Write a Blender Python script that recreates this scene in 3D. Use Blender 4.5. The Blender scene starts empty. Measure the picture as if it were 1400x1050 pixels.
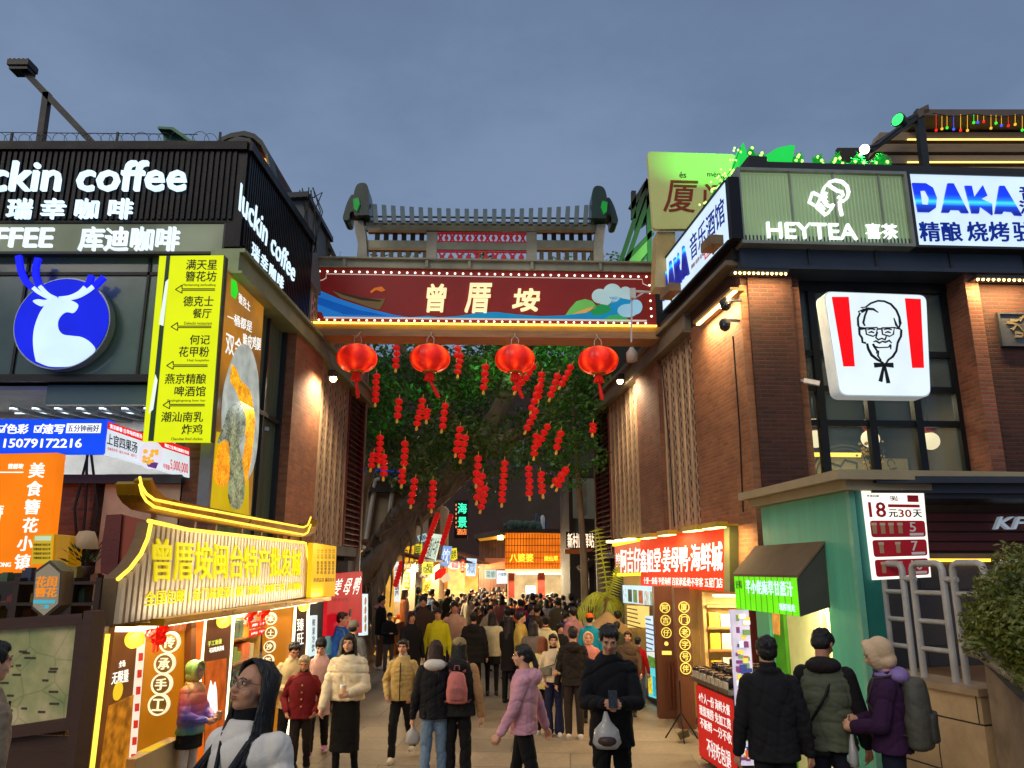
import bpy,bmesh,math,random
import numpy as np
from mathutils import Vector,Matrix
R=math.radians
rnd=random.Random(7)
scene=bpy.context.scene
COL=scene.collection
# ---------------------------------------------------------------- camera, sky, sun, exposure
FPX,V0,EYE=1050.0,778.0,2.7
PITCH=math.atan((V0-525)/FPX)
cam=bpy.data.cameras.new("camera")
cam.sensor_width=36.0
cam.lens=36.0*FPX/1400
cam.clip_start,cam.clip_end=0.05,3000
cam_o=bpy.data.objects.new("camera",cam)
COL.objects.link(cam_o)
cam_o.location=(0,0,EYE)
cam_o.rotation_euler=(math.pi/2+PITCH,0,0)
scene.camera=cam_o
scene.view_settings.view_transform='Standard'
scene.view_settings.look='None'
scene.view_settings.exposure=0.22
scene.view_settings.gamma=1.0
scene.cycles.max_bounces=6
scene.cycles.diffuse_bounces=3
scene.cycles.glossy_bounces=3
scene.cycles.transparent_max_bounces=12
scene.cycles.sample_clamp_indirect=4.0
scene.cycles.caustics_reflective=False
scene.cycles.caustics_refractive=False
def lin(c):
 return tuple(((x/255.0)/12.92 if x<=10.3 else((x/255.0+0.055)/1.055)**2.4)for x in c)
world=bpy.data.worlds.new("World")
scene.world=world
world.use_nodes=True
nt=world.node_tree
bg=nt.nodes["Background"]
SUN_EL,SUN_ROT=R(4),R(120)
sky=nt.nodes.new("ShaderNodeTexSky")
sky.sky_type='NISHITA'
sky.sun_disc=False
sky.sun_elevation,sky.sun_rotation=SUN_EL,SUN_ROT
hsv=nt.nodes.new("ShaderNodeHueSaturation")
hsv.inputs['Saturation'].default_value=0.55
hsv.inputs['Value'].default_value=0.35
nt.links.new(sky.outputs[0],hsv.inputs['Color'])
tc=nt.nodes.new("ShaderNodeTexCoord")
mp=nt.nodes.new("ShaderNodeMapping")
mp.inputs['Scale'].default_value=(1.0,1.0,1.9)
nz=nt.nodes.new("ShaderNodeTexNoise")
nz.inputs['Scale'].default_value=1.5
nz.inputs['Detail'].default_value=9
nz.inputs['Roughness'].default_value=0.6
nt.links.new(tc.outputs['Generated'],mp.inputs[0])
nt.links.new(mp.outputs[0],nz.inputs['Vector'])
sx=nt.nodes.new("ShaderNodeSeparateXYZ")
nt.links.new(tc.outputs['Generated'],sx.inputs[0])
ma=nt.nodes.new("ShaderNodeMath");ma.operation='MULTIPLY_ADD'
nt.links.new(nz.outputs['Fac'],ma.inputs[0]);ma.inputs[1].default_value=0.72
nt.links.new(sx.outputs['Z'],ma.inputs[2])
ramp=nt.nodes.new("ShaderNodeValToRGB")
SKYK=10.0
els=ramp.color_ramp.elements
def skyc(r,g,b):return tuple(x for x in lin((r,g,b)))+(1,)
els[0].position,els[0].color=0.30,skyc(128,147,175)
els[1].position,els[1].color=0.93,(1.05,1.1,1.2,1)
for pos,c in((0.45,(124,143,171)),(0.54,(115,135,164)),(0.62,(102,122,151)),(0.69,(97,115,144)),(0.76,(110,128,158))):
 e=els.new(pos);e.color=skyc(*c)
mu=nt.nodes.new("ShaderNodeMath");mu.operation='MULTIPLY';mu.inputs[1].default_value=0.65;nt.links.new(ma.outputs[0],mu.inputs[0]);ma=mu
nt.links.new(ma.outputs[0],ramp.inputs['Fac'])
sc_=nt.nodes.new("ShaderNodeVectorMath");sc_.operation='SCALE';sc_.inputs['Scale'].default_value=SKYK
nt.links.new(ramp.outputs['Color'],sc_.inputs[0])
mx=nt.nodes.new("ShaderNodeMixRGB");mx.inputs['Fac'].default_value=0.96
nt.links.new(hsv.outputs['Color'],mx.inputs['Color1'])
nt.links.new(sc_.outputs[0],mx.inputs['Color2'])
nt.links.new(mx.outputs[0],bg.inputs['Color'])
bg.inputs['Strength'].default_value=0.1
street_fill=bpy.data.lights.new("street_fill",'SUN')
street_fill.energy,street_fill.angle,street_fill.color=0.9,R(30),(1.0,0.86,0.68)  # added fill, stands in for warm street light behind the camera
street_fill_o=bpy.data.objects.new("street_fill",street_fill)
COL.objects.link(street_fill_o)
street_fill_o.rotation_euler=(R(56),0,R(-34))
# ---------------------------------------------------------------- geometry helpers
CP,SP=math.cos(PITCH),math.sin(PITCH)
CAM=Vector((0,0,EYE))
def ray(u,v):
 x,y=(u-700)/FPX,(525-v)/FPX
 return Vector((x,CP-y*SP,SP+y*CP))
def at_y(u,v,Y):
 d=ray(u,v)
 return CAM+d*(Y/d.y)
def gz(y):
 if y>=11.5:return 0.0
 t=11.5-y
 return 0.11*t*t/(t+1.6)
def on_ground(u,v):
 d=ray(u,v)
 t=-EYE/d.z
 for _ in range(20):
  y=(CAM+d*t).y
  t=(gz(y)-EYE)/d.z
 return CAM+d*t
Z=Vector((0,0,1))
class Frame:
 def __init__(s,p,ang):
  s.p=Vector((p[0],p[1],0));a=R(ang)
  s.t=Vector((math.cos(a),math.sin(a),0));s.n=s.t.cross(Z)
 def px(s,u,v,o=0.0):
  d=ray(u,v);q=s.p+s.n*o
  k=(q-CAM).dot(s.n)/d.dot(s.n)
  P=CAM+d*k
  return(P-s.p).dot(s.t),P.z
 def at(s,a,z,o=0.0):
  return s.p+s.t*a+s.n*o+Z*z
 def quad(s,pts,o=0.0):
  return[s.px(u,v,o)for u,v in pts]
 def rect(s,u0,v0,u1,v1,o=0.0):
  um,vm=(u0+u1)/2,(v0+v1)/2
  return s.px(u0,vm,o)[0],s.px(u1,vm,o)[0],s.px(um,v1,o)[1],s.px(um,v0,o)[1]
SPLIT=set('tube_light arrow warm_rail middle_rail red_bar antler post wall cornice brick_pier front_pier sill_band ceiling_duct ceiling_lamp map_marks eave_post square_lattice roof_beam brick_column column beam_light tube lower_beam slat_row white_stripe added_lamp_trough'.split())
class MB:
 def __init__(s):s.v=[];s.f=[];s.smooth=[];s.cut=[]
 def add(s,vs,fs,smooth=False):
  b=len(s.v);s.cut.append((b,len(s.f)));s.v+=[tuple(x)for x in vs]
  s.f+=[tuple(i+b for i in f)for f in fs];s.smooth+=[smooth]*len(fs)
  return s
 def box(s,F,a0,a1,z0,z1,o0,o1):
  vs=[F.at(a,z,o)for o in(o0,o1)for z in(z0,z1)for a in(a0,a1)]
  return s.add(vs,[(0,2,3,1),(4,5,7,6),(0,1,5,4),(2,6,7,3),(0,4,6,2),(1,3,7,5)])
 def wbox(s,x0,x1,y0,y1,z0,z1):
  return s.box(WF,x0,x1,z0,z1,-y1,-y0)
 def prism(s,F,pts,o0,o1):
  ar=sum(pts[i][0]*pts[(i+1)%len(pts)][1]-pts[(i+1)%len(pts)][0]*pts[i][1]for i in range(len(pts)))
  if ar<0:pts=pts[::-1]
  n=len(pts)
  vs=[F.at(a,z,o0)for a,z in pts]+[F.at(a,z,o1)for a,z in pts]
  return s.add(vs,[tuple(range(n))[::-1],tuple(range(n,2*n))]+[(i,(i+1)%n,n+(i+1)%n,n+i)for i in range(n)])
 def bar(s,p,q,w,h=None):
  p,q=Vector(p),Vector(q);h=h or w
  d=(q-p).normalized();up=Z if abs(d.z)<.95 else Vector((1,0,0))
  x=d.cross(up).normalized()*(w/2);y=x.cross(d).normalized()*(h/2)
  vs=[c+i*x+j*y for c in(p,q)for i,j in((-1,-1),(1,-1),(1,1),(-1,1))]
  return s.add(vs,[(0,1,2,3),(7,6,5,4),(0,4,5,1),(1,5,6,2),(2,6,7,3),(3,7,4,0)])
 def tube(s,pts,r,n=8,cap=True,smooth=True,flat=1.0):
  pts=[Vector(p)for p in pts];m=len(pts)
  rs=r if isinstance(r,(list,tuple))else[r]*m
  d0=(pts[1]-pts[0]).normalized()
  x=d0 .cross(Z if abs(d0 .z)<.9 else Vector((1,0,0))).normalized()
  vs=[]
  for i,p in enumerate(pts):
   d=((pts[min(i+1,m-1)]-pts[max(i-1,0)])or d0).normalized()
   x=(x-d*x.dot(d)).normalized();y=d.cross(x)
   vs+=[p+(x*math.cos(a)+y*math.sin(a)*flat)*rs[i]for a in(2*math.pi*k/n for k in range(n))]
  fs=[(i*n+k,i*n+(k+1)%n,(i+1)*n+(k+1)%n,(i+1)*n+k)for i in range(m-1)for k in range(n)]
  s.add(vs,fs,smooth)
  if cap:s.add(vs[:n],[tuple(range(n))[::-1]]);s.add(vs[-n:],[tuple(range(n))])
  return s
 def lathe(s,c,prof,n=16,sx=1,sy=1,smooth=True):
  c=Vector(c);vs=[]
  for r_,z_ in prof:
   vs+=[c+Vector((r_*sx*math.cos(a),r_*sy*math.sin(a),z_))for a in(2*math.pi*k/n for k in range(n))]
  m=len(prof)
  s.add(vs,[(i*n+k,i*n+(k+1)%n,(i+1)*n+(k+1)%n,(i+1)*n+k)for i in range(m-1)for k in range(n)],smooth)
  s.add(vs[:n],[tuple(range(n))[::-1]],smooth);s.add(vs[-n:],[tuple(range(n))],smooth)
  return s
 def ball(s,c,rx,ry=None,rz=None,n=12,m=8):
  ry=ry or rx;rz=rz or rx
  return s.lathe(c,[(max(.001,math.sin(math.pi*i/m)),-math.cos(math.pi*i/m)*rz)for i in range(m+1)],n,rx,ry)
 def disc(s,F,a,z,r,o0,o1,n=32,sq=1.0):
  return s.prism(F,[(a+r*math.cos(2*math.pi*k/n),z+sq*r*math.sin(2*math.pi*k/n))for k in range(n)],o0,o1)
 def ring(s,F,a,z,r0,r1,o0,o1,n=28,sq=1.0):
  for k in range(n):
   q=[2*math.pi*k/n,2*math.pi*(k+1)/n]
   s.prism(F,[(a+r*math.cos(t),z+sq*r*math.sin(t))for r,t in((r0,q[0]),(r1,q[0]),(r1,q[1]),(r0,q[1]))],o0,o1)
  return s
 def stroke(s,F,pts,w,o0,o1):
  m=len(pts);ws=w if isinstance(w,(list,tuple))else[w]*m
  L,Rr=[],[]
  for i,(a,z)in enumerate(pts):
   a0,z0=pts[max(i-1,0)];a1,z1=pts[min(i+1,m-1)]
   d=math.hypot(a1-a0,z1-z0)or 1
   nx,nz_=-(z1-z0)/d*ws[i]/2,(a1-a0)/d*ws[i]/2
   L.append((a+nx,z+nz_));Rr.append((a-nx,z-nz_))
  for i in range(m-1):
   s.prism(F,[L[i],L[i+1],Rr[i+1],Rr[i]],o0,o1)
  return s
 @staticmethod
 def curve(P,n=5):
  out=[];m=len(P)
  for i in range(m-1):
   a,b,c,d=P[max(i-1,0)],P[i],P[i+1],P[min(i+2,m-1)]
   for q in range(n):
    t=q/n;out.append(tuple(.5*(2*b[k]+(c[k]-a[k])*t+(2*a[k]-5*b[k]+4*c[k]-d[k])*t*t+(3*b[k]-a[k]-3*c[k]+d[k])*t**3)for k in(0,1)))
  return out+[tuple(P[-1])]
 def build(s,name,m,parent=None):
  if name in SPLIT and len(s.cut)>1 and not any(s.smooth):
   o=None;c=s.cut+[(len(s.v),len(s.f))]
   for(v0,f0),(v1,f1)in zip(c,c[1:]):
    q=MB();q.v=s.v[v0:v1];q.f=[tuple(i-v0 for i in f)for f in s.f[f0:f1]];q.smooth=[False]*len(q.f);o=q.build(name,m,parent)
   return o
  me=bpy.data.meshes.new(name)
  me.from_pydata(s.v,[],s.f)
  for x,y in zip(me.polygons,s.smooth):x.use_smooth=y
  boxuv(me)
  if m:me.materials.append(m)
  return link(name,me,parent)
def boxuv(me):
 n=len(me.loops)
 if not n:return
 uv=me.uv_layers.new(name="UVMap")
 co=np.empty(len(me.vertices)*3);me.vertices.foreach_get("co",co);co=co.reshape(-1,3)
 no=np.empty(len(me.polygons)*3);me.polygons.foreach_get("normal",no);no=no.reshape(-1,3)
 lt=np.empty(len(me.polygons),int);me.polygons.foreach_get("loop_total",lt)
 li=np.empty(n,int);me.loops.foreach_get("vertex_index",li)
 N=np.repeat(no,lt,axis=0);P=co[li]
 h=np.hypot(N[:,0],N[:,1])+1e-9
 U=(P[:,0]*-N[:,1]+P[:,1]*N[:,0])/h
 flat=np.abs(N[:,2])>.75
 out=np.stack([np.where(flat,P[:,0],U),np.where(flat,P[:,1],P[:,2])],1)
 uv.data.foreach_set("uv",out.ravel())
def link(name,me,parent=None):
 o=bpy.data.objects.new(name,me);COL.objects.link(o)
 if parent is not None:
  o.parent=parent
  if parent.type=='EMPTY' and parent.parent is None:o.matrix_parent_inverse=Matrix.Translation(-Vector(parent.location))
 return o
def thing(name,label,cat,loc=(0,0,0),group=None):
 o=bpy.data.objects.new(name,None);COL.objects.link(o)
 o.location=loc;o.empty_display_size=.2
 return tag(o,label,cat,group)
def tag(o,label,cat,group=None):
 o['label']=label;o['category']=cat
 if group:o['group']=group
 return o
def struct(o,kind='structure'):
 o['kind']=kind;return o
def dup_tree(root):
 r=root.copy();COL.objects.link(r)
 for ch in list(root.children):
  c=ch.copy();COL.objects.link(c);c.parent=r
  for g in ch.children:
   d=g.copy();COL.objects.link(d);d.parent=c
 return r
WF=Frame((0,0),0)
# ---------------------------------------------------------------- materials
_m={}
def nodes_of(name):
 m=bpy.data.materials.new(name);m.use_nodes=True
 t=m.node_tree;return m,t,t.nodes["Principled BSDF"],lambda k:t.nodes.new("ShaderNode"+k),t.links.new
def mat(name,rgb,rough=.6,metal=0.,var=.18,vs=3.,bump=.15,bs=40.,spec=.4,emit=None,est=0.,stretch=None,coat=0.,trans=0.):
 """surface of one colour with soft wear and a fine bump"""
 if name in _m:return _m[name]
 m,t,b,N,L=nodes_of(name)
 c=lin(rgb)
 tcn=N("TexCoord");src=tcn.outputs['Object']
 if stretch:
  mpn=N("Mapping");mpn.inputs['Scale'].default_value=stretch;L(src,mpn.inputs[0]);src=mpn.outputs[0]
 if var:
  n1=N("TexNoise");n1 .inputs['Scale'].default_value=vs;n1 .inputs['Detail'].default_value=6;n1 .inputs['Roughness'].default_value=.65
  L(src,n1 .inputs['Vector'])
  r=N("ValToRGB");e=r.color_ramp.elements
  e[0].position,e[1].position=.3,.7
  e[0].color=tuple(x*(1-var)for x in c)+(1,);e[1].color=tuple(min(1,x*(1+var))for x in c)+(1,)
  L(n1 .outputs['Fac'],r.inputs[0]);L(r.outputs[0],b.inputs['Base Color'])
  mr=N("MapRange");mr.inputs['To Min'].default_value=max(.05,rough-.12);mr.inputs['To Max'].default_value=min(1,rough+.12)
  L(n1 .outputs['Fac'],mr.inputs['Value']);L(mr.outputs[0],b.inputs['Roughness'])
 else:
  b.inputs['Base Color'].default_value=c+(1,);b.inputs['Roughness'].default_value=rough
 if bump:
  n2=N("TexNoise");n2 .inputs['Scale'].default_value=bs;n2 .inputs['Detail'].default_value=4
  L(src,n2 .inputs['Vector'])
  bp=N("Bump");bp.inputs['Strength'].default_value=bump;bp.inputs['Distance'].default_value=.02
  L(n2 .outputs['Fac'],bp.inputs['Height']);L(bp.outputs[0],b.inputs['Normal'])
 b.inputs['Metallic'].default_value=metal
 b.inputs['Specular IOR Level'].default_value=spec
 b.inputs['Coat Weight'].default_value=coat
 if trans:b.inputs['Transmission Weight'].default_value=trans
 if emit:
  b.inputs['Emission Color'].default_value=lin(emit)+(1,);b.inputs['Emission Strength'].default_value=est
 _m[name]=m;return m
def glow(name,rgb,st=1.0,var=.08,vs=2.0):
 """a lit sign face or lamp, or a wall with lamplight put into it: gives off light, with the slight unevenness of tubes behind a sheet"""
 if name in _m:return _m[name]
 m,t,b,N,L=nodes_of(name)
 c=lin(rgb)
 b.inputs['Base Color'].default_value=tuple(x*.35 for x in c)+(1,);b.inputs['Roughness'].default_value=.6;b.inputs['Specular IOR Level'].default_value=.12
 n1=N("TexNoise");n1 .inputs['Scale'].default_value=vs;n1 .inputs['Detail'].default_value=2
 tcn=N("TexCoord");L(tcn.outputs['Object'],n1 .inputs['Vector'])
 mr=N("MapRange");mr.inputs['From Min'].default_value=.3;mr.inputs['From Max'].default_value=.7
 mr.inputs['To Min'].default_value=st*(1-var);mr.inputs['To Max'].default_value=st*(1+var)
 L(n1 .outputs['Fac'],mr.inputs['Value']);L(mr.outputs[0],b.inputs['Emission Strength'])
 b.inputs['Emission Color'].default_value=c+(1,)
 _m[name]=m;return m
def brick(name,c1,c2,mortar,w=.24,h=.066,rough=.8,ms=.011):
 if name in _m:return _m[name]
 m,t,b,N,L=nodes_of(name)
 uv=N("UVMap")
 br=N("TexBrick");br.inputs['Scale'].default_value=1.0
 br.inputs['Brick Width'].default_value,br.inputs['Row Height'].default_value,br.inputs['Mortar Size'].default_value=w,h,ms
 br.inputs['Mortar Smooth'].default_value=.2;br.inputs['Bias'].default_value=0
 br.inputs['Color1'].default_value=lin(c1)+(1,);br.inputs['Color2'].default_value=lin(c2)+(1,);br.inputs['Mortar'].default_value=lin(mortar)+(1,)
 n0=N("TexNoise");n0 .inputs['Scale'].default_value=9;n0 .inputs['Detail'].default_value=3;L(uv.outputs[0],n0 .inputs['Vector'])
 ad=N("VectorMath");ad.operation='MULTIPLY_ADD';L(n0 .outputs['Color'],ad.inputs[0]);ad.inputs[1].default_value=(.012,.012,0);L(uv.outputs[0],ad.inputs[2])
 L(ad.outputs[0],br.inputs['Vector'])
 n1=N("TexNoise");n1 .inputs['Scale'].default_value=1.1;n1 .inputs['Detail'].default_value=8;n1 .inputs['Roughness'].default_value=.7;L(uv.outputs[0],n1 .inputs['Vector'])
 mr=N("MapRange");mr.inputs['From Min'].default_value=.3;mr.inputs['From Max'].default_value=.7;mr.inputs['To Min'].default_value=.62;mr.inputs['To Max'].default_value=1.3
 L(n1 .outputs['Fac'],mr.inputs['Value'])
 vm=N("VectorMath");vm.operation='SCALE';L(br.outputs['Color'],vm.inputs[0]);L(mr.outputs[0],vm.inputs['Scale'])
 L(vm.outputs[0],b.inputs['Base Color']);b.inputs['Roughness'].default_value=rough
 n2=N("TexNoise");n2 .inputs['Scale'].default_value=45;L(uv.outputs[0],n2 .inputs['Vector'])
 mt=N("Math");mt.operation='MULTIPLY_ADD';L(n2 .outputs['Fac'],mt.inputs[0]);mt.inputs[1].default_value=.35
 iv=N("Math");iv.operation='SUBTRACT';iv.inputs[0].default_value=1;L(br.outputs['Fac'],iv.inputs[1]);L(iv.outputs[0],mt.inputs[2])
 bp=N("Bump");bp.inputs['Strength'].default_value=.7;bp.inputs['Distance'].default_value=.012;L(mt.outputs[0],bp.inputs['Height']);L(bp.outputs[0],b.inputs['Normal'])
 _m[name]=m;return m
def slab(name,c1,c2,joint,w,h,rough=.6,ms=.006,var=.35,vs=1.5,bump=.25):
 """stone or concrete slabs with joints"""
 if name in _m:return _m[name]
 m=brick(name,c1,c2,joint,w,h,rough,ms);return m
def glass(name,tint=(180,200,200),alpha=.25,rough=.05):
 if name in _m:return _m[name]
 m,t,b,N,L=nodes_of(name)
 b.inputs['Base Color'].default_value=lin(tint)+(1,);b.inputs['Roughness'].default_value=rough
 b.inputs['Specular IOR Level'].default_value=.8;b.inputs['Alpha'].default_value=alpha
 _m[name]=m;return m
 # common materials
BLACK=mat("black_metal",(26,28,31),.45,.3)
DARK=mat("dark_grey_metal",(52,55,58),.5,.3)
WHITEP=mat("white_paint",(215,215,210),.5)
GREYM=mat("grey_metal",(130,133,132),.45,.5)
WHITE_LIT=glow("white_lit_letters",(225,240,255),1.5)
WARM_LIT=glow("warm_lamp",(255,226,160),6.0)
# ---------------------------------------------------------------- lettering
BENCH=bpy.data.scenes.new("bench")
def bench_graph():
 with bpy.context.temp_override(scene=BENCH,view_layer=BENCH.view_layers[0]):
  g=bpy.context.evaluated_depsgraph_get();g.update();return g
def flat_text(body,bold=0.0,vertical=False,spacing=1.0):
 """lettering as mesh data in the xy plane with its box"""
 cu=bpy.data.curves.new("lettering",'FONT');cu.body="\n".join(body)if vertical else body
 cu.size=1;cu.offset=bold;cu.fill_mode='BOTH';cu.resolution_u=2;cu.space_character=spacing
 if vertical:cu.space_line=spacing;cu.align_x='CENTER'
 o=bpy.data.objects.new("lettering",cu);BENCH.collection.objects.link(o)
 dg=bench_graph()
 me=bpy.data.meshes.new_from_object(o.evaluated_get(dg))
 v=[tuple(x.co[:2])for x in me.vertices];f=[tuple(p.vertices)for p in me.polygons]
 bpy.data.objects.remove(o);bpy.data.curves.remove(cu);bpy.data.meshes.remove(me)
 return v,f
def text(F,body,q,m,parent=None,o=.0,d=.02,bold=.0,vertical=False,spacing=1.0,name="lettering",mb=None,italic=0.):
 """fill the box q = (s0, s1, z0, z1), or four (s,z) corners TL TR BR BL, with lettering of depth d on offset o"""
 v,f=flat_text(body,0,vertical,spacing)
 xs=[p[0]for p in v];ys=[p[1]for p in v]
 x0,x1,y0,y1=min(xs),max(xs),min(ys),max(ys)
 if len(q)==4 and not isinstance(q[0],(tuple,list)):
  a0,a1,z0,z1=q;q=[(a0,z1),(a1,z1),(a1,z0),(a0,z0)]
 def mp_(x,y):
  i,j=(x-x0)/(x1-x0 or 1),(y-y0)/(y1-y0 or 1)
  i+=italic*(j-.5)
  T=[q[0][k]*(1-i)+q[1][k]*i for k in(0,1)];B=[q[3][k]*(1-i)+q[2][k]*i for k in(0,1)]
  return[B[k]*(1-j)+T[k]*j for k in(0,1)]
 uvw=[mp_(*p)for p in v]
 mb_=mb or MB()
 n=len(v);cnt={}
 for p in f:
  for i in range(len(p)):
   e=(p[i],p[(i+1)%len(p)]);cnt[e]=cnt.get(e,0)+1
 side=[e for e in cnt if(e[1],e[0])not in cnt]
 if F.n.y>-.5:d*=.22;bold*=.75
 H_=abs(q[0][1]-q[3][1]);W_=abs(q[1][0]-q[0][0]);b=bold*.42*min(H_/(len(body)if vertical else 1),W_/(1 if vertical else sum(1 if ord(c)>255 else.6 for c in body)))
 for k,(i,j)in enumerate(((0,0),)if not bold else((-1,-.7),(1,.7),(-1,.7),(1,-.7),(0,0))):
  top=[F.at(a+i*b,z+j*b,o+d+k*.0004)for a,z in uvw];bot=[F.at(a+i*b,z+j*b,o)for a,z in uvw]
  mb_.add(top+bot,list(f)+[(e[1],e[0],e[0]+n,e[1]+n)for e in side])
 if mb:return mb
 return mb_.build(name,m,parent)
 # ================================================================ ground
def make_ground():
 ys=[-12+.5*i for i in range(50)]+[14,18,25,40,70,150,600]
 xs=[-600,-150,-50,-20,-10]+[-8+.8*i for i in range(21)]+[10,20,50,150,600]
 vs=[(x,y,gz(y))for y in ys for x in xs];n=len(xs)
 me=bpy.data.meshes.new("ground")
 me.from_pydata(vs,[],[(j*n+i,j*n+i+1,(j+1)*n+i+1,(j+1)*n+i)for j in range(len(ys)-1)for i in range(n-1)])
 boxuv(me)
 m,t,b,N,L=nodes_of("lane_paving")
 uv=N("UVMap")
 rot=N("Mapping");rot.inputs['Rotation'].default_value=(0,0,R(4));L(uv.outputs[0],rot.inputs[0])
 br=N("TexBrick");br.inputs['Scale'].default_value=1;br.offset=.5
 br.inputs['Brick Width'].default_value,br.inputs['Row Height'].default_value,br.inputs['Mortar Size'].default_value=1.8,.9,.010
 br.inputs['Color1'].default_value=lin((150,136,114))+(1,);br.inputs['Color2'].default_value=lin((134,122,103))+(1,);br.inputs['Mortar'].default_value=lin((98,88,74))+(1,)
 L(rot.outputs[0],br.inputs['Vector'])
 n1=N("TexNoise");n1 .inputs['Scale'].default_value=.55;n1 .inputs['Detail'].default_value=9;n1 .inputs['Roughness'].default_value=.68;L(uv.outputs[0],n1 .inputs['Vector'])
 n2=N("TexNoise");n2 .inputs['Scale'].default_value=14;n2 .inputs['Detail'].default_value=5;L(uv.outputs[0],n2 .inputs['Vector'])
 vo=N("TexVoronoi");vo.inputs['Scale'].default_value=2.2;L(uv.outputs[0],vo.inputs['Vector'])
 sp=N("MapRange");sp.inputs['From Min'].default_value=.03;sp.inputs['From Max'].default_value=.05;sp.inputs['To Min'].default_value=.45;L(vo.outputs['Distance'],sp.inputs['Value'])
 mr=N("MapRange");mr.inputs['From Min'].default_value=.3;mr.inputs['From Max'].default_value=.7;mr.inputs['To Min'].default_value=.52;mr.inputs['To Max'].default_value=1.2;L(n1 .outputs['Fac'],mr.inputs['Value'])
 m2=N("MapRange");m2 .inputs['From Min'].default_value=.3;m2 .inputs['From Max'].default_value=.7;m2 .inputs['To Min'].default_value=.85;m2 .inputs['To Max'].default_value=1.12;L(n2 .outputs['Fac'],m2 .inputs['Value'])
 x1=N("Math");x1 .operation='MULTIPLY';L(mr.outputs[0],x1 .inputs[0]);L(m2 .outputs[0],x1 .inputs[1])
 x2=N("Math");x2 .operation='MULTIPLY';L(x1 .outputs[0],x2 .inputs[0]);L(sp.outputs[0],x2 .inputs[1])
 vm=N("VectorMath");vm.operation='SCALE';L(br.outputs['Color'],vm.inputs[0]);L(x2 .outputs[0],vm.inputs['Scale']);L(vm.outputs[0],b.inputs['Base Color'])
 ro=N("MapRange");ro.inputs['From Min'].default_value=.3;ro.inputs['From Max'].default_value=.7;ro.inputs['To Min'].default_value=.38;ro.inputs['To Max'].default_value=.75;L(n1 .outputs['Fac'],ro.inputs['Value']);L(ro.outputs[0],b.inputs['Roughness'])
 bp=N("Bump");bp.inputs['Strength'].default_value=.25;bp.inputs['Distance'].default_value=.01;L(n2 .outputs['Fac'],bp.inputs['Height']);L(bp.outputs[0],b.inputs['Normal'])
 me.materials.append(m)
 struct(link("ground",me))
make_ground()
# ================================================================ frames of the two buildings and the gate
LW=Frame((-4.6,0),88.4)
LF=Frame((0,10.8),0)
LS=Frame((-4.1,0),88.4)
RW=Frame((5.0,0),-83.8)
_rc=RW.at(*RW.px(1012,300))
RF=Frame((_rc.x,_rc.y),3.0)
GF=Frame((0,15.5),1.2)
RED_BRICK=brick("red_brick",(128,70,48),(98,50,36),(92,78,66))
RED_BRICK2=brick("warm_lit_brick",(176,110,72),(150,88,58),(140,112,88))  # warm light on the lane-facing column put into the brick colour
CONC=mat("grey_render",(112,110,104),.8,vs=1.2,var=.3)
DKWALL=mat("dark_wall",(46,48,50),.7,vs=1.5,var=.3)
GREENG=mat("green_black_glass",(86,106,98),.12,var=.2,vs=.7,bump=.03,bs=4,spec=.7)
BEAMG=mat("green_lit_beam",(142,154,118),.5,.2,vs=1.5,var=.25)  # green light on the beam put into its base colour
LATT=mat("beige_screen",(176,150,122),.7,vs=2,var=.2)
LOUV=mat("maroon_louvre",(104,44,36),.6,var=.2)
def lattice(F,a0,a1,z0,z1,o,rib=.46,parent=None,hole=(.135,.2)):
 """perforated screen: sheet with rows of six-sided holes between upright ribs"""
 m=MB();n=max(1,round((a1-a0)/rib));w=(a1-a0)/n
 for k in range(n):
  x0,x1=a0+k*w+.02,a0+(k+1)*w-.02
  nc=max(2,round((x1-x0)/hole[0]));nr=max(3,round((z1-z0)/hole[1]));cw,ch=(x1-x0)/nc,(z1-z0)/nr
  for i in range(nc):
   for j in range(-1,nr):
    cx=x0+(i+.5)*cw;cz=z0+(j+.5+(i%2)*.5)*ch
    zb,zt=max(z0,cz-ch/2),min(z1,cz+ch/2)
    if zt-zb<.4*ch:continue
    A=[(cx-cw/2,zb),(cx+cw/2,zb),(cx+cw/2,(zb+zt)/2),(cx+cw/2,zt),(cx-cw/2,zt),(cx-cw/2,(zb+zt)/2)]
    hw,hh=cw*.35,(zt-zb)*.36
    c2=(zb+zt)/2
    B=[(cx-hw*.5,c2-hh),(cx+hw*.5,c2-hh),(cx+hw,c2),(cx+hw*.5,c2+hh),(cx-hw*.5,c2+hh),(cx-hw,c2)]
    vs=[F.at(*p,o)for p in A+B]+[F.at(*p,o-.006)for p in B]
    m.add(vs,[(q,(q+1)%6,6+(q+1)%6,6+q)for q in range(6)]+[(6+q,6+(q+1)%6,12+(q+1)%6,12+q)for q in range(6)])
  m.box(F,a0+k*w-.018,a0+k*w+.018,z0,z1,o-.03,o+.03)
 m.box(F,a1-.018,a1+.018,z0,z1,o-.03,o+.03)
 return m.build("screen",LATT,parent)
def louvre(F,a0,a1,z0,z1,o,parent):
 m=MB();n=int((z1-z0)/.14)
 for k in range(n):
  z=z0+(k+.5)*(z1-z0)/n
  vs=[F.at(a,z+dz,o+do)for a in(a0,a1)for dz,do in((-.05,.09),(-.03,.09),(.06,-.02),(.04,-.02))]
  m.add(vs,[(0,1,5,4),(1,2,6,5),(2,3,7,6),(3,0,4,7)])
 for a in(a0,a1):m.box(F,a-.03,a+.03,z0,z1,o-.04,o+.1)
 return m.build("louvre",LOUV,parent)
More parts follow.
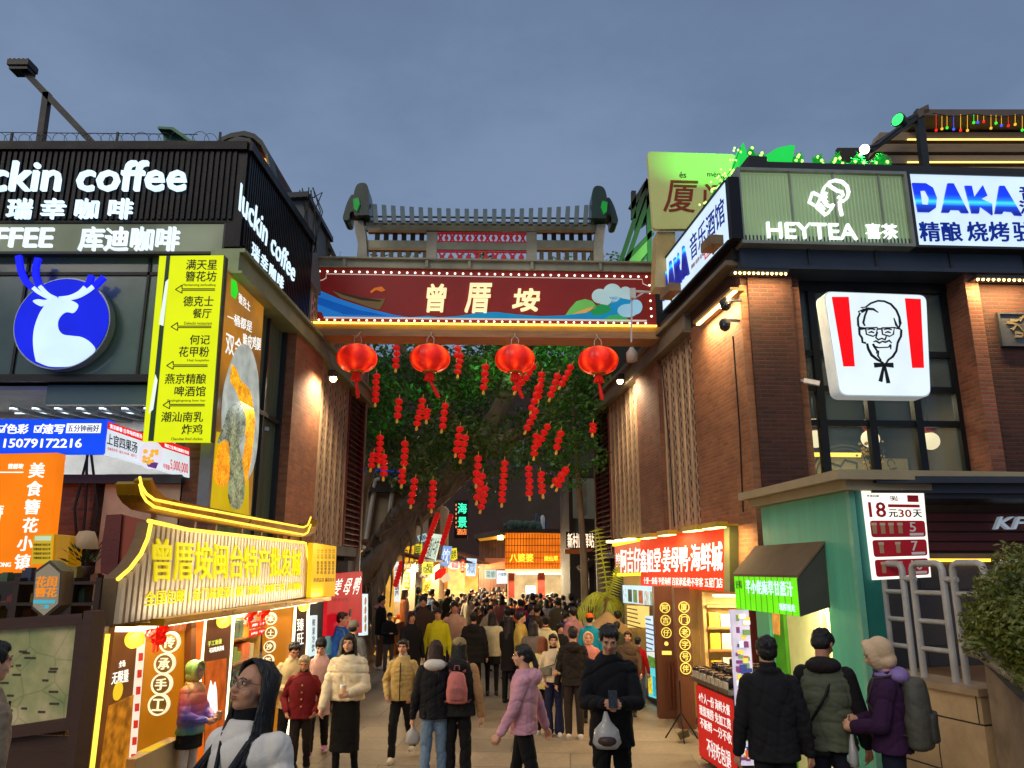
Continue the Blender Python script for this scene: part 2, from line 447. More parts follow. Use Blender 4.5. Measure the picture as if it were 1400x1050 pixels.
 # ================================================================ left building
LB=thing("shop_building","dark glass-fronted corner building with brick piers and beige screens left of the gate","building",LF.at(-4.3,0))
sC=LW.px(322,300)[0]
cornerX=LW.at(sC,0).x
LFp=Frame((0,LW.at(sC,0).y),0);LF=LFp
zb_f=LF.px(160,308)[1];zt_f=LF.px(322,205)[1]
sEnd=LW.px(494,640)[0]
# masses
m=MB()
m.box(LW,sC+.05,sEnd,0,zt_f-.2,-.6,-.28)
m.box(LF,-16,cornerX-.35,LF.px(100,516)[1],zt_f-.2,-4,-.2)
m.box(LF,-16,cornerX-.35,0,LF.px(100,690)[1],-4,-.4)
m.build("wall",DKWALL,LB)
# front: dark glazing above, open strip with a white ceiling, brick below
z530,z580=LF.px(100,516)[1],LF.px(100,588)[1]
m=MB();x0=-15
s215=LF.px(218,440)[0]
m.box(LF,x0,cornerX-.3,z530,zb_f,-.2,-.1)
m.build("glazing",GREENG,LB)
m=MB()
for u in(-330,-160,12,185):
 a=LF.px(u,500)[0];m.box(LF,a-.02,a+.02,z530,zb_f,-.1,-.07)
m.box(LF,x0,cornerX-.3,z530-.05,z530+.06,-.1,-.04)
m.box(LF,x0,cornerX-.3,LF.px(100,372)[1]-.02,LF.px(100,372)[1]+.03,-.1,-.07)
m.build("mullion",BLACK,LB)
zlo=LF.px(100,660)[1]
m=MB();m.box(LF,x0,cornerX-.6,z530-.12,z530-.06,-4,-.3);m.build("ceiling",mat("white_ceiling",(200,205,205),.7),LB)
m=MB()
for k in range(6):
 a=LF.px(-100+k*56,545)[0];m.box(LF,a,a+.9,z530-.15,z530-.125,-2.2,-2.0)
m.build("ceiling_lamp",glow("ceiling_tube",(215,232,250),2.2),LB)
m=MB()
for k in range(9):
 a=LF.px(-60+k*34,560)[0];m.bar(LF.at(a,z530-.2,-1.2),LF.at(a+.3,z530-.24,-3.2),.06)
 m.bar(LF.at(a,z530-.2,-1.6),LF.at(a+.9,z530-.35,-2.4),.07)
m.build("ceiling_duct",mat("duct",(150,158,165),.4,.6),LB)
m=MB();m.box(LF,LF.px(52,530)[0],cornerX-.5,LF.px(100,549)[1],z530-.06,-.3,-.22);m.build('soffit_panel',GREENG,LB)
m=MB();m.box(LF,x0,cornerX-.6,LF.px(100,640)[1],z530-.1,-2.1,-2.0);m.build('back_wall',mat('pale_back_wall',(196,194,186),.7,vs=2,var=.2),LB)
lq=bpy.data.lights.new('room_light','AREA');lq.energy,lq.color,lq.shape,lq.size,lq.size_y=110,(.92,.97,1),'RECTANGLE',7,.6;lo_=bpy.data.objects.new('room_light',lq);COL.objects.link(lo_);lo_.parent=LB;lo_.matrix_parent_inverse=Matrix.Translation(-Vector(LB.location));lo_.location=LF.at(-7.5,z530-.2,-1.0)
m=MB();m.box(LF,x0,cornerX-.6,0,z530-.1,-4.1,-4.0);m.build("back_wall",mat("brown_back_wall",(92,76,62),.8),LB)
m=MB();m.box(LF,x0,cornerX-.3,z580-.12,z580,-.3,-.1)
m.build("transom",DARK,LB)
m=MB()
a0,a1=LF.px(78,690)[0],LF.px(128,690)[0]
m.box(LF,a0,a1,0,LF.px(100,662)[1],-.3,.02)
a0,a1=LF.px(250,640)[0],cornerX
m.box(LF,a0,a1,0,z530,-.3,.0)
m.build("brick_pier",RED_BRICK,LB)
m=MB();a0,a1=LF.px(147,640)[0],LF.px(252,640)[0]
m.box(LF,a0,a1,0,LF.px(200,648)[1],-.35,.0);m.build("partition",mat("beige_partition",(196,172,142),.7),LB)
m=MB();m.box(LF,LF.px(78,660)[0],LF.px(252,660)[0],LF.px(100,662)[1],LF.px(100,650)[1],-.4,.12);m.build("ledge",DARK,LB)
m=MB();a=LF.px(88,700)[0];m.box(LF,a-.04,a+.04,1.5,LF.px(88,672)[1],-.2,-.1);m.build("drain_pipe",mat("pipe_grey",(150,145,138),.5),LB)
m=MB()
for a,bend in((125,.1),(131,-.12),(127,.25)):
 p0=LF.at(LF.px(a,600)[0],LF.px(a,600)[1],.1)
 m.tube([p0,p0+Vector((bend,0,-1)),p0+Vector((bend*.3+.1,0,-1.9)),p0+Vector((.25,-.1,-2.6))],.018,6)
m.build("cable",BLACK,LB)
# lane side: beam, glazing, brick columns, screens, louvre
def on_beam(u,v):return LW.px(u,v,.12)
bt0,bt1=on_beam(333,345)[1],on_beam(309,363)[1]
zbt=LW.px(330,340,.12)[1];zbb=LW.px(433,481,.12)[1]
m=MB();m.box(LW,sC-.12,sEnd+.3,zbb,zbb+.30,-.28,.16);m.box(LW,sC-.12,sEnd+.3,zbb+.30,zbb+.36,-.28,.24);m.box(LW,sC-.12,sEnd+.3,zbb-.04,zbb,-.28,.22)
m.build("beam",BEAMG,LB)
z_b0=LW.px(420,735)[1]
sG0,sG1=LW.px(300,600)[0],LW.px(393,500)[0]
m=MB();m.box(LW,sC,sG1,z_b0-.8,zbb-.04,-.28,-.12);m.build("glazing",mat("green_curtain_glass",(86,104,84),.15,var=.25,vs=1.5,bump=.04,bs=3,spec=.6,stretch=(4,4,.4)),LB)
m=MB();zz=LW.px(380,575)[1]
m.box(LW,sC,sG1,zz-.03,zz+.05,-.12,-.05);m.box(LW,sG1-.07,sG1,z_b0-.8,zbb-.04,-.12,-.03)
a=LW.px(366,560)[0];m.box(LW,a-.03,a+.03,z_b0-.8,zbb-.04,-.12,-.06);m.build("window_frame",DARK,LB)
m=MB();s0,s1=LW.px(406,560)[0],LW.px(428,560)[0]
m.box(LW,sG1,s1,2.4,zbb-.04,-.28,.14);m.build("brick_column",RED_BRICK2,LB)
sL0,sL1,sL2=s1,LW.px(470,620)[0],LW.px(492,620)[0]
zLb=LW.px(450,745)[1]
lattice(LW,sL0,sL1,zLb,zbb-.04,.03,.45,LB);lattice(LW,sL0-3.0,sL2,zbb+.36,zt_f-.6,.03,.45,LB)
louvre(LW,sL1+.03,sL2,zLb,zbb-.04,.0,LB)
m=MB();m.box(LW,sL2,sL2+.12,0,zt_f-.5,-.28,.12);m.build("edge_post",mat("beige_post",(150,138,122),.6),LB)
m=MB();m.box(LW,sL2-.8,sL2+.15,0,2.9,-.28,.02);m.box(LW,sC,sL2+.15,zLb-.22,zLb,-.28,.06);m.build("sill_band",CONC,LB)
# flood lamps on the beam
def flood(u,v,F,lab,parent_side):
 a,z=F.px(u,v,.45)
 t=thing("wall_floodlight",lab,"lamp",F.at(a,z,.45),"warm floodlights on the two cornices")
 mb=MB();mb.bar(F.at(a,zbb+.35,.2),F.at(a,z+.12,.45),.035);mb.build("bracket",GREYM,t)
 mb=MB();mb.box(F,a-.12,a+.12,z-.02,z+.12,.38,.52);mb.build("housing",DARK,t)
 mb=MB();mb.ball(F.at(a,z-.04,.46),.075);mb.build("lens",glow("flood_lens",(255,230,150),14),t)
 l=bpy.data.lights.new("flood",'SPOT');l.energy,l.color,l.spot_size,l.spot_blend,l.shadow_soft_size=230,(1,.78,.5),R(150),.6,.08
 lo=bpy.data.objects.new("light",l);COL.objects.link(lo);lo.parent=t
 lo.rotation_euler=Vector((-F.n*.7+Z*-.9)).to_track_quat('-Z','Y').to_euler();lo.location=F.n*.12+Z*-.1
flood(455,515,LW,"warm floodlight on the left cornice beneath the gate",1)
# ---------------------------------------------------------------- roof pieces of the left building
m=MB();m.box(LF,-16,cornerX+.1,zt_f-.2,zt_f-.12,-8,-.1);m.box(LW,sC,sEnd,zt_f-.2,zt_f-.12,-8,-.1)
m.build("roof",DARK,LB)
YR=LF.p.y+1.2
RFr=Frame((0,YR),0)
t=thing("roof_railing","thin wire railing with coiled wire above the black coffee fascia","railing",RFr.at(-6,zt_f))
m=MB()
for u in(-120,13,158,299):
 a,z=RFr.px(u,205);m.bar(RFr.at(a,z-.3),RFr.at(a,RFr.px(u,181)[1]),.035)
m.build("post",BLACK,t)
m=MB();pa=[RFr.at(*RFr.px(u,181.0+.01*u))for u in range(-130,300,40)];m.tube(pa,.008,5);m.build("top_wire",BLACK,t)
m=MB()
for k in range(26):
 u=-110+k*16+rnd.uniform(-3,3);a,z=RFr.px(u,194)
 rr=rnd.uniform(.11,.17)
 m.tube([RFr.at(a+rr*math.cos(q)*.9+q*.01,z-.02+rr*math.sin(q),.1*math.sin(q*.7))for q in np.linspace(0,2*math.pi*rnd.uniform(.55,1),14)],.005,4,False)
m.build("coiled_wire",mat("thin_wire",(70,80,92),.5,.5),t)
t=thing("roof_lamp_frame","black steel roof arm with a boxy floodlight at its raised end","floodlight",RFr.at(*RFr.px(60,205)))
m=MB();m.bar(RFr.at(*RFr.px(53,215)),RFr.at(*RFr.px(65,128)),.12,.11);m.build("post",BLACK,t)
m=MB();m.bar(RFr.at(*RFr.px(148,218)),RFr.at(*RFr.px(34,98)),.12,.11);m.build("arm",BLACK,t)
m=MB();c=RFr.px(33,96)
m.box(RFr,c[0]-.19,c[0]+.19,c[1]-.02,c[1]+.09,-.1,.2);m.box(RFr,c[0]-.16,c[0]+.17,c[1]-.09,c[1]-.02,-.08,.17)
for k in range(5):m.box(RFr,c[0]-.18+k*.08,c[0]-.15+k*.08,c[1]+.09,c[1]+.12,-.1,.18)
m.build("lamp_head",BLACK,t)
# green steel offcut on the roof
m=MB();P=[RFr.px(*p)for p in((219,179),(238,179),(262,196),(300,203),(300,208),(222,208))]
m.prism(RFr,P,-.5,-.1)
P=[RFr.px(*p)for p in((219,177),(240,178),(264,195),(301,202),(301,204),(262,198),(237,181),(219,180))];m.prism(RFr,P,-.7,.1)
tag(m.build("roof_flashing",mat("green_sheet",(70,110,84),.5,.3)),"bent green metal sheet lying behind the coiled wire railing","metal sheet")
# curved saddle roof seen end on behind the fascia
def saddle_roof():
 F2=Frame((0,LF.p.y+5.0),0)
 t=thing("saddle_roof","dark curved saddle roof with an orange gable behind the black fascia","roof",F2 .at(*F2 .px(345,260)))
 out=[(300,218),(312,204),(326,198),(344,195),(358,199),(368,208),(374,222),(378,242),(384,276)]
 P=F2 .quad(out)
 inn=F2 .quad([(305,232),(318,218),(334,211),(348,213),(356,222),(361,240),(366,276)])
 m=MB();
 for i in range(len(P)-1):
  a,b=P[i],P[i+1];w=.34
  m.prism(F2,[a,b,(b[0]-.02,b[1]-w*.35),(a[0]-.02,a[1]-w*.35)],-4,.5)
 m.build("roof_edge",mat("dark_olive_roof",(58,64,58),.5),t)
 m=MB();m.prism(F2,P+[F2 .px(384,300),F2 .px(300,300)],-4,-.1);m.build("gable",mat("orange_brick_gable",(168,84,44),.8),t)
 m=MB()
 Q=F2 .quad([(352,222),(360,224),(368,238),(374,262),(377,276)])
 m.stroke(F2,Q,.22,-.08,.1);m.build("yellow_trim",mat("yellow_trim",(214,160,56),.5,emit=(255,180,60),est=1.1),t)
 l_=bpy.data.lights.new('trim_light','POINT');l_.energy,l_.color,l_.shadow_soft_size=25,(1,.7,.35),.1;lo_=bpy.data.objects.new('light',l_);COL.objects.link(lo_);lo_.parent=t;lo_.location=(.1,-.9,.3)
 F3=Frame((0,LF.p.y+4.2),0)
 m=MB();P3=F3 .quad([(304,214),(312,200),(328,193),(346,196),(352,206),(336,208),(318,214),(310,224)]);m.prism(F3,P3,-1,.2);m.build("upper_ridge",mat("dark_olive_roof",(58,64,58)),t)
saddle_roof()
# grey service block with loose wires behind the left end of the gate
FB=Frame((0,14.4),0)
t=thing("roof_block","grey boxy roof structure with a sloped truss beside the gate's left end","roof structure",FB.at(*FB.px(400,330)))
m=MB();m.prism(FB,FB.quad([(366,272),(418,268),(422,380),(366,380)]),-2,.0);m.build("block",mat("block_grey",(104,108,110),.8),t)
m=MB();m.prism(FB,FB.quad([(360,270),(424,266),(424,273),(360,277)]),-2.1,.15);m.build("cap",DARK,t)
FB2=Frame((0,16.2),0)
m=MB()
for(u0,v0,u1,v1)in((424,280,462,362),(420,282,446,362),(446,330,428,356),(452,342,440,358),(436,306,424,330),(421,275,421,362)):
 m.bar(FB2 .at(*FB2 .px(u0,v0)),FB2 .at(*FB2 .px(u1,v1)),.1)
m.build("truss",mat("truss_tan",(128,110,84),.7),t)
m=MB()
for k in range(7):
 u=416+k*2.5;p=FB.at(*FB.px(u,272),.05)
 m.tube([p,p+Vector((rnd.uniform(-.1,.2),0,rnd.uniform(.1,.25))),p+Vector((rnd.uniform(0,.3),0,-.3)),p+Vector((rnd.uniform(0,.2),0,-1.2))],.012,5)
m.build("cable",BLACK,t)
# ================================================================ signs on the left building
CORR=mat("black_corrugated",(11,13,19),.45,.1,var=.15,spec=.25)
def corr(mb,F,a0,a1,z0,z1,o,pitch=.09,dep=.03):
 n=int((a1-a0)/pitch);
 for k in range(n):
  x=a0+(k+.5)*(a1-a0)/n;w=(a1-a0)/n*.28
  mb.box(F,x-w,x+w,z0,z1,o,o+dep)
def edge(mb,F,a0,a1,z0,z1,o0,o1,w):
 mb.box(F,a0,a1,z1-w,z1,o0,o1);mb.box(F,a0,a1,z0,z0+w,o0,o1);mb.box(F,a0,a0+w,z0+w,z1-w,o0,o1);mb.box(F,a1-w,a1,z0+w,z1-w,o0,o1)
 # --- black coffee fascia round the corner
zf0,zf1=LF.px(160,308)[1],LF.px(322,205)[1]
aF0,aF1=-14,cornerX
sF1=LW.px(414,385)[0]
t=thing("coffee_fascia_sign","black corrugated corner fascia with large white lit coffee lettering on both faces","shop sign",LF.at(cornerX,zf0))
m=MB();m.box(LF,aF0,aF1-.02,zf0,zf1,-.1,.1);corr(m,LF,aF0,aF1,zf0+.05,zf1-.1,.1)
m.box(LF,aF0,aF1+.14,zf1-.08,zf1+.06,-.1,.17)
m.build("panel",CORR,t)
zg0=zbb+.40
m=MB();m.box(LW,sC-.1,sF1,zg0,zf1-.02,-.1,.14);corr(m,LW,sC-.06,sF1,zg0+.05,zf1-.1,.14);m.box(LW,sC-.12,sF1+.03,zf1-.08,zf1+.07,-.12,.22)
m.build("panel",CORR,t)
LET=glow("cool_white_letters",(206,232,248),1.12)
r=LF.rect(-54,222,256,262,.13);text(LF,"luckin coffee",r,LET,t,.13,.06,.035,name="lettering")
r=LF.rect(12,273,182,300,.13);text(LF,"瑞 幸 咖 啡",r,LET,t,.13,.05,.022,name="lettering")
q=LW.quad([(329,250),(405,362),(401,386),(326,287)],.17)
text(LW,"luckin coffee",q,LET,t,.17,.06,.03,name="lettering")
q=LW.quad([(345,329),(388,381),(386,399),(343,351)],.17)
text(LW,"瑞幸咖啡",q,LET,t,.17,.05,.022,spacing=1.25,name="lettering")
# --- grey band sign
t=thing("grey_band_sign","grey-green lit band sign with white coffee lettering below the black fascia","shop sign",LF.at(-6,LF.px(160,345)[1]))
zb0=LF.px(160,345,.06)[1];aB1=LF.px(306,326,.06)[0]
m=MB();m.box(LF,aF0,aB1,zb0,zf0-.01,-.05,.06);m.build("panel",glow("grey_green_band",(112,118,100),.85,.45,.8),t)
m=MB();m.box(LF,aF0,aB1+.02,zb0-.04,zb0,-.05,.1);m.box(LF,aB1,aB1+.03,zb0,zf0-.01,-.05,.1);m.build("frame",DARK,t)
L2=glow("white_letters_soft",(218,232,242),1.0)
text(LF,"COFFEE",LF.rect(-70,313,74,339,.06),L2,t,.07,.05,.03)
text(LF,"库迪咖啡",LF.rect(111,312,246,344,.06),L2,t,.07,.05,.03)
# --- deer disc
t=thing("deer_disc_sign","round blue lit sign with a white deer and antlers rising above the rim","logo sign",LF.at(*LF.px(83,500),.3))
cx,cz=LF.px(83.5,441,.12);rr=LF.px(147,441,.12)[0]-cx
m=MB();m.disc(LF,cx,cz,rr,-.05,.12,64);m.build("disc",glow("deep_blue_light",(18,34,206),.95,.12),t)
m=MB();m.disc(LF,cx,cz,rr+.025,-.06,.10,64);m.build("rim",mat("sign_return",(150,160,175),.4,.5),t)
DW=glow("deer_white",(196,222,234),1.0,.06)
deer=[(49,494),(46,480),(45,463),(47,447),(53,430),(59,420),(61,416),(55,418),(48,415),(45,411),(52,409),(60,410),(65,409),(70,405),(80,408),(92,409),(104,414),(105,420),(99,427),(90,426),(83,430),(78,439),(79,450),(86,457),(98,459),(112,461),(123,468),(129,478),(119,488),(108,495),(95,500),(80,501),(64,500)]
m=MB();m.prism(LF,LF.quad(MB.curve(deer+deer[:1],4)[:-1],.15),.12,.15)
ant_w=[[(70,407),(63,405),(52,399),(45,393)],[(76,408),(66,403),(58,396),(54,391)],[(80,408),(95,406),(108,400),(116,392)],[(86,408),(104,405),(118,398),(127,391)]]
for a in ant_w:m.stroke(LF,LF.quad(MB.curve(a),.15),.058,.12,.152)
m.build("deer",DW,t)
ant_b=[[(45,394),(34,384),(27,368),(24,349)],[(54,392),(49,381),(47,368),(51,352)],[(116,393),(121,385),(124,376)],[(127,392),(134,385),(141,378)]]
m=MB()
for a in ant_b:m.stroke(LF,LF.quad(MB.curve(a),.15),.085,.09,.15)
m.build("antler",glow("antler_blue",(20,30,235),1.1),t)
# --- yellow directory
DQ=Frame((0,LF.p.y-.55),0)
t=thing("directory_sign","tall yellow-green directory board listing shops with left-pointing arrows","directory sign",DQ.at(*DQ.px(240,603)))
P=DQ.quad([(218,350),(305.5,349),(287,604),(195,603)])
m=MB();m.prism(DQ,P,-.1,0);m.build("box",glow("directory_yellow",(216,228,18),.88,.05),t)
m=MB();m.prism(DQ,DQ.quad([(305.7,348),(308,350),(289,603),(287.2,604.5)]),-.12,-.01);m.build("panel",mat("olive_sign_side",(70,76,50),.5),t)
GN=mat("directory_dark_green",(30,70,48),.5);WT=glow("directory_white",(225,235,225),.9)
m=MB();m.prism(DQ,DQ.quad([(228,350),(233,350),(210,603),(203,603)]),.0,.012);m.build("green_stripe",GN,t)
m=MB();m.prism(DQ,DQ.quad([(227,386),(231,382),(224,446),(218,444)]),.012,.02);m.prism(DQ,DQ.quad([(213,512),(216,520),(210,560),(204,566)]),.012,.02);m.build("white_stripe",WT,t)
INK=mat("dark_ink",(48,52,18),.6,var=0,bump=0)
rows=[("满天星",255,297,355,369),("簪花坊",254,296,371,385),("德克士",251,292,405,419),("餐厅",264,289,422,435),("何记",260,287,458,471),("花甲粉",245,286,474,488),("燕京精酿",226,282,511,525),("啤酒馆",239,281,528,542),("潮汕南乳",221,278,563,577),("炸鸡",249,277,580,594)]
mm=MB()
for s_,u0,u1,v0,v1 in rows:text(DQ,s_,DQ.rect(u0,v0,u1,v1),None,o=.002,d=.008,bold=.012,mb=mm)
mm.build("lettering",INK,t)
mm=MB()
for v,u0,u1 in((396,240,294),(447,234,289),(500,228,284),(554,223,280)):
 Q=DQ.quad([(u1,v-1),(u0+9,v-1),(u0+9,v-6),(u0,v),(u0+9,v+5),(u0+9,v+1),(u1,v+1)])
 for i in range(6):mm.stroke(DQ,[Q[i],Q[i+1]],.013,.002,.008)
mm.build("arrow",INK,t)
mm=MB()
for s_,u0,u1,v in(("Mantianxing zanhuafang",250,295,388),("Dekeshi restaurant",252,290,440),("Heji huajiafen",256,286,491),("Yanjingjingniang beer bar",228,281,546),("Chaoshan fried chicken",234,277,598)):text(DQ,s_,DQ.rect(u0,v,u1,v+4),None,o=.002,d=.006,mb=mm)
mm.build("small_lettering",mat("faint_ink",(120,130,20),.6,var=0,bump=0),t)
# --- tall food banner on the lane side
BQ=.02
t=thing("food_banner","tall lit banner of golden and dark crispy food pieces on a white plate","advertisement",LW.at(*LW.px(320,690,BQ)))
TL,TR,BR,BL=LW.quad([(309,366),(361,415),(342,720),(285,700)],BQ)
m=MB();m.prism(LW,[TL,TR,BR,BL],-.12,BQ)
def banner_mat():
 m_,t_,b,N,L=nodes_of("banner_print")
 g=N("TexCoord");n1=N("TexNoise");n1 .inputs['Scale'].default_value=.9;n1 .inputs['Detail'].default_value=5;L(g.outputs['Object'],n1 .inputs['Vector'])
 r_=N("ValToRGB");e=r_.color_ramp.elements;e[0].position,e[1].position=.35,.62;e[0].color=lin((66,54,32))+(1,);e[1].color=lin((158,104,26))+(1,)
 L(n1 .outputs['Fac'],r_.inputs[0]);L(r_.outputs[0],b.inputs['Base Color']);L(r_.outputs[0],b.inputs['Emission Color']);b.inputs['Emission Strength'].default_value=.85;b.inputs['Roughness'].default_value=.4
 return m_
m.build("panel",banner_mat(),t)
m=MB();q0=LW.quad([(304,560),(350,560),(342,720),(285,700)],BQ);m.prism(LW,LW.quad([(296,590),(340,600),(340,722),(285,702)],BQ),BQ,BQ+.004);m.build("yellow_ground",glow("banner_yellow",(188,158,10),.9,.15),t)
m=MB();m.prism(LW,[(TL[0]-.09,TL[1]),TL,BL,(BL[0]-.09,BL[1])],-.12,BQ+.02);m.build("frame",mat("banner_frame",(128,132,138),.5,.4),t)
m=MB();c=LW.quad([(322,478),(333,470),(345,482),(353,520),(353,590),(346,640),(330,660),(312,640),(303,590),(304,540),(312,505)],BQ);c=MB.curve(c+c[:1],4)[:-1];m.prism(LW,c,BQ+.004,BQ+.008);m.build("plate",glow("banner_plate",(176,184,176),.7,.3,4),t)
def food(name,outl,c1,c2,k,bumps=60):
 m_,t_,b,N,L=nodes_of("food_"+name+str(k))
 g=N("TexCoord");n1=N("TexNoise");n1 .inputs['Scale'].default_value=26;n1 .inputs['Detail'].default_value=6;L(g.outputs['Object'],n1 .inputs['Vector'])
 n2=N("TexNoise");n2 .inputs['Scale'].default_value=5;L(g.outputs['Object'],n2 .inputs['Vector'])
 ad=N("Math");ad.operation='MULTIPLY_ADD';L(n1 .outputs['Fac'],ad.inputs[0]);ad.inputs[1].default_value=.7;mm_=N("Math");mm_.operation='MULTIPLY';L(n2 .outputs['Fac'],mm_.inputs[0]);mm_.inputs[1].default_value=.5;L(mm_.outputs[0],ad.inputs[2])
 r_=N("ValToRGB");e=r_.color_ramp.elements;e[0].position,e[1].position=.42,.75;e[0].color=lin(c1)+(1,);e[1].color=lin(c2)+(1,)
 L(ad.outputs[0],r_.inputs[0]);L(r_.outputs[0],b.inputs['Base Color']);L(r_.outputs[0],b.inputs['Emission Color']);b.inputs['Emission Strength'].default_value=.9
 m=MB();m.prism(LW,LW.quad(MB.curve(outl+outl[:1],5)[:-1],BQ),BQ+.008,BQ+.012+.004*k);m.build("food_picture",m_,t)
food("gold",[(316,498),(322,505),(328,520),(338,530),(344,548),(345,580),(338,600),(332,585),(330,560),(322,535),(314,520)],(170,88,4),(252,190,30),1)
food("gold",[(345,560),(347,580),(340,640),(330,672),(326,660),(332,620),(338,585)],(170,88,4),(250,180,30),2)
food("gold",[(307,602),(314,612),(314,640),(308,662),(298,664),(291,650),(294,628),(300,608)],(176,84,4),(252,176,24),3)
food("dark",[(322,552),(330,558),(334,580),(328,604),(318,612),(306,600),(296,606),(305,580),(312,560)],(24,34,24),(140,150,130),4)
food("dark",[(318,570),(322,600),(330,640),(332,672),(326,694),(316,694),(311,676),(312,640),(311,600)],(28,38,26),(150,158,120),5)
m=MB();m.prism(LW,LW.quad([(316,381),(323,385),(325,398),(322,409),(316,404)],BQ),BQ,BQ+.006);m.build("green_emblem",glow("emblem_green",(40,200,40),1.1),t)
BW=glow("banner_white",(235,240,235),1.0)
for s_,pts in(("德克士",[(326,399),(342,414),(342,427),(326,413)]),("一桶都是",[(311,425),(345,440),(344,455),(311,440)]),("双金",[(309,452),(332,465),(332,492),(308,483)]),("脆皮鸡腿",[(332,455),(357,462),(356,479),(332,476)])):
 text(LW,s_,LW.quad(pts,BQ),BW,t,BQ+.001,.006,.02)
 # --- blue phone sign, on the building line over the ledge
BF=Frame((0,LF.p.y-.7),0)
t=thing("blue_phone_sign","blue lit sign offering colour portraits and sketches with a long phone number","shop sign",BF.at(*BF.px(60,618)))
r=BF.rect(-60,573,144,619);m=MB();m.box(BF,*r,-.2,0);m.build("panel",glow("sign_blue",(14,70,226),1.0,.22,1.2),t)
BW2=glow("blue_sign_white",(235,240,250),1.1)
for s_,u0,u1,v0,v1,b_ in(("色彩",10,39,580,593,.04),("速写",59,88,580,593,.04),("15079172216",6,112,600,612,.035)):text(BF,s_,BF.rect(u0,v0,u1,v1),BW2,t,.0,.012,b_)
m=MB();r=BF.rect(91,579,138,592);m.box(BF,*r,0,.006);m.build("white_label",BW2,t)
text(BF,"五分钟画好",BF.rect(93,581,136,590.5),mat("blue_ink",(10,40,150),.6,var=0,bump=0),t,.006,.006,.02)
m=MB()
for u in(-3,47):
 q=BF.rect(u,582,u+10,591.5);edge(m,BF,*q,0,.008,.012)
 m.stroke(BF,BF.quad([(u+1,584),(u+5,590),(u+13,580)]),.022,.0,.01)
m.build("tick_box",BW2,t)
# --- white and red snack sign hung at an angle
d0=BF.at(*BF.px(146,600),-.05);e1=LF.at(*LF.px(259,632),.05)
SQ=Frame((d0 .x,d0 .y),math.degrees(math.atan2(e1 .y-d0 .y,e1 .x-d0 .x)))
t=thing("white_snack_sign","white and red slanting sign for sweet fruit soup with a price line","shop sign",SQ.at(*SQ.px(200,640)))
P=SQ.quad([(146,576),(259,613),(259,653),(144,620)])
m=MB();m.prism(SQ,P,-.16,0);m.build("panel",glow("snack_white",(206,214,222),.95,.08),t)
m=MB();m.prism(SQ,SQ.quad([(146,576),(259,613),(259,624),(222,612),(212,602),(203,601),(197,604),(146,586)]),0,.006);m.build("red_band",glow("snack_red",(214,34,30),.95),t)
text(SQ,"上官四果汤",SQ.quad([(147,592),(188,605),(187,620),(146,607)]),mat("black_ink",(20,20,24),.6,var=0,bump=0),t,.0,.008,.045)
text(SQ,"清凉解暑·古早味四果汤",SQ.quad([(150,579.5),(194,594),(194,600),(150,585.5)]),BW2,t,.006,.006,.02)
text(SQ,"镇店之宝,喝出健康好身材",SQ.quad([(225,606),(258,617),(258,622),(225,611)]),BW2,t,.006,.006,.02)
text(SQ,"5,000,000",SQ.quad([(233,628),(257,634),(257,650),(233,643)]),glow("snack_red2",(196,40,36),.9),t,.0,.008,.03)
text(SQ,"年销量",SQ.quad([(223,633),(232,636),(232,643),(223,640)]),_m["snack_red2"],t,.0,.006,.02)
text(SQ,"经典老字号 · 始于1993年 · 纯手工",SQ.quad([(147,611),(187,622),(187,626),(147,615)]),_m["snack_red2"],t,.0,.006,.02)
m=MB();c=SQ.px(206,622);m.disc(SQ,c[0],c[1],.16,.006,.010,24,1.25);m.build("round_picture",glow("snack_bowl_ground",(214,208,226),.9),t)
m=MB();c=SQ.px(206,628)
for q in range(14):m.disc(SQ,c[0]+rnd.uniform(-.09,.09),c[1]+rnd.uniform(-.05,.12),rnd.uniform(.02,.035),.010,.014+.0005*q,10)
m.build("fruit_picture",glow("fruit_mix",(226,168,60),.9),t)
m=MB();m.prism(SQ,SQ.quad([(198,630),(216,633),(213,641),(202,638)]),.012,.018);m.build("bowl_picture",glow("bowl_purple",(96,52,120),.8),t)
# --- orange sign at the far left
OF=Frame((0,LF.p.y-1.3),0)
t=thing("orange_sign","orange lit sign with a white column of lettering for flower hairpins","shop sign",OF.at(*OF.px(30,780)))
P=OF.quad([(-90,622),(79,619),(62,782),(-90,786)]);m=MB();m.prism(OF,P,-.18,0);m.build("panel",glow("sign_orange",(240,122,14),.88,.1),t)
OW=glow("orange_sign_white",(250,246,236),1.0)
mm=MB()
for s_,u,v in(("美",51,643),("食",47.5,668),("簪",44.5,693),("花",42,718),("小",35,743),("镇",31,768)):text(OF,s_,OF.rect(u-10,v-10,u+10,v+10),None,o=0,d=.015,bold=.035,mb=mm)
text(OF,"曾厝垵",OF.rect(12,634,32,641),None,o=0,d=.01,bold=.02,mb=mm)
m_=OF.rect(-40,645,32,646.5);mm.box(OF,*m_,0,.008)
text(OF,"KONG",OF.rect(-6,769,15,775),None,o=0,d=.01,bold=.02,mb=mm);text(OF,"簪",OF.rect(-18,690,4,712),None,o=0,d=.012,bold=.03,mb=mm)
mm.build("lettering",OW,t)
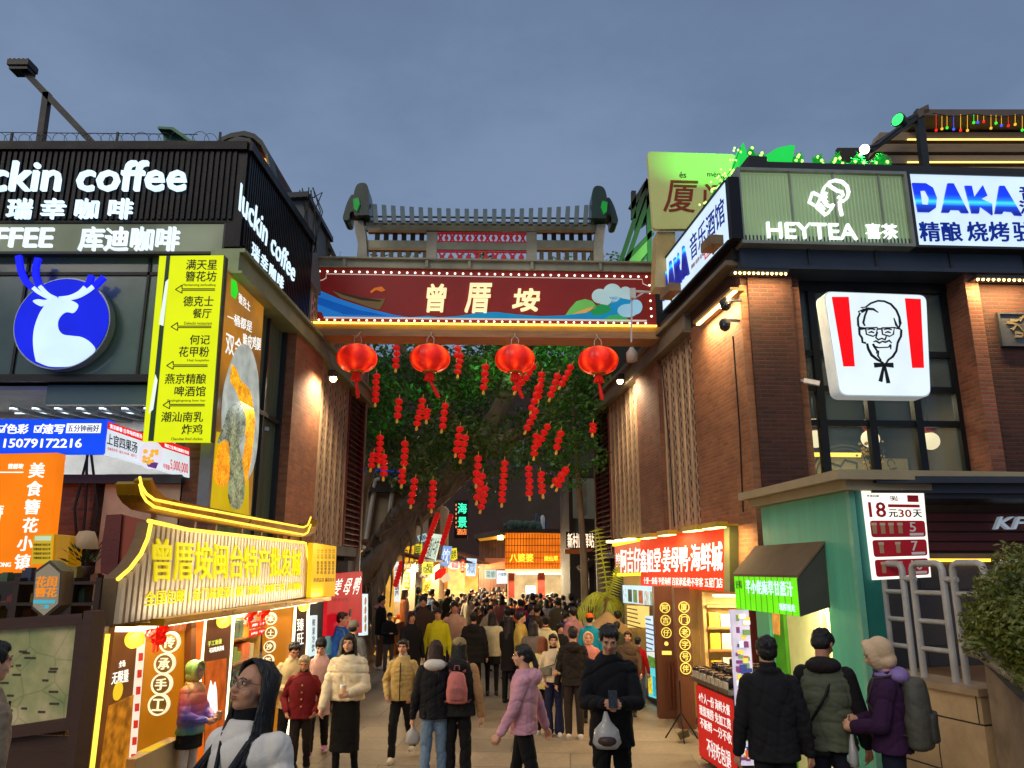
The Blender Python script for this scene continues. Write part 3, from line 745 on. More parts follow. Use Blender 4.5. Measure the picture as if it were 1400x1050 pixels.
# --- yellow box, hexagonal plaque, shelf, map board
YF=Frame((0,8.6),0)
t=thing("yellow_box_sign","small yellow notice box standing behind the six-sided plaque","sign",YF.at(*YF.px(60,770)))
m=MB();m.prism(YF,YF.quad([(46,732),(72,730),(70,770),(42,772)]),-.02,0);m.build("face",glow("notice_yellow",(206,170,40),.75),t)
m=MB();m.prism(YF,YF.quad([(72,730),(94,733),(90,775),(70,770)]),-.3,-.03);m.build("panel",mat("notice_gold",(170,122,20),.5,emit=(200,140,10),est=.3),t)
m=MB();m.box(YF,*YF.rect(48,733,70,739),0,.006);m.build("white_label",glow("label_pale",(190,214,180),.8),t)
mm=MB()
for k in range(4):text(YF,"代收快递 寄存行李",YF.rect(46,743+k*6,69,746.5+k*6),None,o=0,d=.005,mb=mm)
mm.build("lettering",INK,t)
HF=Frame((0,7.4),4)
t=thing("hexagonal_plaque","six-sided metal-framed shop plaque with orange lettering above the map board","sign",HF.at(*HF.px(62,845)))
H=HF.quad([(68,766),(85,781),(82,828),(60,846),(43,832),(48,780)])
m=MB();m.prism(HF,H,-.22,0);m.build("frame",mat("plaque_bronze",(96,84,72),.35,.6),t)
cxh=sum(p[0]for p in H)/6;czh=sum(p[1]for p in H)/6
m=MB();m.prism(HF,[(cxh+(a-cxh)*.86,czh+(z-czh)*.88)for a,z in H],0,.012);m.build("face",glow("plaque_face",(150,138,116),.55),t)
text(HF,"花闺",HF.rect(51,788,79,802),glow("plaque_orange",(222,130,30),.9),t,.012,.012,.03);text(HF,"簪花",HF.rect(50,803,79,816),_m["plaque_orange"],t,.012,.012,.03)
text(HF,"簪花旅拍体验馆",HF.rect(47,820,76,825),glow("plaque_cyan",(60,170,190),.8),t,.012,.01,.03);text(HF,"二楼",HF.rect(56,827,68,832),_m["plaque_cyan"],t,.012,.01,.03)
t=thing("goods_shelf","dark shelf with boxes and bottles behind the plaque","shelf",YF.at(-6,1.6))
SHF=Frame((0,8.3),0)
m=MB()
for v in(795,824,852):z=SHF.px(20,v)[1];m.box(SHF,-7.5,SHF.px(135,v)[0],z-.03,z,-.4,0)
for u in(-40,22,97,134):a=SHF.px(u,800)[0];m.box(SHF,a-.03,a+.03,.2,SHF.px(20,790)[1],-.4,-.002)
m.build("frame",mat("shelf_brown",(62,46,36),.6),t)
for k in range(16):
 u=-38+k*10.5;v=(795,824,852)[k%3];a,z=SHF.px(u,v);w=rnd.uniform(.06,.11);h=rnd.uniform(.08,.17)
 cc=[(120,70,40),(60,70,90),(150,130,60),(90,110,80),(140,60,60)][k%5]
 mb=MB();mb.box(SHF,a-w/2,a+w/2,z,z+h*.8,-.25,-.12)
 mb.box(SHF,a-w/3,a+w/3,z+h*.8,z+h,-.23,-.14)
 tag(mb.build("packet",mat("packet%d"%(k%5),cc,.5)),"small dim packet on the dark shelf by the plaque","packet","packets on the dark shelf")
t=thing("table_lamp","pale round lamp shade glowing dimly above the dark shelf","lamp",YF.at(*YF.px(105,770)))
m=MB();c=YF.at(*YF.px(104,737),-.2);m.lathe(c,[(.08,-.1),(.13,-.1),(.12,0),(.08,.09),(.02,.1)],14);m.build("lamp_shade",mat("lamp_shade",(170,140,110),.6,emit=(220,180,130),est=.12),t)
m=MB();m.tube([c+Vector((0,0,-.1)),c+Vector((0,0,-.42))],.015,6);m.build("stem",BLACK,t)
t=thing("pot_plant","small leafy plant beside the dim lamp above the shelf","plant",YF.at(*YF.px(112,790)))
m=MB();c=YF.at(*YF.px(112,775),-.1);m.lathe(c,[(.05,-.1),(.08,.0),(.075,.01)],12);m.build("pot",mat("pot_brown",(80,56,44),.6),t)
m=MB()
for k in range(60):
 a=rnd.uniform(0,6.28);l=rnd.uniform(.12,.3);d=Vector((math.cos(a),math.sin(a),rnd.uniform(.2,1.5))).normalized();p=c+d*l;s_=Vector((-d.y,d.x,.2))*.022
 m.add([p-d*.05,p+s_,p+d*.06,p-s_],[(0,1,2,3)])
m.build("leaves",mat("plant_green",(64,84,40),.5),t)
# map board
MF=Frame((0,6.2),-6)
t=thing("map_board","large wooden notice board with a faded yellow-green area map","notice board",MF.at(-4,.4))
P=MF.quad([(-120,869),(112,853),(98,980),(-120,1012)])
m=MB();m.prism(MF,P,-.05,.0)
def map_mat():
 m_,t_,b,N,L=nodes_of("map_print")
 g=N("TexCoord");n1=N("TexNoise");n1 .inputs['Scale'].default_value=3.4;n1 .inputs['Detail'].default_value=7;L(g.outputs['Object'],n1 .inputs['Vector'])
 r_=N("ValToRGB");e=r_.color_ramp.elements;e[0].position,e[1].position=.3,.72;e[0].color=lin((150,164,104))+(1,);e[1].color=lin((240,226,176))+(1,)
 x=e.new(.46);x.color=lin((190,186,124))+(1,);x=e.new(.58);x.color=lin((226,206,150))+(1,)
 L(n1 .outputs['Fac'],r_.inputs[0])
 v=N("TexVoronoi");v.feature='DISTANCE_TO_EDGE';v.inputs['Scale'].default_value=4;L(g.outputs['Object'],v.inputs['Vector'])
 mr=N("MapRange");mr.inputs['From Max'].default_value=.03;mr.inputs['To Min'].default_value=.72;L(v.outputs['Distance'],mr.inputs['Value'])
 vm=N("VectorMath");vm.operation='SCALE';L(r_.outputs[0],vm.inputs[0]);L(mr.outputs[0],vm.inputs['Scale']);L(vm.outputs[0],b.inputs['Base Color']);b.inputs['Roughness'].default_value=.15;b.inputs['Coat Weight'].default_value=.5
 return m_
m.build("map",map_mat(),t)
WOODD=mat("dark_wood",(76,50,38),.55,vs=2,stretch=(1,1,8))
m=MB()
pts=MF.quad([(-125,862),(117,846),(102,988),(-125,1020)])
for i in range(4):
 a,b=pts[i],pts[(i+1)%4];m.bar(MF.at(*a,.02),MF.at(*b,.02),.055,.09)
m.build("frame",WOODD,t)
m=MB();g_=gz(6.2)
for u in(118,):
 a=MF.px(u,860)[0];m.box(MF,a-.0,a+.08,g_,MF.px(u,835)[1],-.12,.06)
m.box(MF,MF.px(-120,1000)[0],MF.px(100,1000)[0],g_,MF.px(0,1005)[1],-.06,-.02)
m.build("post",WOODD,t)
mm=MB()
for k in range(26):
 u,v=rnd.uniform(-20,92),rnd.uniform(875,975);a,z=MF.px(u,v);w=rnd.uniform(.02,.05)
 mm.box(MF,a-w,a+w,z-.008,z+.008,0,.004)
mm.build("map_marks",mat("map_ink",(84,70,52),.6,var=0,bump=0),t)
# ================================================================ gift shop under the gold eave
GOLD=mat("gold_trim",(196,146,32),.3,.85,var=.2)
GOLD_LIT=glow("gold_edge_light",(255,214,70),1.6)
SLAT=mat("pale_slat",(206,184,150),.6,vs=2,var=.12)
LSz=lambda u,v,o=0:LS.px(u,v,o)[1]
s_a,s_b=LS.px(157,852)[0],LS.px(423,800)[0]
t=thing("gift_shop","bright orange gift shop front under a slatted signboard with gold eave","shop",LS.at(s_a,gz(LS.at(s_a,0).y)))
SHOP=t
g0=-.1
zs=LS.px(155,857)[1]
board=LS.quad([(206,713),(260,725),(418,743),(421,760),(425,816),(155,856),(161,791),(178,776),(192,757),(201,736)],.12)
bz=min(p[1]for p in board);
m=MB();m.prism(LS,board,-.02,.12);m.build("signboard",mat("signboard_back",(120,96,66),.7),t)
# slats cut to the board outline
def inside_span(poly,a):
 zsn=[]
 for i in range(len(poly)):
  (a0,z0),(a1,z1)=poly[i],poly[(i+1)%len(poly)]
  if(a0-a)*(a1-a)<0:zsn.append(z0+(z1-z0)*(a-a0)/(a1-a0))
 return(min(zsn),max(zsn))if len(zsn)>=2 else None
m=MB();a_lo,a_hi=min(p[0]for p in board),max(p[0]for p in board);n=58
for k in range(n):
 a=a_lo+(k+.5)*(a_hi-a_lo)/n;sp_=inside_span(board,a)
 if sp_:m.box(LS,a-.042,a+.026,sp_[0]+.02,sp_[1]-.02,.12,.165)
m.build("slats",SLAT,t)
m=MB()
top=board[0:3]
for pts,o in((LS.quad([(207,712),(260,724),(340,733),(418,742)],.2),.2),):
 m.tube([LS.at(a,z,.17)for a,z in pts],.022,6)
m.tube([LS.at(*LS.px(u,v,.17),.17)for u,v in((207,712),(202,736),(193,757),(178,777),(161,792))],.02,6)
m.tube([LS.at(*LS.px(u,v,.17),.17)for u,v in((418,742),(420,760),(423,775),(427,784))],.02,6)
m.build("edge_light",GOLD_LIT,t)
m=MB()
def eave(dv,o0,o1,th):
 pts=[(190,655),(193,668),(199,678),(210,687),(240,694),(300,705),(360,716),(415,726),(421,724),(425,712)]
 q=LS.quad([(u,v+dv)for u,v in pts],.3);m.stroke(LS,q,[.05,.08]+[th]*7+[.05],o0,o1)
eave(0,.26,.42,.10);eave(5,.08,.34,.07);m.build("eave",GOLD,t)
m=MB()
for dv in(-4,6):m.tube([LS.at(*LS.px(u,v+dv,.43),.43)for u,v in((191,656),(194,669),(200,679),(211,687),(240,693),(300,704),(360,715),(415,725),(421,722),(425,711))],.014,6)
m.build("eave_light",GOLD_LIT,t)
m=MB()
for u in(208,262,291,327,354,376,394,410):
 a,z0=LS.px(u,705+(u-208)*.14);m.box(LS,a-.025,a+.025,z0-.3,z0+.12,.0,.05)
m.build("eave_post",mat("eave_post_brown",(104,62,30),.5),t)
# red-brown boat-shaped end facing the street
EF=Frame((LS.at(s_a,0).x,LS.at(LS.px(206,713)[0],0).y+.1),0)
ef=EF.quad([(147,704),(166,703),(206,713),(199,738),(186,765),(162,790),(140,783),(141,750)],0)
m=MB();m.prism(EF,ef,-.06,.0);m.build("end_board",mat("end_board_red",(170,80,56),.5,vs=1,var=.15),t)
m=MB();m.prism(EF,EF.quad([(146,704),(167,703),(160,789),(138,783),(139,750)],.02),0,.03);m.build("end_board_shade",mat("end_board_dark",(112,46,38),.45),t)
GLT=glow("yellow_letters",(226,206,16),.8,.1)
text(LS,"曾厝垵闽台特产批发城",LS.quad([(213,736),(413,752),(412,787),(212,795)],.2),GLT,t,.17,.08,.04,name="main_lettering")
text(LS,"全国包邮 | 金门高粱酒 | 厦门馅饼 | 海鲜干货 | 凤梨酥",LS.quad([(200,808),(412,796),(412,807),(199,832)],.18),GLT,t,.17,.03,.03,name="small_lettering")
m=MB();m.box(LS,s_a+.02,s_b,zs-.05,zs+.0,.0,.16);m.build("light_strip",glow("shop_tube",(255,240,196),3.2),t)
m=MB();m.box(LS,s_a,s_b,zs,zs+.03,-.1,.19);m.build("board_trim",GOLD,t)
# front below the board: everything on the shop line
gF=lambda a:gz(LS.at(a,0).y)
def panel(pts,m_,nm,o0,o1):mb=MB();mb.prism(LS,LS.quad(pts,o1),o0,o1);return mb.build(nm,m_,t)
ORW=glow("orange_lit_wall",(206,126,16),.5,.22,.9)  # wall glows: the shop's lamplight put into its colour
BRN=mat("brown_post",(104,58,26),.5,var=.2,emit=(150,80,20),est=.12)
m=MB();m.box(LS,s_a-.55,s_a-.02,-.1,zs+.1,-.35,-.04);m.build("end_post",mat("dim_gold_post",(96,66,22),.4,.3),t)
m=MB();a=LS.px(147,870)[0];m.tube([LS.at(a,zs-.06,.0),LS.at(a,0,.0)],.022,6);m.build("tube_light",GOLD_LIT,t)
panel([(157,858),(190,852),(172,1090),(128,1120)],glow("poster_brown",(104,60,26),.75,.3,2),"poster",-.06,-.01)
panel([(150,965),(183,950),(172,1090),(128,1120)],glow("poster_food_ground",(178,110,24),.75,.6,9),"poster_picture",-.01,.002)
WHL=glow("poster_white",(245,240,225),1.1)
text(LS,"全场",LS.quad([(163,904),(171,902),(171,911),(162,913)],0),WHL,t,.0,.01,.03);text(LS,"无限量",LS.quad([(154,920),(176,915),(175,932),(152,936)],0),WHL,t,.0,.01,.04)
for u,v in((179,874),(302,849),(412,829)):c=LS.px(u,v,.06);P=LS.at(*c,.1);mb=MB();mb.disc(Frame((P.x,P.y),0),0,c[1],.085,-.04,.04,24);mb.build("round_lamp",glow("round_lamp_yellow",(255,214,60),1.1),t)
mb=MB();c=LS.px(162,945,.01);mb.disc(LS,*c,.085,.0,.01,20);mb.build("emblem",glow("emblem_yellow",(226,190,40),.9),t)
panel([(191,852),(201,850),(182,1085),(171,1090)],glow("strip_white",(240,222,200),.9,.1),"white_strip",-.05,.0)
mb=MB()
for k in range(9):
 v=870+k*23;u=197-(v-852)*.075;mb.prism(LS,LS.quad([(u-3,v),(u+2.5,v-.5),(u+2,v+10),(u-3.5,v+11)],.01),.0,.006)
mb.build("red_mark",glow("strip_red",(206,50,30),.8),t)
panel([(201,850),(278,837),(272,1060),(182,1085)],ORW,"orange_wall",-.12,-.05)
panel([(365,826),(402,820),(402,1000),(364,1010)],ORW,"orange_wall",-.12,-.05)
panel([(262,841),(268,840),(268,1060),(258,1062)],BRN,"post",-.1,.03)
panel([(268,840),(279,838),(279,1060),(268,1060)],glow("orange_strip",(220,100,20),.75),"post",-.1,.0)
panel([(236,849),(256,846),(254,862),(234,865)],glow("framed_picture",(186,96,50),.8,.5,14),"framed_picture",-.05,-.01)
RG=glow("round_sign_white",(250,236,190),.85);RC=mat("round_sign_ground",(122,86,22),.5,emit=(150,110,20),est=.1)
def rounds(chars,cen,r_):
 for ch,(u,v)in zip(chars,cen):
  c0=LS.px(u,v,.1);P=LS.at(*c0,.1);DF=Frame((P.x,P.y),0);c=(0,c0[1]);mb=MB();mb.ring(DF,*c,r_*.86,r_*1.04,-.02,.036,28);ring_=mb.build("round_sign",RG,t)
  mb=MB();mb.disc(DF,*c,r_*.86,-.02,.026,24);mb.build("ground",RC,ring_)
  text(DF,ch,(c[0]-r_*.55,c[0]+r_*.55,c[1]-r_*.55,c[1]+r_*.55),RG,ring_,.026,.02,.045)
rounds("传承手工",[(233,878),(226,907),(222,935),(218,963)],.105)
rounds("本土沙茶",[(371,846),(371,865),(369,884),(367,903)],.082)
panel([(279,838),(317,831),(309,1050),(279,1060)],glow("poster_brown2",(92,50,26),.7,.25,2),"poster",-.06,.0)
panel([(281,905),(310,900),(306,1045),(281,1055)],glow("poster_red_ground",(190,86,24),.7,.4,6),"poster_picture",.0,.008)
text(LS,"手工现做",LS.quad([(284,877),(303,873),(303,880),(284,884)],0),glow("poster_green",(206,216,90),1),t,.0,.01,.03);text(LS,"可以吃的美味",LS.quad([(286,886),(306,882),(306,889),(286,893)],0),WHL,t,.0,.01,.03)
mb=MB();q=LS.quad([(284,975),(283,955),(286,940),(288,930),(291,940),(294,932),(296,945),(297,975)],.01);mb.prism(LS,q,.008,.016);mb.build("bottle_picture",WHL,t)
panel([(405,819),(419,817),(419,1000),(405,1000)],glow("poster_dark",(60,40,34),.7,.3),"poster",-.06,.0)
text(LS,["臻","旺"],LS.quad([(406,846),(415,845),(415,880),(406,882)],0),WHL,t,.0,.01,.04,vertical=True)
mb=MB()
for u in(279,318,402,420):a=LS.px(u,860)[0];mb.box(LS,a-.015,a+.015,gF(a),zs-.05,-.02,.02)
mb.build("tube_light",glow("door_tube",(255,236,190),2.2),t)
# recess with shelves of boxed goods
a0,a1=LS.px(319,870)[0],LS.px(365,870)[0]
mb=MB();mb.box(LS,a0-.3,a1+.6,-.1,zs-.02,-.38,-.34);mb.box(LS,a0-.3,a0,-.1,zs-.02,-.34,-.13);mb.box(LS,a1+.05,a1+.1,-.1,zs-.02,-.34,-.13);mb.box(LS,a0,a1,zs-.1,zs-.02,-.34,-.1);mb.build("recess",mat("recess_yellow",(196,156,80),.7),t)
mb=MB()
for k in range(6):
 z=zs-.42-k*.33;mb.box(LS,a0+.02,a1,z-.02,z,-.34,-.12)
mb.build("shelf_board",mat("shelf_board",(176,122,62),.5),t)
mb=MB();mb.box(LS,a0+.1,a1,zs-.135,zs-.11,-.3,-.2);mb.build("ceiling_lamp",glow("recess_lamp",(255,240,200),5),t)
k=0
for row in range(6):
 z=zs-.42-row*.33
 for i in range(7):
  a=a0+.12+i*(a1-a0-.2)/7;w=(a1-a0)/7*.8;h=rnd.uniform(.13,.26)
  cc=[(196,186,150),(90,130,110),(220,180,60),(180,200,205),(120,150,60),(206,110,60)][(row*3+i//2)%6]
  mb=MB();mb.box(LS,a,a+w,z,z+h,-.30,-.16);mb.box(LS,a+w*.12,a+w*.88,z+h*.3,z+h*.75,-.16,-.157)
  tag(mb.build("gift_box",mat("gift_box%d"%((row*3+i//2)%6),cc,.45),None),"boxed snack stacked on the gift shop's lit shelves","gift box","boxed snacks on the gift shop shelves")
  # glass counter by the shelves
mb=MB();a2=LS.px(322,900)[0];mb.box(LS,a2,a1+.2,0,.95,-.5,.02);ct=mb.build("counter",mat("counter_green",(96,92,44),.4,emit=(150,140,40),est=.15),t)
mb=MB();mb.box(LS,a2,a1+.2,.95,1.45,-.45,.0);mb.build("counter_glass",glass("case_glass",(220,230,220),.14),t)
# pale counter at the near end
mb=MB();aa,ab=LS.px(172,1040)[0],LS.px(236,1020)[0];mb.box(LS,aa,ab,0,gF(aa)+.62,-.05,.10);mb.build("counter",mat("pale_counter",(196,170,122),.45,var=.1),t)
mb=MB();mb.box(LS,aa+.3,aa+.7,gF(aa)+.62,gF(aa)+.625,-.02,.08);mb.build("counter_label",glow("label_yellow",(230,190,30),.6),t)
RB=mat("red_ribbon",(206,26,14),.5,emit=(230,30,10),est=.4)
def rosette(u,v,lab,r_=.16):
 c=LS.at(*LS.px(u,v,.15),.15);mb=MB()
 for k in range(46):
  d=Vector((rnd.gauss(0,1),rnd.gauss(0,1),rnd.gauss(0,1))).normalized();p=c+d*r_*rnd.uniform(.5,1);x=d.orthogonal().normalized()*.05;y=d.cross(x)*.9
  mb.add([c+d*.02,p+x,p+d*.03,p-x],[(0,1,2,3)]);mb.add([p-y,p+x*.7,p+y,p-x*.7],[(0,1,2,3)])
 for q in(-1,1):mb.tube([c,c+Vector((0,.04*q,-.1)),c+Vector((0,.05*q,-.18))],[.02,.016,.01],5)
 tag(mb.build("ribbon_rosette",RB),lab,"rosette","red ribbon rosettes on the gift shop")
rosette(215,867,"red ribbon rosette over the topmost round sign of the orange wall",.11);rosette(341,838,"red ribbon rosette above the red square tiles, nearer of the pair",.10);rosette(358,835,"red ribbon rosette above the red square tiles, farther of the pair",.10)
tt=thing("dried_meat_sign","four red square tiles with white characters hung before the shelves","sign",LS.at(*LS.px(352,860),.1))
mb=MB()
q4=LS.rect(343,848,363,870,.1);w2,h2=(q4[1]-q4[0])/2,(q4[3]-q4[2])/2
for i in(0,1):
 for j in(0,1):mb.box(LS,q4[0]+i*w2+.01,q4[0]+(i+1)*w2-.01,q4[2]+j*h2+.01,q4[2]+(j+1)*h2-.01,.07,.1)
mb.build("tile",glow("tile_red",(206,44,22),.9),tt)
mb=MB()
for ch,i,j in(("原",0,1),("汁",1,1),("肉",0,0),("干",1,0)):text(LS,ch,(q4[0]+i*w2+.04,q4[0]+(i+1)*w2-.04,q4[2]+j*h2+.04,q4[2]+(j+1)*h2-.04),None,o=.1,d=.01,bold=.03,mb=mb)
mb.build("lettering",WHL,tt)
def lamp_area(name,loc,direction,energy,color,sx,sy,parent):
 l=bpy.data.lights.new(name,'AREA');l.energy,l.color,l.shape,l.size,l.size_y=energy,color,'RECTANGLE',sx,sy
 o=bpy.data.objects.new(name,l);COL.objects.link(o);o.parent=parent;o.matrix_parent_inverse=Matrix.Translation(-Vector(parent.location))
 o.location=loc;o.rotation_euler=Vector(direction).to_track_quat('-Z','Y').to_euler();return o
def strip_dir(F,d):
 z=-Vector(d).normalized();x=F.t;y=z.cross(x).normalized()
 return Matrix((x,y,z)).transposed().to_euler()
lo=lamp_area("strip_light",LS.at((s_a+s_b)/2,zs-.08,.1),(0,0,-1),90,(1,.80,.48),s_b-s_a,.1,t)
lo.rotation_euler=strip_dir(LS,LS.n*.6-Z*.8)
lo=lamp_area("eave_lamp",LS.at((s_a+s_b)/2+.3,LS.px(310,726,.4)[1],.55),(0,0,-1),28,(1,.92,.76),s_b-s_a-1,.05,t);lo.rotation_euler=strip_dir(LS,LS.n*-.45-Z*.9)
mb=MB();mb.box(LS,s_a+.1,s_b-.1,zs+.03,zs+.07,.3,.44);mb.box(LS,s_a+.1,s_b-.1,zs+.0,zs+.03,.19,.44);mb.build("added_lamp_trough",GOLD,t)  # trough added to hide the lamp that brightens the slats
lo=lamp_area("wash_light",LS.at((s_a+s_b)/2,zs+.09,.38),(0,0,1),28,(1,.9,.72),s_b-s_a-.3,.06,t);lo.rotation_euler=strip_dir(LS,LS.n*-.35+Z*.9)
# yellow hanging sheet and red banner beyond the shop
t=thing("yellow_price_sign","yellow lit sheet of columns of small lettering beside the slatted signboard","shop sign",LS.at(*LS.px(442,816)))
P=LS.quad([(428,742),(460,747),(458,815),(425,817)],.3);mb=MB();mb.prism(LS,P,.22,.3);mb.build("panel",glow("sheet_yellow",(240,180,14),.75,.08),t)
mb=MB()
for k in range(5):
 u=433+k*5.2
 text(LS,list("批发零售"),LS.quad([(u,767),(u+3.6,767),(u+3.2,785),(u-.4,785)],.3),None,o=.3,d=.008,bold=.02,vertical=True,mb=mb)
 text(LS,list("特产直销"),LS.quad([(u+.6,751),(u+4,751),(u+3.6,764),(u+.2,764)],.3),None,o=.3,d=.006,vertical=True,mb=mb)
text(LS,"免费品尝 满意再买",LS.quad([(429,790),(457,790),(457,795),(428,796)],.3),None,o=.3,d=.008,bold=.02,mb=mb)
mb.build("lettering",mat("brown_ink",(120,66,8),.6,var=0,bump=0),t)
# next shop: teal edge, white boards and a slatted wall
t=thing("snack_shop","narrow lit shop bay with slatted dark wall past the yellow sheet","shop",LS.at(LS.px(440,880)[0],0))
a0,a1=LS.px(424,860)[0],LS.px(449,850)[0];zt=LS.px(440,818)[1]
mb=MB();mb.box(LS,a0,a1+2.6,0,zt+.5,-1.2,-.9);mb.build("wall",mat("bay_wall",(96,70,50),.7),t)
mb=MB();mb.box(LS,a0,a1,zt-.02,zt+.06,-.3,.1);mb.build("trim",mat("teal_trim",(30,120,106),.5,emit=(20,130,110),est=.3),t)
mb=MB()
for k in range(26):mb.box(LS,a0+.8,a1-.02,.1+k*.07,.14+k*.07,-.5,-.45)
mb.build("slats",mat("dark_slats",(90,84,80),.5),t)
mb=MB();mb.prism(LS,LS.quad([(425,842),(434,841),(433,895),(424,898)],.0),-.06,0);mb.build("light_box",glow("bay_lightbox",(206,226,226),1.0),t)
mb=MB();text(LS,list("鲜果冷饮"),LS.quad([(427,846),(431,846),(430,890),(426,892)],0),None,o=0,d=.008,bold=.03,vertical=True,mb=mb);mb.build("lettering",mat("teal_ink",(30,90,100),.6,var=0,bump=0),t)
mb=MB();mb.box(LS,a0+.1,a1,zt-.1,zt-.06,-.8,-.3);mb.build("ceiling_lamp",glow("bay_lamp",(255,226,180),4),t)
t=thing("red_banner","deep red lit banner with white cursive lettering and a small portrait","banner",LS.at(*LS.px(470,850)))
P=LS.quad([(449,785),(495,781),(495,865),(446,870)],.25);mb=MB();mb.prism(LS,P,.18,.25);mb.build("panel",glow("banner_red",(190,14,32),.7,.12),t)
text(LS,"姜 母 鸭",LS.quad([(456,792),(492,788),(492,812),(456,814)],.25),WHL,t,.25,.012,.02,italic=.2)
text(LS,"中华老字号",LS.quad([(450,818),(476,817),(476,822),(450,823)],.25),glow("banner_dark_red",(120,10,24),.7),t,.25,.008,.02)
mb=MB();c=LS.px(478,842,.25);mb.disc(LS,c[0],c[1],.10,.25,.258,20,1.25);mb.prism(LS,[(c[0]-.24,c[1]-.42),(c[0]+.24,c[1]-.42),(c[0]+.16,c[1]-.16),(c[0]-.16,c[1]-.16)],.25,.256);mb.build("portrait_picture",glow("portrait_tan",(160,112,80),.7),t)
mb=MB();mb.disc(LS,c[0],c[1]+.06,.105,.258,.266,18,.8);mb.build("portrait_hair",mat("black_ink",(20,20,24)),t)
t=thing("menu_light_column","slim white lit menu column of round dish pictures past the red banner","menu sign",LS.at(*LS.px(500,860)))
mb=MB();mb.prism(LS,LS.quad([(496,812),(503,812),(503,868),(496,869)],.25),.15,.25);mb.build("panel",glow("column_white",(206,226,230),1.0),t)
mb=MB()
for k in range(4):c=LS.px(499.5,822+12*k,.25);mb.disc(LS,*c,.09,.25,.258,14)
mb.build("dish_picture",glow("dish_mix",(170,110,50),.8,.5,12),t)
# ================================================================ gateway
t=thing("gateway","tall gateway beam with a maroon lit banner, wave pictures and a slatted tile roof","gateway",GF.at(*GF.px(655,460)))
GATE=t
MAROON=mat("maroon_panel",(122,30,24),.45,vs=.8,var=.18,emit=(120,26,18),est=.32)
STEELB=mat("gate_steel",(158,156,132),.5,.2,vs=1.2,var=.3)
P=GF.quad([(414,366),(894,374),(898,446),(411,441)]);
m=MB();m.prism(GF,P,-.4,0);m.build("banner",MAROON,t)
def gz_top(u,dv=0):return 366+(u-414)*8/480+dv
def gz_bot(u,dv=0):return 441+(u-411)*5/487+dv
m=MB();m.prism(GF,GF.quad([(404,gz_top(404,-12)),(903,gz_top(903,-12)),(903,gz_top(903,-1)),(404,gz_top(404,-1))]),-.45,.06);
m.prism(GF,GF.quad([(404,gz_top(404,-13)),(903,gz_top(903,-13)),(903,gz_top(903,-11)),(404,gz_top(404,-11))]),-.5,.14)
for u in(470,582,725,818,640):m.prism(GF,GF.quad([(u,gz_top(u,-11)),(u+4,gz_top(u,-11)),(u+4,gz_top(u,-1)),(u,gz_top(u,-1))]),.06,.12)
m.build("steel_beam",STEELB,t)
TIMB=mat("timber_soffit",(176,134,88),.6,vs=2,var=.25,stretch=(1,6,6))
m=MB();m.prism(GF,GF.quad([(404,gz_bot(404,2)),(903,gz_bot(903,2)),(903,gz_bot(903,9)),(404,gz_bot(404,9))]),-.5,.05);m.build("yellow_lit_beam",mat("yellow_lit_beam",(200,150,60),.5,.2,var=.2),t)  # yellow of the light strip put into the beam's colour
m=MB();m.prism(GF,GF.quad([(404,gz_bot(404,10)),(903,gz_bot(903,10)),(903,gz_bot(903,19)),(404,gz_bot(404,19))]),-.5,.10);m.build("timber_beam",TIMB,t)
m=MB();m.prism(GF,GF.quad([(416,gz_bot(416,.3)),(897,gz_bot(897,.3)),(897,gz_bot(897,1.9)),(416,gz_bot(416,1.9))]),.02,.10);m.build("light_strip",glow("gate_strip",(255,206,84),3.0),t)
for u in(480,590,704,818):
 pass
 # bulbs round the banner
mb=MB();mb.ball((0,0,0),.024,n=8,m=5);b0=mb.build("bulb",glow("banner_bulb",(255,232,214),2.2),t)
bm=b0 .data;bpy.data.objects.remove(b0)
def bulb(u,v):
 o=bpy.data.objects.new("bulb",bm);COL.objects.link(o);o.parent=t;o.matrix_parent_inverse=Matrix.Translation(-Vector(t.location));o.location=GF.at(*GF.px(u,v,.01),.01)
for k in range(43):u=426+k*10.9;bulb(u,gz_top(u,4.5));bulb(u-1,gz_bot(u,-4))
for k in range(5):bulb(424-k*.6,383+k*10.6);bulb(888+k*.7,390+k*10.6)
# thin inner frame with notched corners
def line(pts,w,m_,nm,o=.002):mb=MB();mb.stroke(GF,GF.quad(pts,o),w,0,.012);return mb.build(nm,m_,t)
PALE=glow("pale_frame_line",(206,190,178),.75)
mb=MB()
mb.stroke(GF,GF.quad([(434,394),(434,384),(441,383),(446,380),(446,374.5),(878,382),(879,388),(886,391)]),.014,0,.012);mb.stroke(GF,GF.quad([(443,434.5),(884,439)]),.035,.02,.03)
mb.build("frame_line",PALE,t)
def art(pts,c,nm,k,st=.55):mb=MB();mb.prism(GF,GF.quad(pts),.001,.006+.004*k);return mb.build(nm,glow("art_%d_%d_%d"%c,c,st,.12,1.5),t)
def arc(cx_,cy_,rx,ry,a0,a1,n=14):return[(cx_+rx*math.cos(R(a0+(a1-a0)*i/n)),cy_-ry*math.sin(R(a0+(a1-a0)*i/n)))for i in range(n+1)]
art([(434.5,396),(446,401),(462,408),(486,416),(512,424),(536,430),(560,434),(443,434),(440,427),(434.5,426)],(40,128,214),"wave",1)
art([(434.5,406),(456,413),(490,424),(530,432),(470,430),(434.5,416)],(24,96,190),"wave_shade",2)
art([(455,398),(470,402),(495,408),(520,409),(527,408),(524,415),(519,423),(508,421),(485,413),(466,407)],(112,92,60),"boat",3)
art([(455,398),(470,404),(495,411),(519,413),(527,408),(522,411),(495,407),(470,401)],(60,48,36),"boat_rim",4)
art([(506,399),(512,394),(522,392),(527,397),(522,399),(514,396.5),(508,401)],(214,112,40),"oar",3)
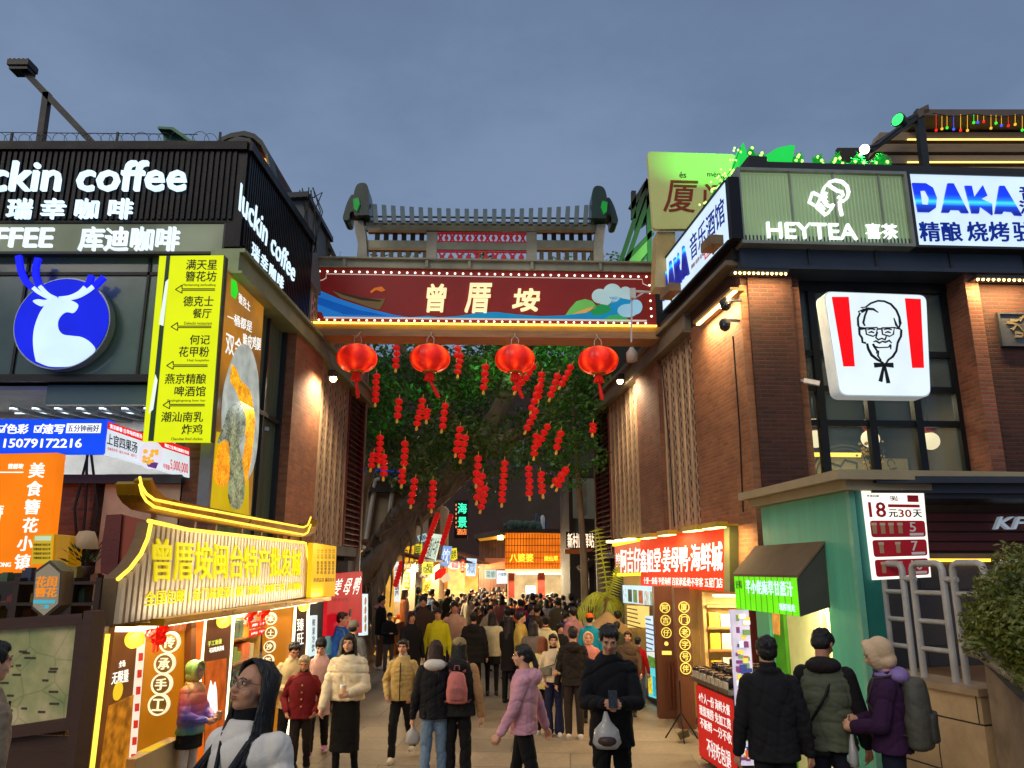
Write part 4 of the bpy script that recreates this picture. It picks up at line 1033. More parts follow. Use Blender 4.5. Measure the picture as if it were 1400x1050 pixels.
art([(560,434),(585,432),(600,434),(625,432.5),(642,430),(660,427),(680,427),(705,430),(740,432.5),(770,431.5),(800,428),(822,423),(834,417),(836,410),(832,406),(842,405),(850,408),(860,410),(867,408),(864,420),(850,432),(845,438),(600,436)],(30,142,196),"wave",2)
art([(773,431),(779,422),(788,412),(800,409),(810,412),(816,420),(800,428),(785,430.5)],(112,190,92),"hill",1)
art([(782,430),(796,424),(812,419),(816,421),(800,428)],(226,170,92),"hill_edge",3)
art([(806,426),(812,419),(822,416),(832,418),(836,424),(826,430),(812,432)],(42,150,84),"hill",3)
art([(822,440),(832,432),(844,430),(858,436),(862,441)],(60,170,100),"hill",4)
for i,(cx_,cy_,rx,ry)in enumerate(((820,405,11,10),(837,401,13,13),(855,403,10,11),(827,410,9,8),(858,425,14,9),(869,420,9,10))):
 art(arc(cx_,cy_,rx,ry,0,350,20),(176,204,206),"cloud",1+i%2,.6+.02*i)if i<4 else art(arc(cx_,cy_,rx,ry,0,350,20),(150,196,218),"cloud",5,.62)
CAL=glow("cream_letters",(240,226,172),.95,.05)
for ch,u0,v0,u1,v1 in(("曾",584,390,609,427),("厝",638,389,670,428),("垵",702,396,737,426)):text(GF,ch,GF.rect(u0,v0,u1,v1),CAL,t,.01,.07,.055,italic=.12)
# open work above the beam
PALEB=mat("pale_timber",(176,168,146),.6,vs=2,var=.25)
def gbox(mb,u0,v0,u1,v1,o0,o1):mb.box(GF,*GF.rect(u0,v0,u1,v1),o0,o1)
m=MB()
for u in(583,720):gbox(m,u,317,u+14,gz_top(u,-13),-.2,.0)
for q in([(484,303),(497,303),(500,318),(502,340),(502,356),(488,356),(490,335),(486,318)],[(816,308),(828,308),(826,322),(824,340),(826,361),(812,361),(811,338),(813,322)]):m.prism(GF,GF.quad(q),-.25,.05)
m.build("post",PALEB,t)
m=MB();gbox(m,500,305,816,315,-.15,-.02);m.build("roof_rail",STEELB,t)
m=MB()
for u0,u1 in((502,583),(734,812)):gbox(m,u0,328,u1,338,-.14,-.02)
gbox(m,597,331,720,341,-.14,-.02);m.build("rail",STEELB,t)
m=MB()
for u0,u1 in((503,583),(734,812)):gbox(m,u0,314.5,u1,317.5,-.12,.0);gbox(m,u0,338.5,u1,342,-.12,.0)
m.build("warm_rail",TIMB,t)
m=MB()
for u0 in(512,742):
 for k in range(6):gbox(m,u0+k*12.2,318,u0+6.5+k*12.2,328,-.1,-.04)
m.build("square_lattice",BLACK,t)
m=MB()
for u0 in(508,738):
 for k in range(7):gbox(m,u0+k*11.6,342,u0+5.5+k*11.6,359,-.12,-.03)
m.build("slat_row",mat("olive_slat",(112,96,66),.6),t)
FRET=mat("red_fret",(206,54,66),.5,var=.15,emit=(200,40,50),est=.12)
for v0,v1,pit in((317,330.5,7.7),(342,359,11.2)):
 m=MB();gbox(m,597,v0,720,v0+1.6,-.1,-.03);gbox(m,597,v1-1.6,720,v1,-.1,-.03);n=int(123/pit)
 for k in range(n):
  u=598+(k+.5)*121/n;vm=(v0+v1)/2;w=pit*.36;h=(v1-v0)*.36
  a,z=GF.px(u,vm);wa=GF.px(u+w,vm)[0]-a;hz=GF.px(u,vm-h)[1]-z
  if k%2:m.prism(GF,[(a-wa,z),(a,z+hz),(a+wa,z),(a,z-hz)],-.09,-.04);gbox(m,u-.8,v0,u+.8,v1,-.09,-.045)
  else:
   for q in(-1,1):m.stroke(GF,[(a-wa,z+q*hz),(a+wa,z-q*hz)],.035,-.09,-.04)
   m.ring(GF,a,z,wa*.5,wa*.8,-.09,-.04,10)
 m.build("fret_panel",FRET,t)
TILE=mat("dark_green_tile",(38,58,46),.35,vs=2,var=.25,spec=.6)
m=MB()
n=24
for k in range(n):
 u=514+k*(800-514)/(n-1);f=abs(k/(n-1)-.5)*2;vt=287-6*f*f+(u-660)*.004;lean=(u-657)*.012
 vb=306+(u-514)*.008;p=[GF.at(*GF.px(u+lean*f_,vb+(vt-vb)*f_,o_),o_)for f_,o_ in((0,.5),(.35,.35),(.75,.1),(1,-.15))]
 for i in range(3):m.bar(p[i],p[i+1],.095,.05)
for v in(296,302.5):m.tube([GF.at(*GF.px(505,v,.2),.2),GF.at(*GF.px(660,v+1.5,.2),.2),GF.at(*GF.px(812,v+3,.2),.2)],.022,6)
m.build("tile_roof",TILE,t)
for sx_,(u,v)in((-1,(492,283)),(1,(822,287))):
 m=MB()
 q=[(u-sx_*a,v+b)for a,b in((-5,18),(-6,-6),(-3,-20),(2,-25),(10,-25),(14,-18),(15,0),(15,18))]
 m.prism(GF,GF.quad(MB.curve(q,3)),-.3,.25)
 q=[(u+sx_*a,v+b)for a,b in((4,-12),(10,-14),(16,-4),(20,8),(22,19),(14,20),(12,10),(5,8))]
 m.prism(GF,GF.quad(MB.curve(q,3)),-.4,.1);m.build("roof_horn",TILE,t)
 m=MB();m.prism(GF,GF.quad([(u+sx_*-1,v-4),(u+sx_*6,v-2),(u+sx_*5,v+10),(u+sx_*1,v+14),(u-sx_*3,v+4)]),.25,.30);m.build("leaf_ornament",mat("green_ornament",(30,150,60),.4,emit=(20,170,50),est=.25 if sx_<0 else.06),t)
 # small camera arm on the right of the banner
t2=thing("camera_arm","pale pipe arm with a small camera hanging before the banner's right end","camera",GF.at(*GF.px(862,400,.5),.5))
m=MB();A=lambda u,v:GF.at(*GF.px(u,v,.5),.5);m.bar(A(864,398),A(902,400),.04);m.bar(A(864,410),A(880,400),.03);m.bar(A(864,398),A(863,468),.03);m.build("pipe",WHITEP,t2)
m=MB();m.lathe(A(864,484),[(.05,-.17),(.11,-.15),(.12,.02),(.06,.1),(.04,.14)],12);m.build("camera_body",mat("off_white_plastic",(176,170,158),.4),t2)
m=MB();gb=GF.rect(861,396,868,409,.5);m.box(GF,*gb,.5,.6);m.build("box",WHITEP,t2)
# ---------------------------------------------------------------- four lanterns
def lantern_mat():
 m_,t_,b,N,L=nodes_of("lantern_silk");b.inputs['Base Color'].default_value=lin((200,24,10))+(1,);b.inputs['Roughness'].default_value=.4
 g=N("TexCoord");sp=N("SeparateXYZ");L(g.outputs['Object'],sp.inputs[0])
 at=N("Math");at.operation='ARCTAN2';L(sp.outputs['Y'],at.inputs[0]);L(sp.outputs['X'],at.inputs[1])
 mu=N("Math");mu.operation='MULTIPLY';L(at.outputs[0],mu.inputs[0]);mu.inputs[1].default_value=7
 sn=N("Math");sn.operation='SINE';L(mu.outputs[0],sn.inputs[0])
 nz_=N("TexNoise");nz_.inputs['Scale'].default_value=3.5;L(g.outputs['Object'],nz_.inputs['Vector'])
 ad=N("Math");ad.operation='MULTIPLY_ADD';L(sn.outputs[0],ad.inputs[0]);ad.inputs[1].default_value=.16;L(nz_.outputs['Fac'],ad.inputs[2])
 r_=N("ValToRGB");e=r_.color_ramp.elements;e[0].position,e[1].position=.32,.78;e[0].color=lin((150,12,6))+(1,);e[1].color=lin((255,84,20))+(1,);x=e.new(.55);x.color=lin((222,34,12))+(1,)
 L(ad.outputs[0],r_.inputs[0]);L(r_.outputs[0],b.inputs['Emission Color']);b.inputs['Emission Strength'].default_value=.85
 return m_
LM=lantern_mat();CAPG=mat("lantern_gold",(196,140,60),.35,.7);TASS=mat("tassel_red",(196,22,12),.6,emit=(190,20,10),est=.25)
def lantern(u,v,lab,swing):
 c=GF.at(*GF.px(u,v,.35),.35);t=thing("red_lantern",lab,"lantern",c,"round red lanterns under the gateway beam")
 def put(mb,nm,m_):
  o=mb.build(nm,m_);o.parent=t;return o
 mb=MB();k=14;prof=[(.40*math.sin(math.pi*(i/12*.84+.08))**.8,-.285*math.cos(math.pi*(i/12*.84+.08)))for i in range(13)]
 vs=[];n=84
 for r_,z_ in prof:vs+=[Vector((r_*(1+.035*abs(math.sin(7*a)))*math.cos(a),r_*(1+.035*abs(math.sin(7*a)))*math.sin(a),z_))for a in(2*math.pi*q/n for q in range(n))]
 mb.add(vs,[(i*n+q,i*n+(q+1)%n,(i+1)*n+(q+1)%n,(i+1)*n+q)for i in range(12)for q in range(n)],True);put(mb,"shade",LM)
 mb=MB();mb.lathe((0,0,.27),[(.13,-.02),(.13,.02),(.10,.03)],16);put(mb,"cap",CAPG)
 mb=MB();mb.lathe((0,0,-.285),[(.11,-.02),(.15,-.01),(.16,.02),(.15,.03)],16);put(mb,"base_ring",CAPG)
 mb=MB();top=GF.at(*GF.px(u,gz_bot(u,12),.1),.1)-c
 for q in(-1,1):mb.tube([Vector((.07*q,0,.3)),Vector((.07*q,0,.42)),Vector((0,0,.5)),Vector((0,top.y,max(.52,top.z)))],.012,6)
 put(mb,"hanger",mat("hanger_wire",(190,180,170),.4,.6))
 mb=MB();
 for q in range(10):a=2*math.pi*q/10;mb.tube([(.05*math.cos(a),.05*math.sin(a),-.3),(.09*math.cos(a),.09*math.sin(a),-.46)],[.02,.026],5)
 e=Vector((swing,0,-.82));s_=Vector((0,0,-.44));mb.tube([s_,s_*.7+e*.3,e*.8+s_*.2,e],[.02,.03,.045,.03],7);put(mb,"tassel",TASS)
lantern(488,490,"round red lantern hanging before the beige screen at the glass building's end",.06);lantern(588,490,"red lantern second from the left, tassel swung to the right",.20)
lantern(704,491,"red lantern third from the left, its gold base ring glowing",.16);lantern(818,493,"rightmost red lantern under the beam, next to the right louvre",.06)
# ================================================================ banyan tree
t=thing("banyan_tree","large leaning banyan with a dark dense crown full of red lantern strings","tree",at_y(505,890,24.5))
BARK=mat("banyan_bark",(160,142,114),.85,vs=2.5,var=.4,bump=.8,bs=9,stretch=(1,1,.35))
m=MB()
def limb(px,rs,Y0,Y1,n=10,wob=.06):
 pts=[];rr=[];k=len(px)-1
 for i in range(k*5+1):
  f=i/5;j=min(int(f),k-1);g=f-j
  u=px[j][0]*(1-g)+px[j+1][0]*g;v=px[j][1]*(1-g)+px[j+1][1]*g;Y=Y0+(Y1-Y0)*f/k
  p=at_y(u,v,Y);r_=(rs[j]*(1-g)+rs[j+1]*g)
  pts.append(p+Vector((rnd.uniform(-1,1),rnd.uniform(-1,1),rnd.uniform(-1,1)))*wob*r_);rr.append(r_*rnd.uniform(.92,1.08))
 m.tube(pts,rr,n);return pts
main=limb([(470,905),(478,850),(494,800),(520,760),(556,708),(592,676),(634,640),(664,596),(690,545),(700,490),(702,440)],[.95,.68,.58,.54,.5,.46,.42,.34,.25,.18,.11],24.5,24.5,14)
limb([(466,880),(484,800),(512,768),(548,730),(584,690)],[.4,.34,.32,.25,.1],24.0,24.2)
limb([(520,880),(512,815),(532,765),(560,720)],[.22,.2,.22,.1],24.0,24.1)
limb([(480,790),(488,720),(497,670),(512,630),(505,560)],[.22,.2,.17,.13,.08],24.4,23.6)
limb([(655,620),(690,600),(730,585),(770,545),(800,500)],[.3,.24,.2,.14,.08],24.5,24.0)
limb([(632,642),(628,590),(600,540),(560,490),(530,450)],[.28,.2,.16,.12,.07],24.5,24)
limb([(585,685),(566,650),(545,610),(520,560)],[.2,.15,.12,.07],24.5,25)
limb([(690,560),(710,520),(730,480),(760,450)],[.16,.12,.09,.05],24.5,24)
for k in range(60):
 f=rnd.uniform(.05,.62);i=int(f*(len(main)-8));pts=[]
 for q in range(6):
  p=main[min(i+q,len(main)-1)];a=rnd.uniform(-.5,.5)+k;pts.append(p+Vector((math.cos(a+q*.5)*.46,-abs(math.sin(a))*.44-.12,math.sin(a+q*.5)*.42)))
 m.tube(pts,[.05,.06,.05,.05,.04,.02],5)
for u,v0,v1 in((516,785,860),(524,770,842),(500,800,880),(534,757,830),(550,735,800),(508,800,885),(560,722,770),(575,705,745)):m.tube([at_y(u,v0,23.9),at_y(u+2,(v0+v1)/2,23.8),at_y(u-1,v1,23.8)],[.05,.035,.02],5)
m.build("trunk",BARK,t)
def leaf_mass(clumps,per,size,seed,squash=.75):
 g=np.random.default_rng(seed);V=[];
 for(c,r_)in clumps:
  n=int(per*r_*r_*r_**.2)
  d=g.normal(size=(n,3));d/=np.linalg.norm(d,axis=1)[:,None];rad=r_*g.uniform(.25,1.0,n)**.6
  p=np.array(c)+d*rad[:,None]*np.array([1,1,squash])
  nn=g.normal(size=(n,3))*.8+d+np.array([0,0,.5]);nn/=np.linalg.norm(nn,axis=1)[:,None]
  x=np.cross(nn,g.normal(size=(n,3)));x/=np.linalg.norm(x,axis=1)[:,None];y=np.cross(nn,x)
  s_=size*g.uniform(.6,1.35,n)[:,None]
  V.append(np.stack([p-x*s_,p+y*s_*.45+nn*s_*.1,p+x*s_,p-y*s_*.45+nn*s_*.1],1).reshape(-1,3))
 V=np.concatenate(V);n=len(V)//4;me=bpy.data.meshes.new("crown")
 me.vertices.add(len(V));me.vertices.foreach_set("co",V.ravel());me.loops.add(4*n);me.loops.foreach_set("vertex_index",np.arange(4*n));me.polygons.add(n);me.polygons.foreach_set("loop_start",np.arange(0,4*n,4));me.polygons.foreach_set("loop_total",np.full(n,4));me.update();me.validate()
 return me
def leaf_mat(name,c1,c2,vs=.9):
 m_,t_,b,N,L=nodes_of(name);g=N("TexCoord");n1=N("TexNoise");n1 .inputs['Scale'].default_value=vs;n1 .inputs['Detail'].default_value=8;n1 .inputs['Roughness'].default_value=.8;L(g.outputs['Object'],n1 .inputs['Vector'])
 r_=N("ValToRGB");e=r_.color_ramp.elements;e[0].position,e[1].position=.3,.7;e[0].color=lin(c1)+(1,);e[1].color=lin(c2)+(1,);L(n1 .outputs['Fac'],r_.inputs[0]);L(r_.outputs[0],b.inputs['Base Color'])
 b.inputs['Roughness'].default_value=.45;b.inputs['Subsurface Weight'].default_value=0;tr=N("BsdfTranslucent");L(r_.outputs[0],tr.inputs[0]);ms=N("MixShader");ms.inputs[0].default_value=.25;L(b.outputs[0],ms.inputs[1]);L(tr.outputs[0],ms.inputs[2]);L(ms.outputs[0],t_.nodes["Material Output"].inputs[0]);return m_
cl=[]
low=lambda u:float(np.interp(u,[470,500,540,575,610,640,670,700,740,770,800,830],[600,655,668,672,640,640,690,672,690,650,625,600]))
for k in range(330):
 u=rnd.uniform(440,860);vb=low(u);v=rnd.uniform(392,vb);Y=rnd.uniform(21.5,29)
 r_=rnd.uniform(.5,1.15);p=at_y(u,v-r_*20,Y);cl.append((tuple(p),r_))
me=leaf_mass(cl,190,.10,3);me.materials.append(leaf_mat("banyan_leaf",(44,74,24),(112,152,54)));link("crown",me,t)
# bright bushy tree at the right, under the green floodlight
t=thing("bushy_tree","bright green bushy tree by the brick building's louvre, lit from above","tree",at_y(800,900,22.5))
m=MB();m.tube([at_y(802,905,22.5),at_y(798,760,22.5),at_y(790,640,22.5),at_y(782,540,22.5)],[.12,.10,.08,.05],9);m.build("trunk",BARK,t)
cl=[(tuple(at_y(u+rnd.uniform(-6,6),v+rnd.uniform(-6,6),rnd.uniform(20.6,21.8))),rnd.uniform(.35,.62))for u,v in((770,540),(790,520),(806,530),(762,565),(785,560),(800,575),(775,590),(792,605),(806,600),(768,620),(785,635),(782,652),(800,640),(760,520),(792,495),(806,480),(778,475),(755,590),(812,560),(815,620),(748,550))]
me=leaf_mass(cl,420,.075,5,.9);me.materials.append(leaf_mat("bright_leaf",(58,120,40),(104,176,70)));link("crown",me,t)
# strings of little red lanterns
def bead_mesh(L_,n=None):
 mb=MB();n=n or max(3,round(L_/.17))
 for k in range(n):mb.lathe((rnd.uniform(-.015,.015),rnd.uniform(-.015,.015),-(k+.5)*L_/n),[(.03,-.45*L_/n),(.085,-.3*L_/n),(.105,0),(.085,.3*L_/n),(.03,.45*L_/n)],9)
 return mb
BEAD=mat("red_bead",(206,26,20),.4,var=.15,vs=9,bump=0,emit=(214,24,18),est=.42)
TIP=mat("gold_tip",(214,160,70),.5,emit=(220,160,60),est=.3)
strings=[(543,464,541,504),(515,510,513,551),(546,544,543,573),(578,544,570,583),(584,558,583,574),(609,550,604,587),(626,464,625,490),(630,482,626,512),(520,594,518,634),(525,620,524,652),(511,618,507,640),(554,602,553,638),(629,582,623,620),(638,594,630,628),(665,497,661,534),(732,498,706,534),(741,508,736,546),(736,526,726,562),(734,558,719,589),(764,510,752,544),(782,498,766,528),(751,580,734,611),(734,592,730,624),(767,588,761,616),(811,578,810,592),(568,653,562,690),(592,656,590,696),(551,640,549,662),(654,622,651,662),(660,646,652,685),(665,664,657,697),(690,629,686,688),(723,636,724,679),(739,644,742,676),(776,638,757,662),(772,643,762,667),(713,505,704,535)]
for i,(u0,v0,u1,v1)in enumerate(strings):
 Y=20.6-(i%5)*.25;a,b=at_y(u0,v0,Y),at_y(u1,v1,Y);d=b-a
 t=thing("lantern_string","string of small red lanterns with a pale tip, hanging among the dark leaves","lantern string",a,"strings of small red lanterns in the tree")
 q=(-Z).rotation_difference(d)
 mb=bead_mesh(d.length);o=mb.build("bead_string",BEAD);o.parent=t;o.rotation_euler=q.to_euler()
 mb=MB();mb.lathe((0,0,-d.length-.05),[(.03,-.06),(.04,0),(.02,.05)],7);mb.tube([(0,0,0),(0,0,.1)],.008,4);o=mb.build("tip",TIP);o.parent=t;o.rotation_euler=q.to_euler()
 # ================================================================ the lane beyond the gate
def YF_(Y,ang=0):return Frame((0,Y),ang)
def prismq(F,pts,o0,o1,nm,m_,parent=None):mb=MB();mb.prism(F,F.quad(pts,0),o0,o1);return mb.build(nm,m_,parent)
DBROWN=mat("purple_brown_wall",(58,42,40),.8,vs=.6,var=.35)
WOODP=brick("plank_brown",(112,76,60),(92,60,48),(44,30,26),.18,3.0,.6,.008)
# dark houses closing the lane
F=YF_(54)
t=thing("far_house","dark brown house closing the lane behind the tree","house",F.at(2,0))
mb=MB();mb.box(F,-14,16,0,F.px(720,520)[1],-8,0);mb.build("wall",DBROWN,t)
mb=MB();mb.prism(F,[(-14.5,F.px(720,520)[1]),(16.5,F.px(720,520)[1]),(14,F.px(720,520)[1]+1.6),(-12,F.px(720,520)[1]+1.6)],-7,.6);mb.build("roof",mat("far_roof",(52,50,50),.7),t)
for u in(640,700,745):
 q=F.rect(u,600,u+18,640);mb=MB();edge(mb,F,*q,0,.08,.1);w_=mb.build("window",BLACK,t);mb=MB();mb.box(F,q[0]+.1,q[1]-.1,q[2]+.1,q[3]-.1,.0,.02);mb.build("pane",GREENG,w_)
 # grey house behind the trunk with white down pipes and a blue awning edge
F=YF_(28.5)
t=thing("grey_house","grey-brown house with two white pipes and a blue roof edge behind the banyan trunk","house",F.at(*F.px(520,880)))
mb=MB();q=F.rect(440,668,568,900);mb.box(F,q[0],q[1],0,q[3],-4,0);mb.build("wall",mat("grey_brown_wall",(140,128,108),.8,vs=1,var=.3),t)
mb=MB();q=F.rect(440,655,556,674);mb.box(F,*q,-4,.35);mb.build("eave",mat("dark_eave",(46,40,36),.7),t)
mb=MB();mb.box(F,*F.rect(500,640,552,646),-1,.2);mb.build("roof_edge",mat("blue_edge",(30,66,190),.5,emit=(30,70,220),est=.25),t)
mb=MB();mb.box(F,*F.rect(500,646,552,656),-1,.0);mb.build("parapet",mat("parapet_grey",(120,124,126),.7),t)
for u0,u1 in((512,499),(537,527)):
 mb=MB();mb.tube([F.at(*F.px(u0+8,655,.3),.3),F.at(*F.px(u0+2,656,.3),.3),F.at(*F.px(u0,664,.3),.3),F.at(*F.px(u0-1,676,.15),.15),F.at(*F.px(u1,750,.15),.15)],.09,8);mb.build("drain_pipe",mat("pipe_white",(190,186,176),.5),t)
F=YF_(33)
t=thing("striped_hut","beige hut with a lit gable and a striped curtain window above the stalls","hut",F.at(*F.px(556,790)))
mb=MB();mb.box(F,*F.rect(534,688,600,900),-3,0);mb.build("wall",mat("beige_hut",(170,134,92),.7),t)
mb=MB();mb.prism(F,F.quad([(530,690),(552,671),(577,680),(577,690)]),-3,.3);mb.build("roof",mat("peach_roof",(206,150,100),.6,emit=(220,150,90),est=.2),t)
mb=MB();
for k in range(9):mb.box(F,*F.rect(537+k*2.3,690,538.4+k*2.3,745),.0,.05)
w_=mb.build("window",mat("cream_strip",(196,196,160),.5,emit=(210,210,160),est=.35),t)
mb=MB()
for k in range(60):u,v=rnd.uniform(570,592),rnd.uniform(690,740);a,z=F.px(u,v);mb.bar(F.at(a,z,.05),F.at(a+rnd.uniform(-.2,.2),z-rnd.uniform(.5,1.1),.1),.05,.02)
mb.build("dry_thatch",mat("dry_thatch",(150,116,62),.8),t)
F=YF_(36)
t=thing("beige_tower","narrow beige chimney-like tower with a pale flat cap, left of the neon sign","tower",F.at(*F.px(603,780)))
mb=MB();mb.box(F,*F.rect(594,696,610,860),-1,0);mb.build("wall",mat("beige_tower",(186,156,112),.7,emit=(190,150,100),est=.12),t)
mb=MB();mb.prism(F,F.quad([(590,697),(598,690),(610,693),(612,697)]),-1.2,.2);mb.build("cap",mat("tower_cap",(206,190,160),.7),t)
F=YF_(38)
t=thing("neon_hotel_sign","black vertical sign with green and orange neon characters","neon sign",F.at(*F.px(630,735)))
prismq(F,[(622,684),(640,684),(639,736),(621,736)],-.3,0,"panel",mat("neon_black",(16,18,18),.4),t)
mb=MB()
for s_,v in(("海",688),("景",707)):text(F,s_,F.rect(626,v,638,v+14),None,o=0,d=.05,bold=.05,mb=mb)
mb.build("green_lettering",glow("neon_green",(60,226,170),1.5),t)
mb=MB();text(F,"酒店",F.rect(625,723,638,731),None,o=0,d=.05,bold=.05,mb=mb)
for k in range(6):mb.box(F,*F.rect(623,689+k*6,624.2,692+k*6),0,.05)
mb.build("orange_lettering",glow("neon_orange",(240,130,70),1.4),t)
# stalls along the left side
ST0,ST1=at_y(536,890,26),at_y(668,860,50)
SF=Frame((ST0 .x,ST0 .y),math.degrees(math.atan2(ST1 .y-ST0 .y,ST1 .x-ST0 .x)))
LEN=(Vector((ST1 .x,ST1 .y))-Vector((ST0 .x,ST0 .y))).length
LABS=["market stall nearest the banyan trunk, warm lit boards under a tiled lip","second market stall past the trunk, yellow back wall and a plank counter","third market stall past the trunk, orange lit with a low awning","fourth stall along the left row, crowded with customers","farthest stall of the left row, where the lane bends"]
for i in range(5):
 a0,a1=i*LEN/5,(i+1)*LEN/5-.15
 t=thing("market_stall",LABS[i],"stall",SF.at((a0+a1)/2,0),"lit food stalls down the left of the lane")
 mb=MB();mb.box(SF,a0,a1,0,3.3,-1.6,-1.5);mb.box(SF,a0,a0+.08,0,3.3,-1.5,0);mb.build("back_wall",glow("stall_back%d"%i,[(206,150,60),(226,180,70),(206,130,50),(230,190,110),(220,160,80)][i],1.1,.45,2),t)  # back wall glows: stall lamplight put into the wall itself
 mb=MB();mb.box(SF,a0+.1,a1,0,.95,-.5,.1);mb.box(SF,a0+.06,a1+.04,.95,1.0,-.55,.16);mb.build("counter",[mat("stall_wood",(140,86,44),.6),mat("stall_cream",(190,160,110),.6)][i%2],t)
 mb=MB();mb.prism(Frame((SF.at(a0,0).x,SF.at(a0,0).y),math.degrees(math.atan2(SF.n.y,SF.n.x))),[(-1.6,3.6),(.9,2.95),(.9,3.03),(-1.6,3.75)],-(a1-a0),0);mb.build("awning",mat("stall_awning%d"%i,[(120,70,40),(150,60,40),(90,60,44),(160,96,40),(110,64,44)][i],.6),t)
 mb=MB();mb.box(SF,a0+.3,a1-.3,2.78,2.84,-.3,-.2);mb.build("lamp_tube",glow("stall_tube",(255,226,160),7),t)
 for k in range(3):
  mb=MB();a=a0+.5+k*(a1-a0)/3;mb.lathe(SF.at(a,1.0,-.2),[(.16,0),(.2,.12),(.2,.16),(.03,.2)],10);tag(mb.build("food_tray",mat("tray%d"%(k%3),[(206,150,60),(150,60,40),(190,190,180)][k%3],.4)),"small food tray on a lit stall counter","food tray","food trays on the stall counters")
 lo=lamp_area("stall_light",SF.at((a0+a1)/2,2.75,-.1),SF.n*.5-Z,520,(1,.78,.44),2.5,.3,t);lo.rotation_euler=strip_dir(SF,SF.n*.8-Z*.8)
def asign(pts,Y,c,st,s_,tc_,lab,q=None,vert=False,cat="shop sign",bold=.03,nm="hanging_sign"):
 F=YF_(Y);P=F.quad(pts);cx_,cz_=sum(p[0]for p in P)/len(P),sum(p[1]for p in P)/len(P)
 t=thing(nm,lab,cat,F.at(cx_,min(p[1]for p in P)))
 mb=MB();mb.prism(F,P,-.12,0);mb.build("panel",glow("sg_%d_%d_%d"%c,c,st,.15),t)
 if s_:
  Q=F.quad(q)if q else[(cx_+(a-cx_)*.8,cz_+(z-cz_)*.72)for a,z in P[:4]]
  mm_=glow("sl_%d_%d_%d"%tc_,tc_,1.0)if sum(tc_)>380 else mat("si_%d_%d_%d"%tc_,tc_,.6,var=0,bump=0)
  text(F,list(s_)if vert else s_,Q,mm_,t,.0,.03,bold,vertical=vert)
 return t
asign([(589,729),(604,731),(595,768),(580,767)],28,(206,220,196),.95,"潮汕牛肉",(90,110,90),"pale green tilted lit board high over the stalls, beside a lantern chain",bold=.0)
asign([(606,746),(618,747),(613,775),(601,773)],30,(130,160,214),.9,"饮",(230,236,240),"blue tilted lit board next to the pale green one")
asign([(615,750),(624,749),(625,764),(616,768)],32,(232,214,50),1.0,"烧烤",(40,40,20),"small yellow lit board with black characters below the neon sign")
asign([(570,733),(582,729),(586,738),(574,742)],27,(170,200,206),.85,"海鲜",(50,70,90),"small grey-blue lit board over the nearest stall")
asign([(552,748),(566,746),(564,767),(550,768)],27,(240,176,40),.95,"串串",(160,60,20),"orange-yellow striped board above the nearest stall")
asign([(567,744),(577,743),(576,766),(566,767)],28.5,(214,200,60),.9,"果",(90,120,40),"lime-yellow board between the striped and the pale green ones")
asign([(550,770),(562,770),(561,779),(550,779)],27,(236,150,30),.9,"炸鸡",(250,240,200),"orange board under the striped one")
asign([(562,771),(572,771),(572,782),(562,783)],28,(128,148,130),.7,"茶",(230,230,220),"dull green-grey square board beside the orange board")
asign([(577,769),(592,768),(592,785),(577,786)],28.5,(206,200,60),.95,"卤",(60,70,40),"yellow-green square board with one large dark character")
asign([(573,783),(584,783),(584,790),(573,790)],29,(120,80,70),.7,"小吃",(230,210,180),"brown small board with pale characters above the queue")
asign([(594,782),(600,778),(610,777),(609,784),(603,790),(594,794)],30,(220,34,26),1.0,"",(0,0,0),"bright red curved panel in the middle of the left stalls")
asign([(600,790),(613,782),(616,793),(606,797)],31,(232,200,150),.9,"",(0,0,0),"cream pointed panel beside the red curved panel")
asign([(616,768),(628,768),(627,778),(616,778)],33,(214,196,200),.9,"新品",(180,50,60),"pinkish white little board below the yellow and black one")
asign([(630,765),(635,765),(634.5,783),(630,783)],34,(230,44,30),1.0,"沙茶面",(250,226,190),"narrow red vertical board left of the blue-white screen",vert=True)
asign([(638,763),(652,764),(650,788),(637,787)],37,(190,214,232),1.15,"冰饮",(110,130,160),"bright blue-white screen above the crowd")
asign([(539,768),(547,768),(546,823),(539,823)],26,(220,226,220),1.0,"手工糖葫芦",(206,60,50),"tall white lit column with red characters by the trunk",vert=True)
asign([(530,770),(536,769),(536,795),(531,798)],26.4,(236,220,170),1.0,"茗",(60,90,60),"pale narrow panel peeping out behind the trunk")
asign([(663,779),(678,779),(678,792),(663,791)],40,(150,180,186),.8,"菜单",(70,90,100),"dim blue-grey menu board under the plank wall")
asign([(679,780),(694,780),(694,798),(679,798)],38,(206,222,236),1.0,"八宝粥",(60,70,90),"white menu board with dark marks left of the orange tile kiosk",q=[(681,783),(692,783),(692,787),(681,787)])
asign([(580,796),(590,794),(586,812),(578,813)],28,(240,220,70),1.0,"吃",(120,80,20),"yellow upright card on a stall counter above the walkers")
asign([(553,782),(560,782),(560,806),(553,806)],27.5,(236,160,30),1.0,"牛肉丸",(250,236,180),"orange vertical board with three pale characters by the white column",vert=True)
for i,pts in enumerate(([(598,704),(590,725),(581,752),(575,768)],[(616,706),(611,724),(605,742)],[(549,770),(545,785),(541,799)])):
 a=at_y(*pts[0],25.5);tt=thing("lantern_string",["long slanting chain of red beads in front of the pale green board","red bead chain hanging right of the pale green board","short red bead chain before the tall white column"][i],"lantern string",a,"strings of small red lanterns in the tree")
 mb=MB();P=[at_y(u,v,25.5)for u,v in pts];n=[16,9,7][i]
 for k in range(n):
  f=k/(n-1)*(len(P)-1);j=min(int(f),len(P)-2);p=P[j].lerp(P[j+1],f-j);mb.ball(p,.10,.10,.085,9,6)
 mb.build("bead_string",BEAD,tt);mb=MB();mb.tube(P,.01,4);mb.build("cord",BLACK,tt)
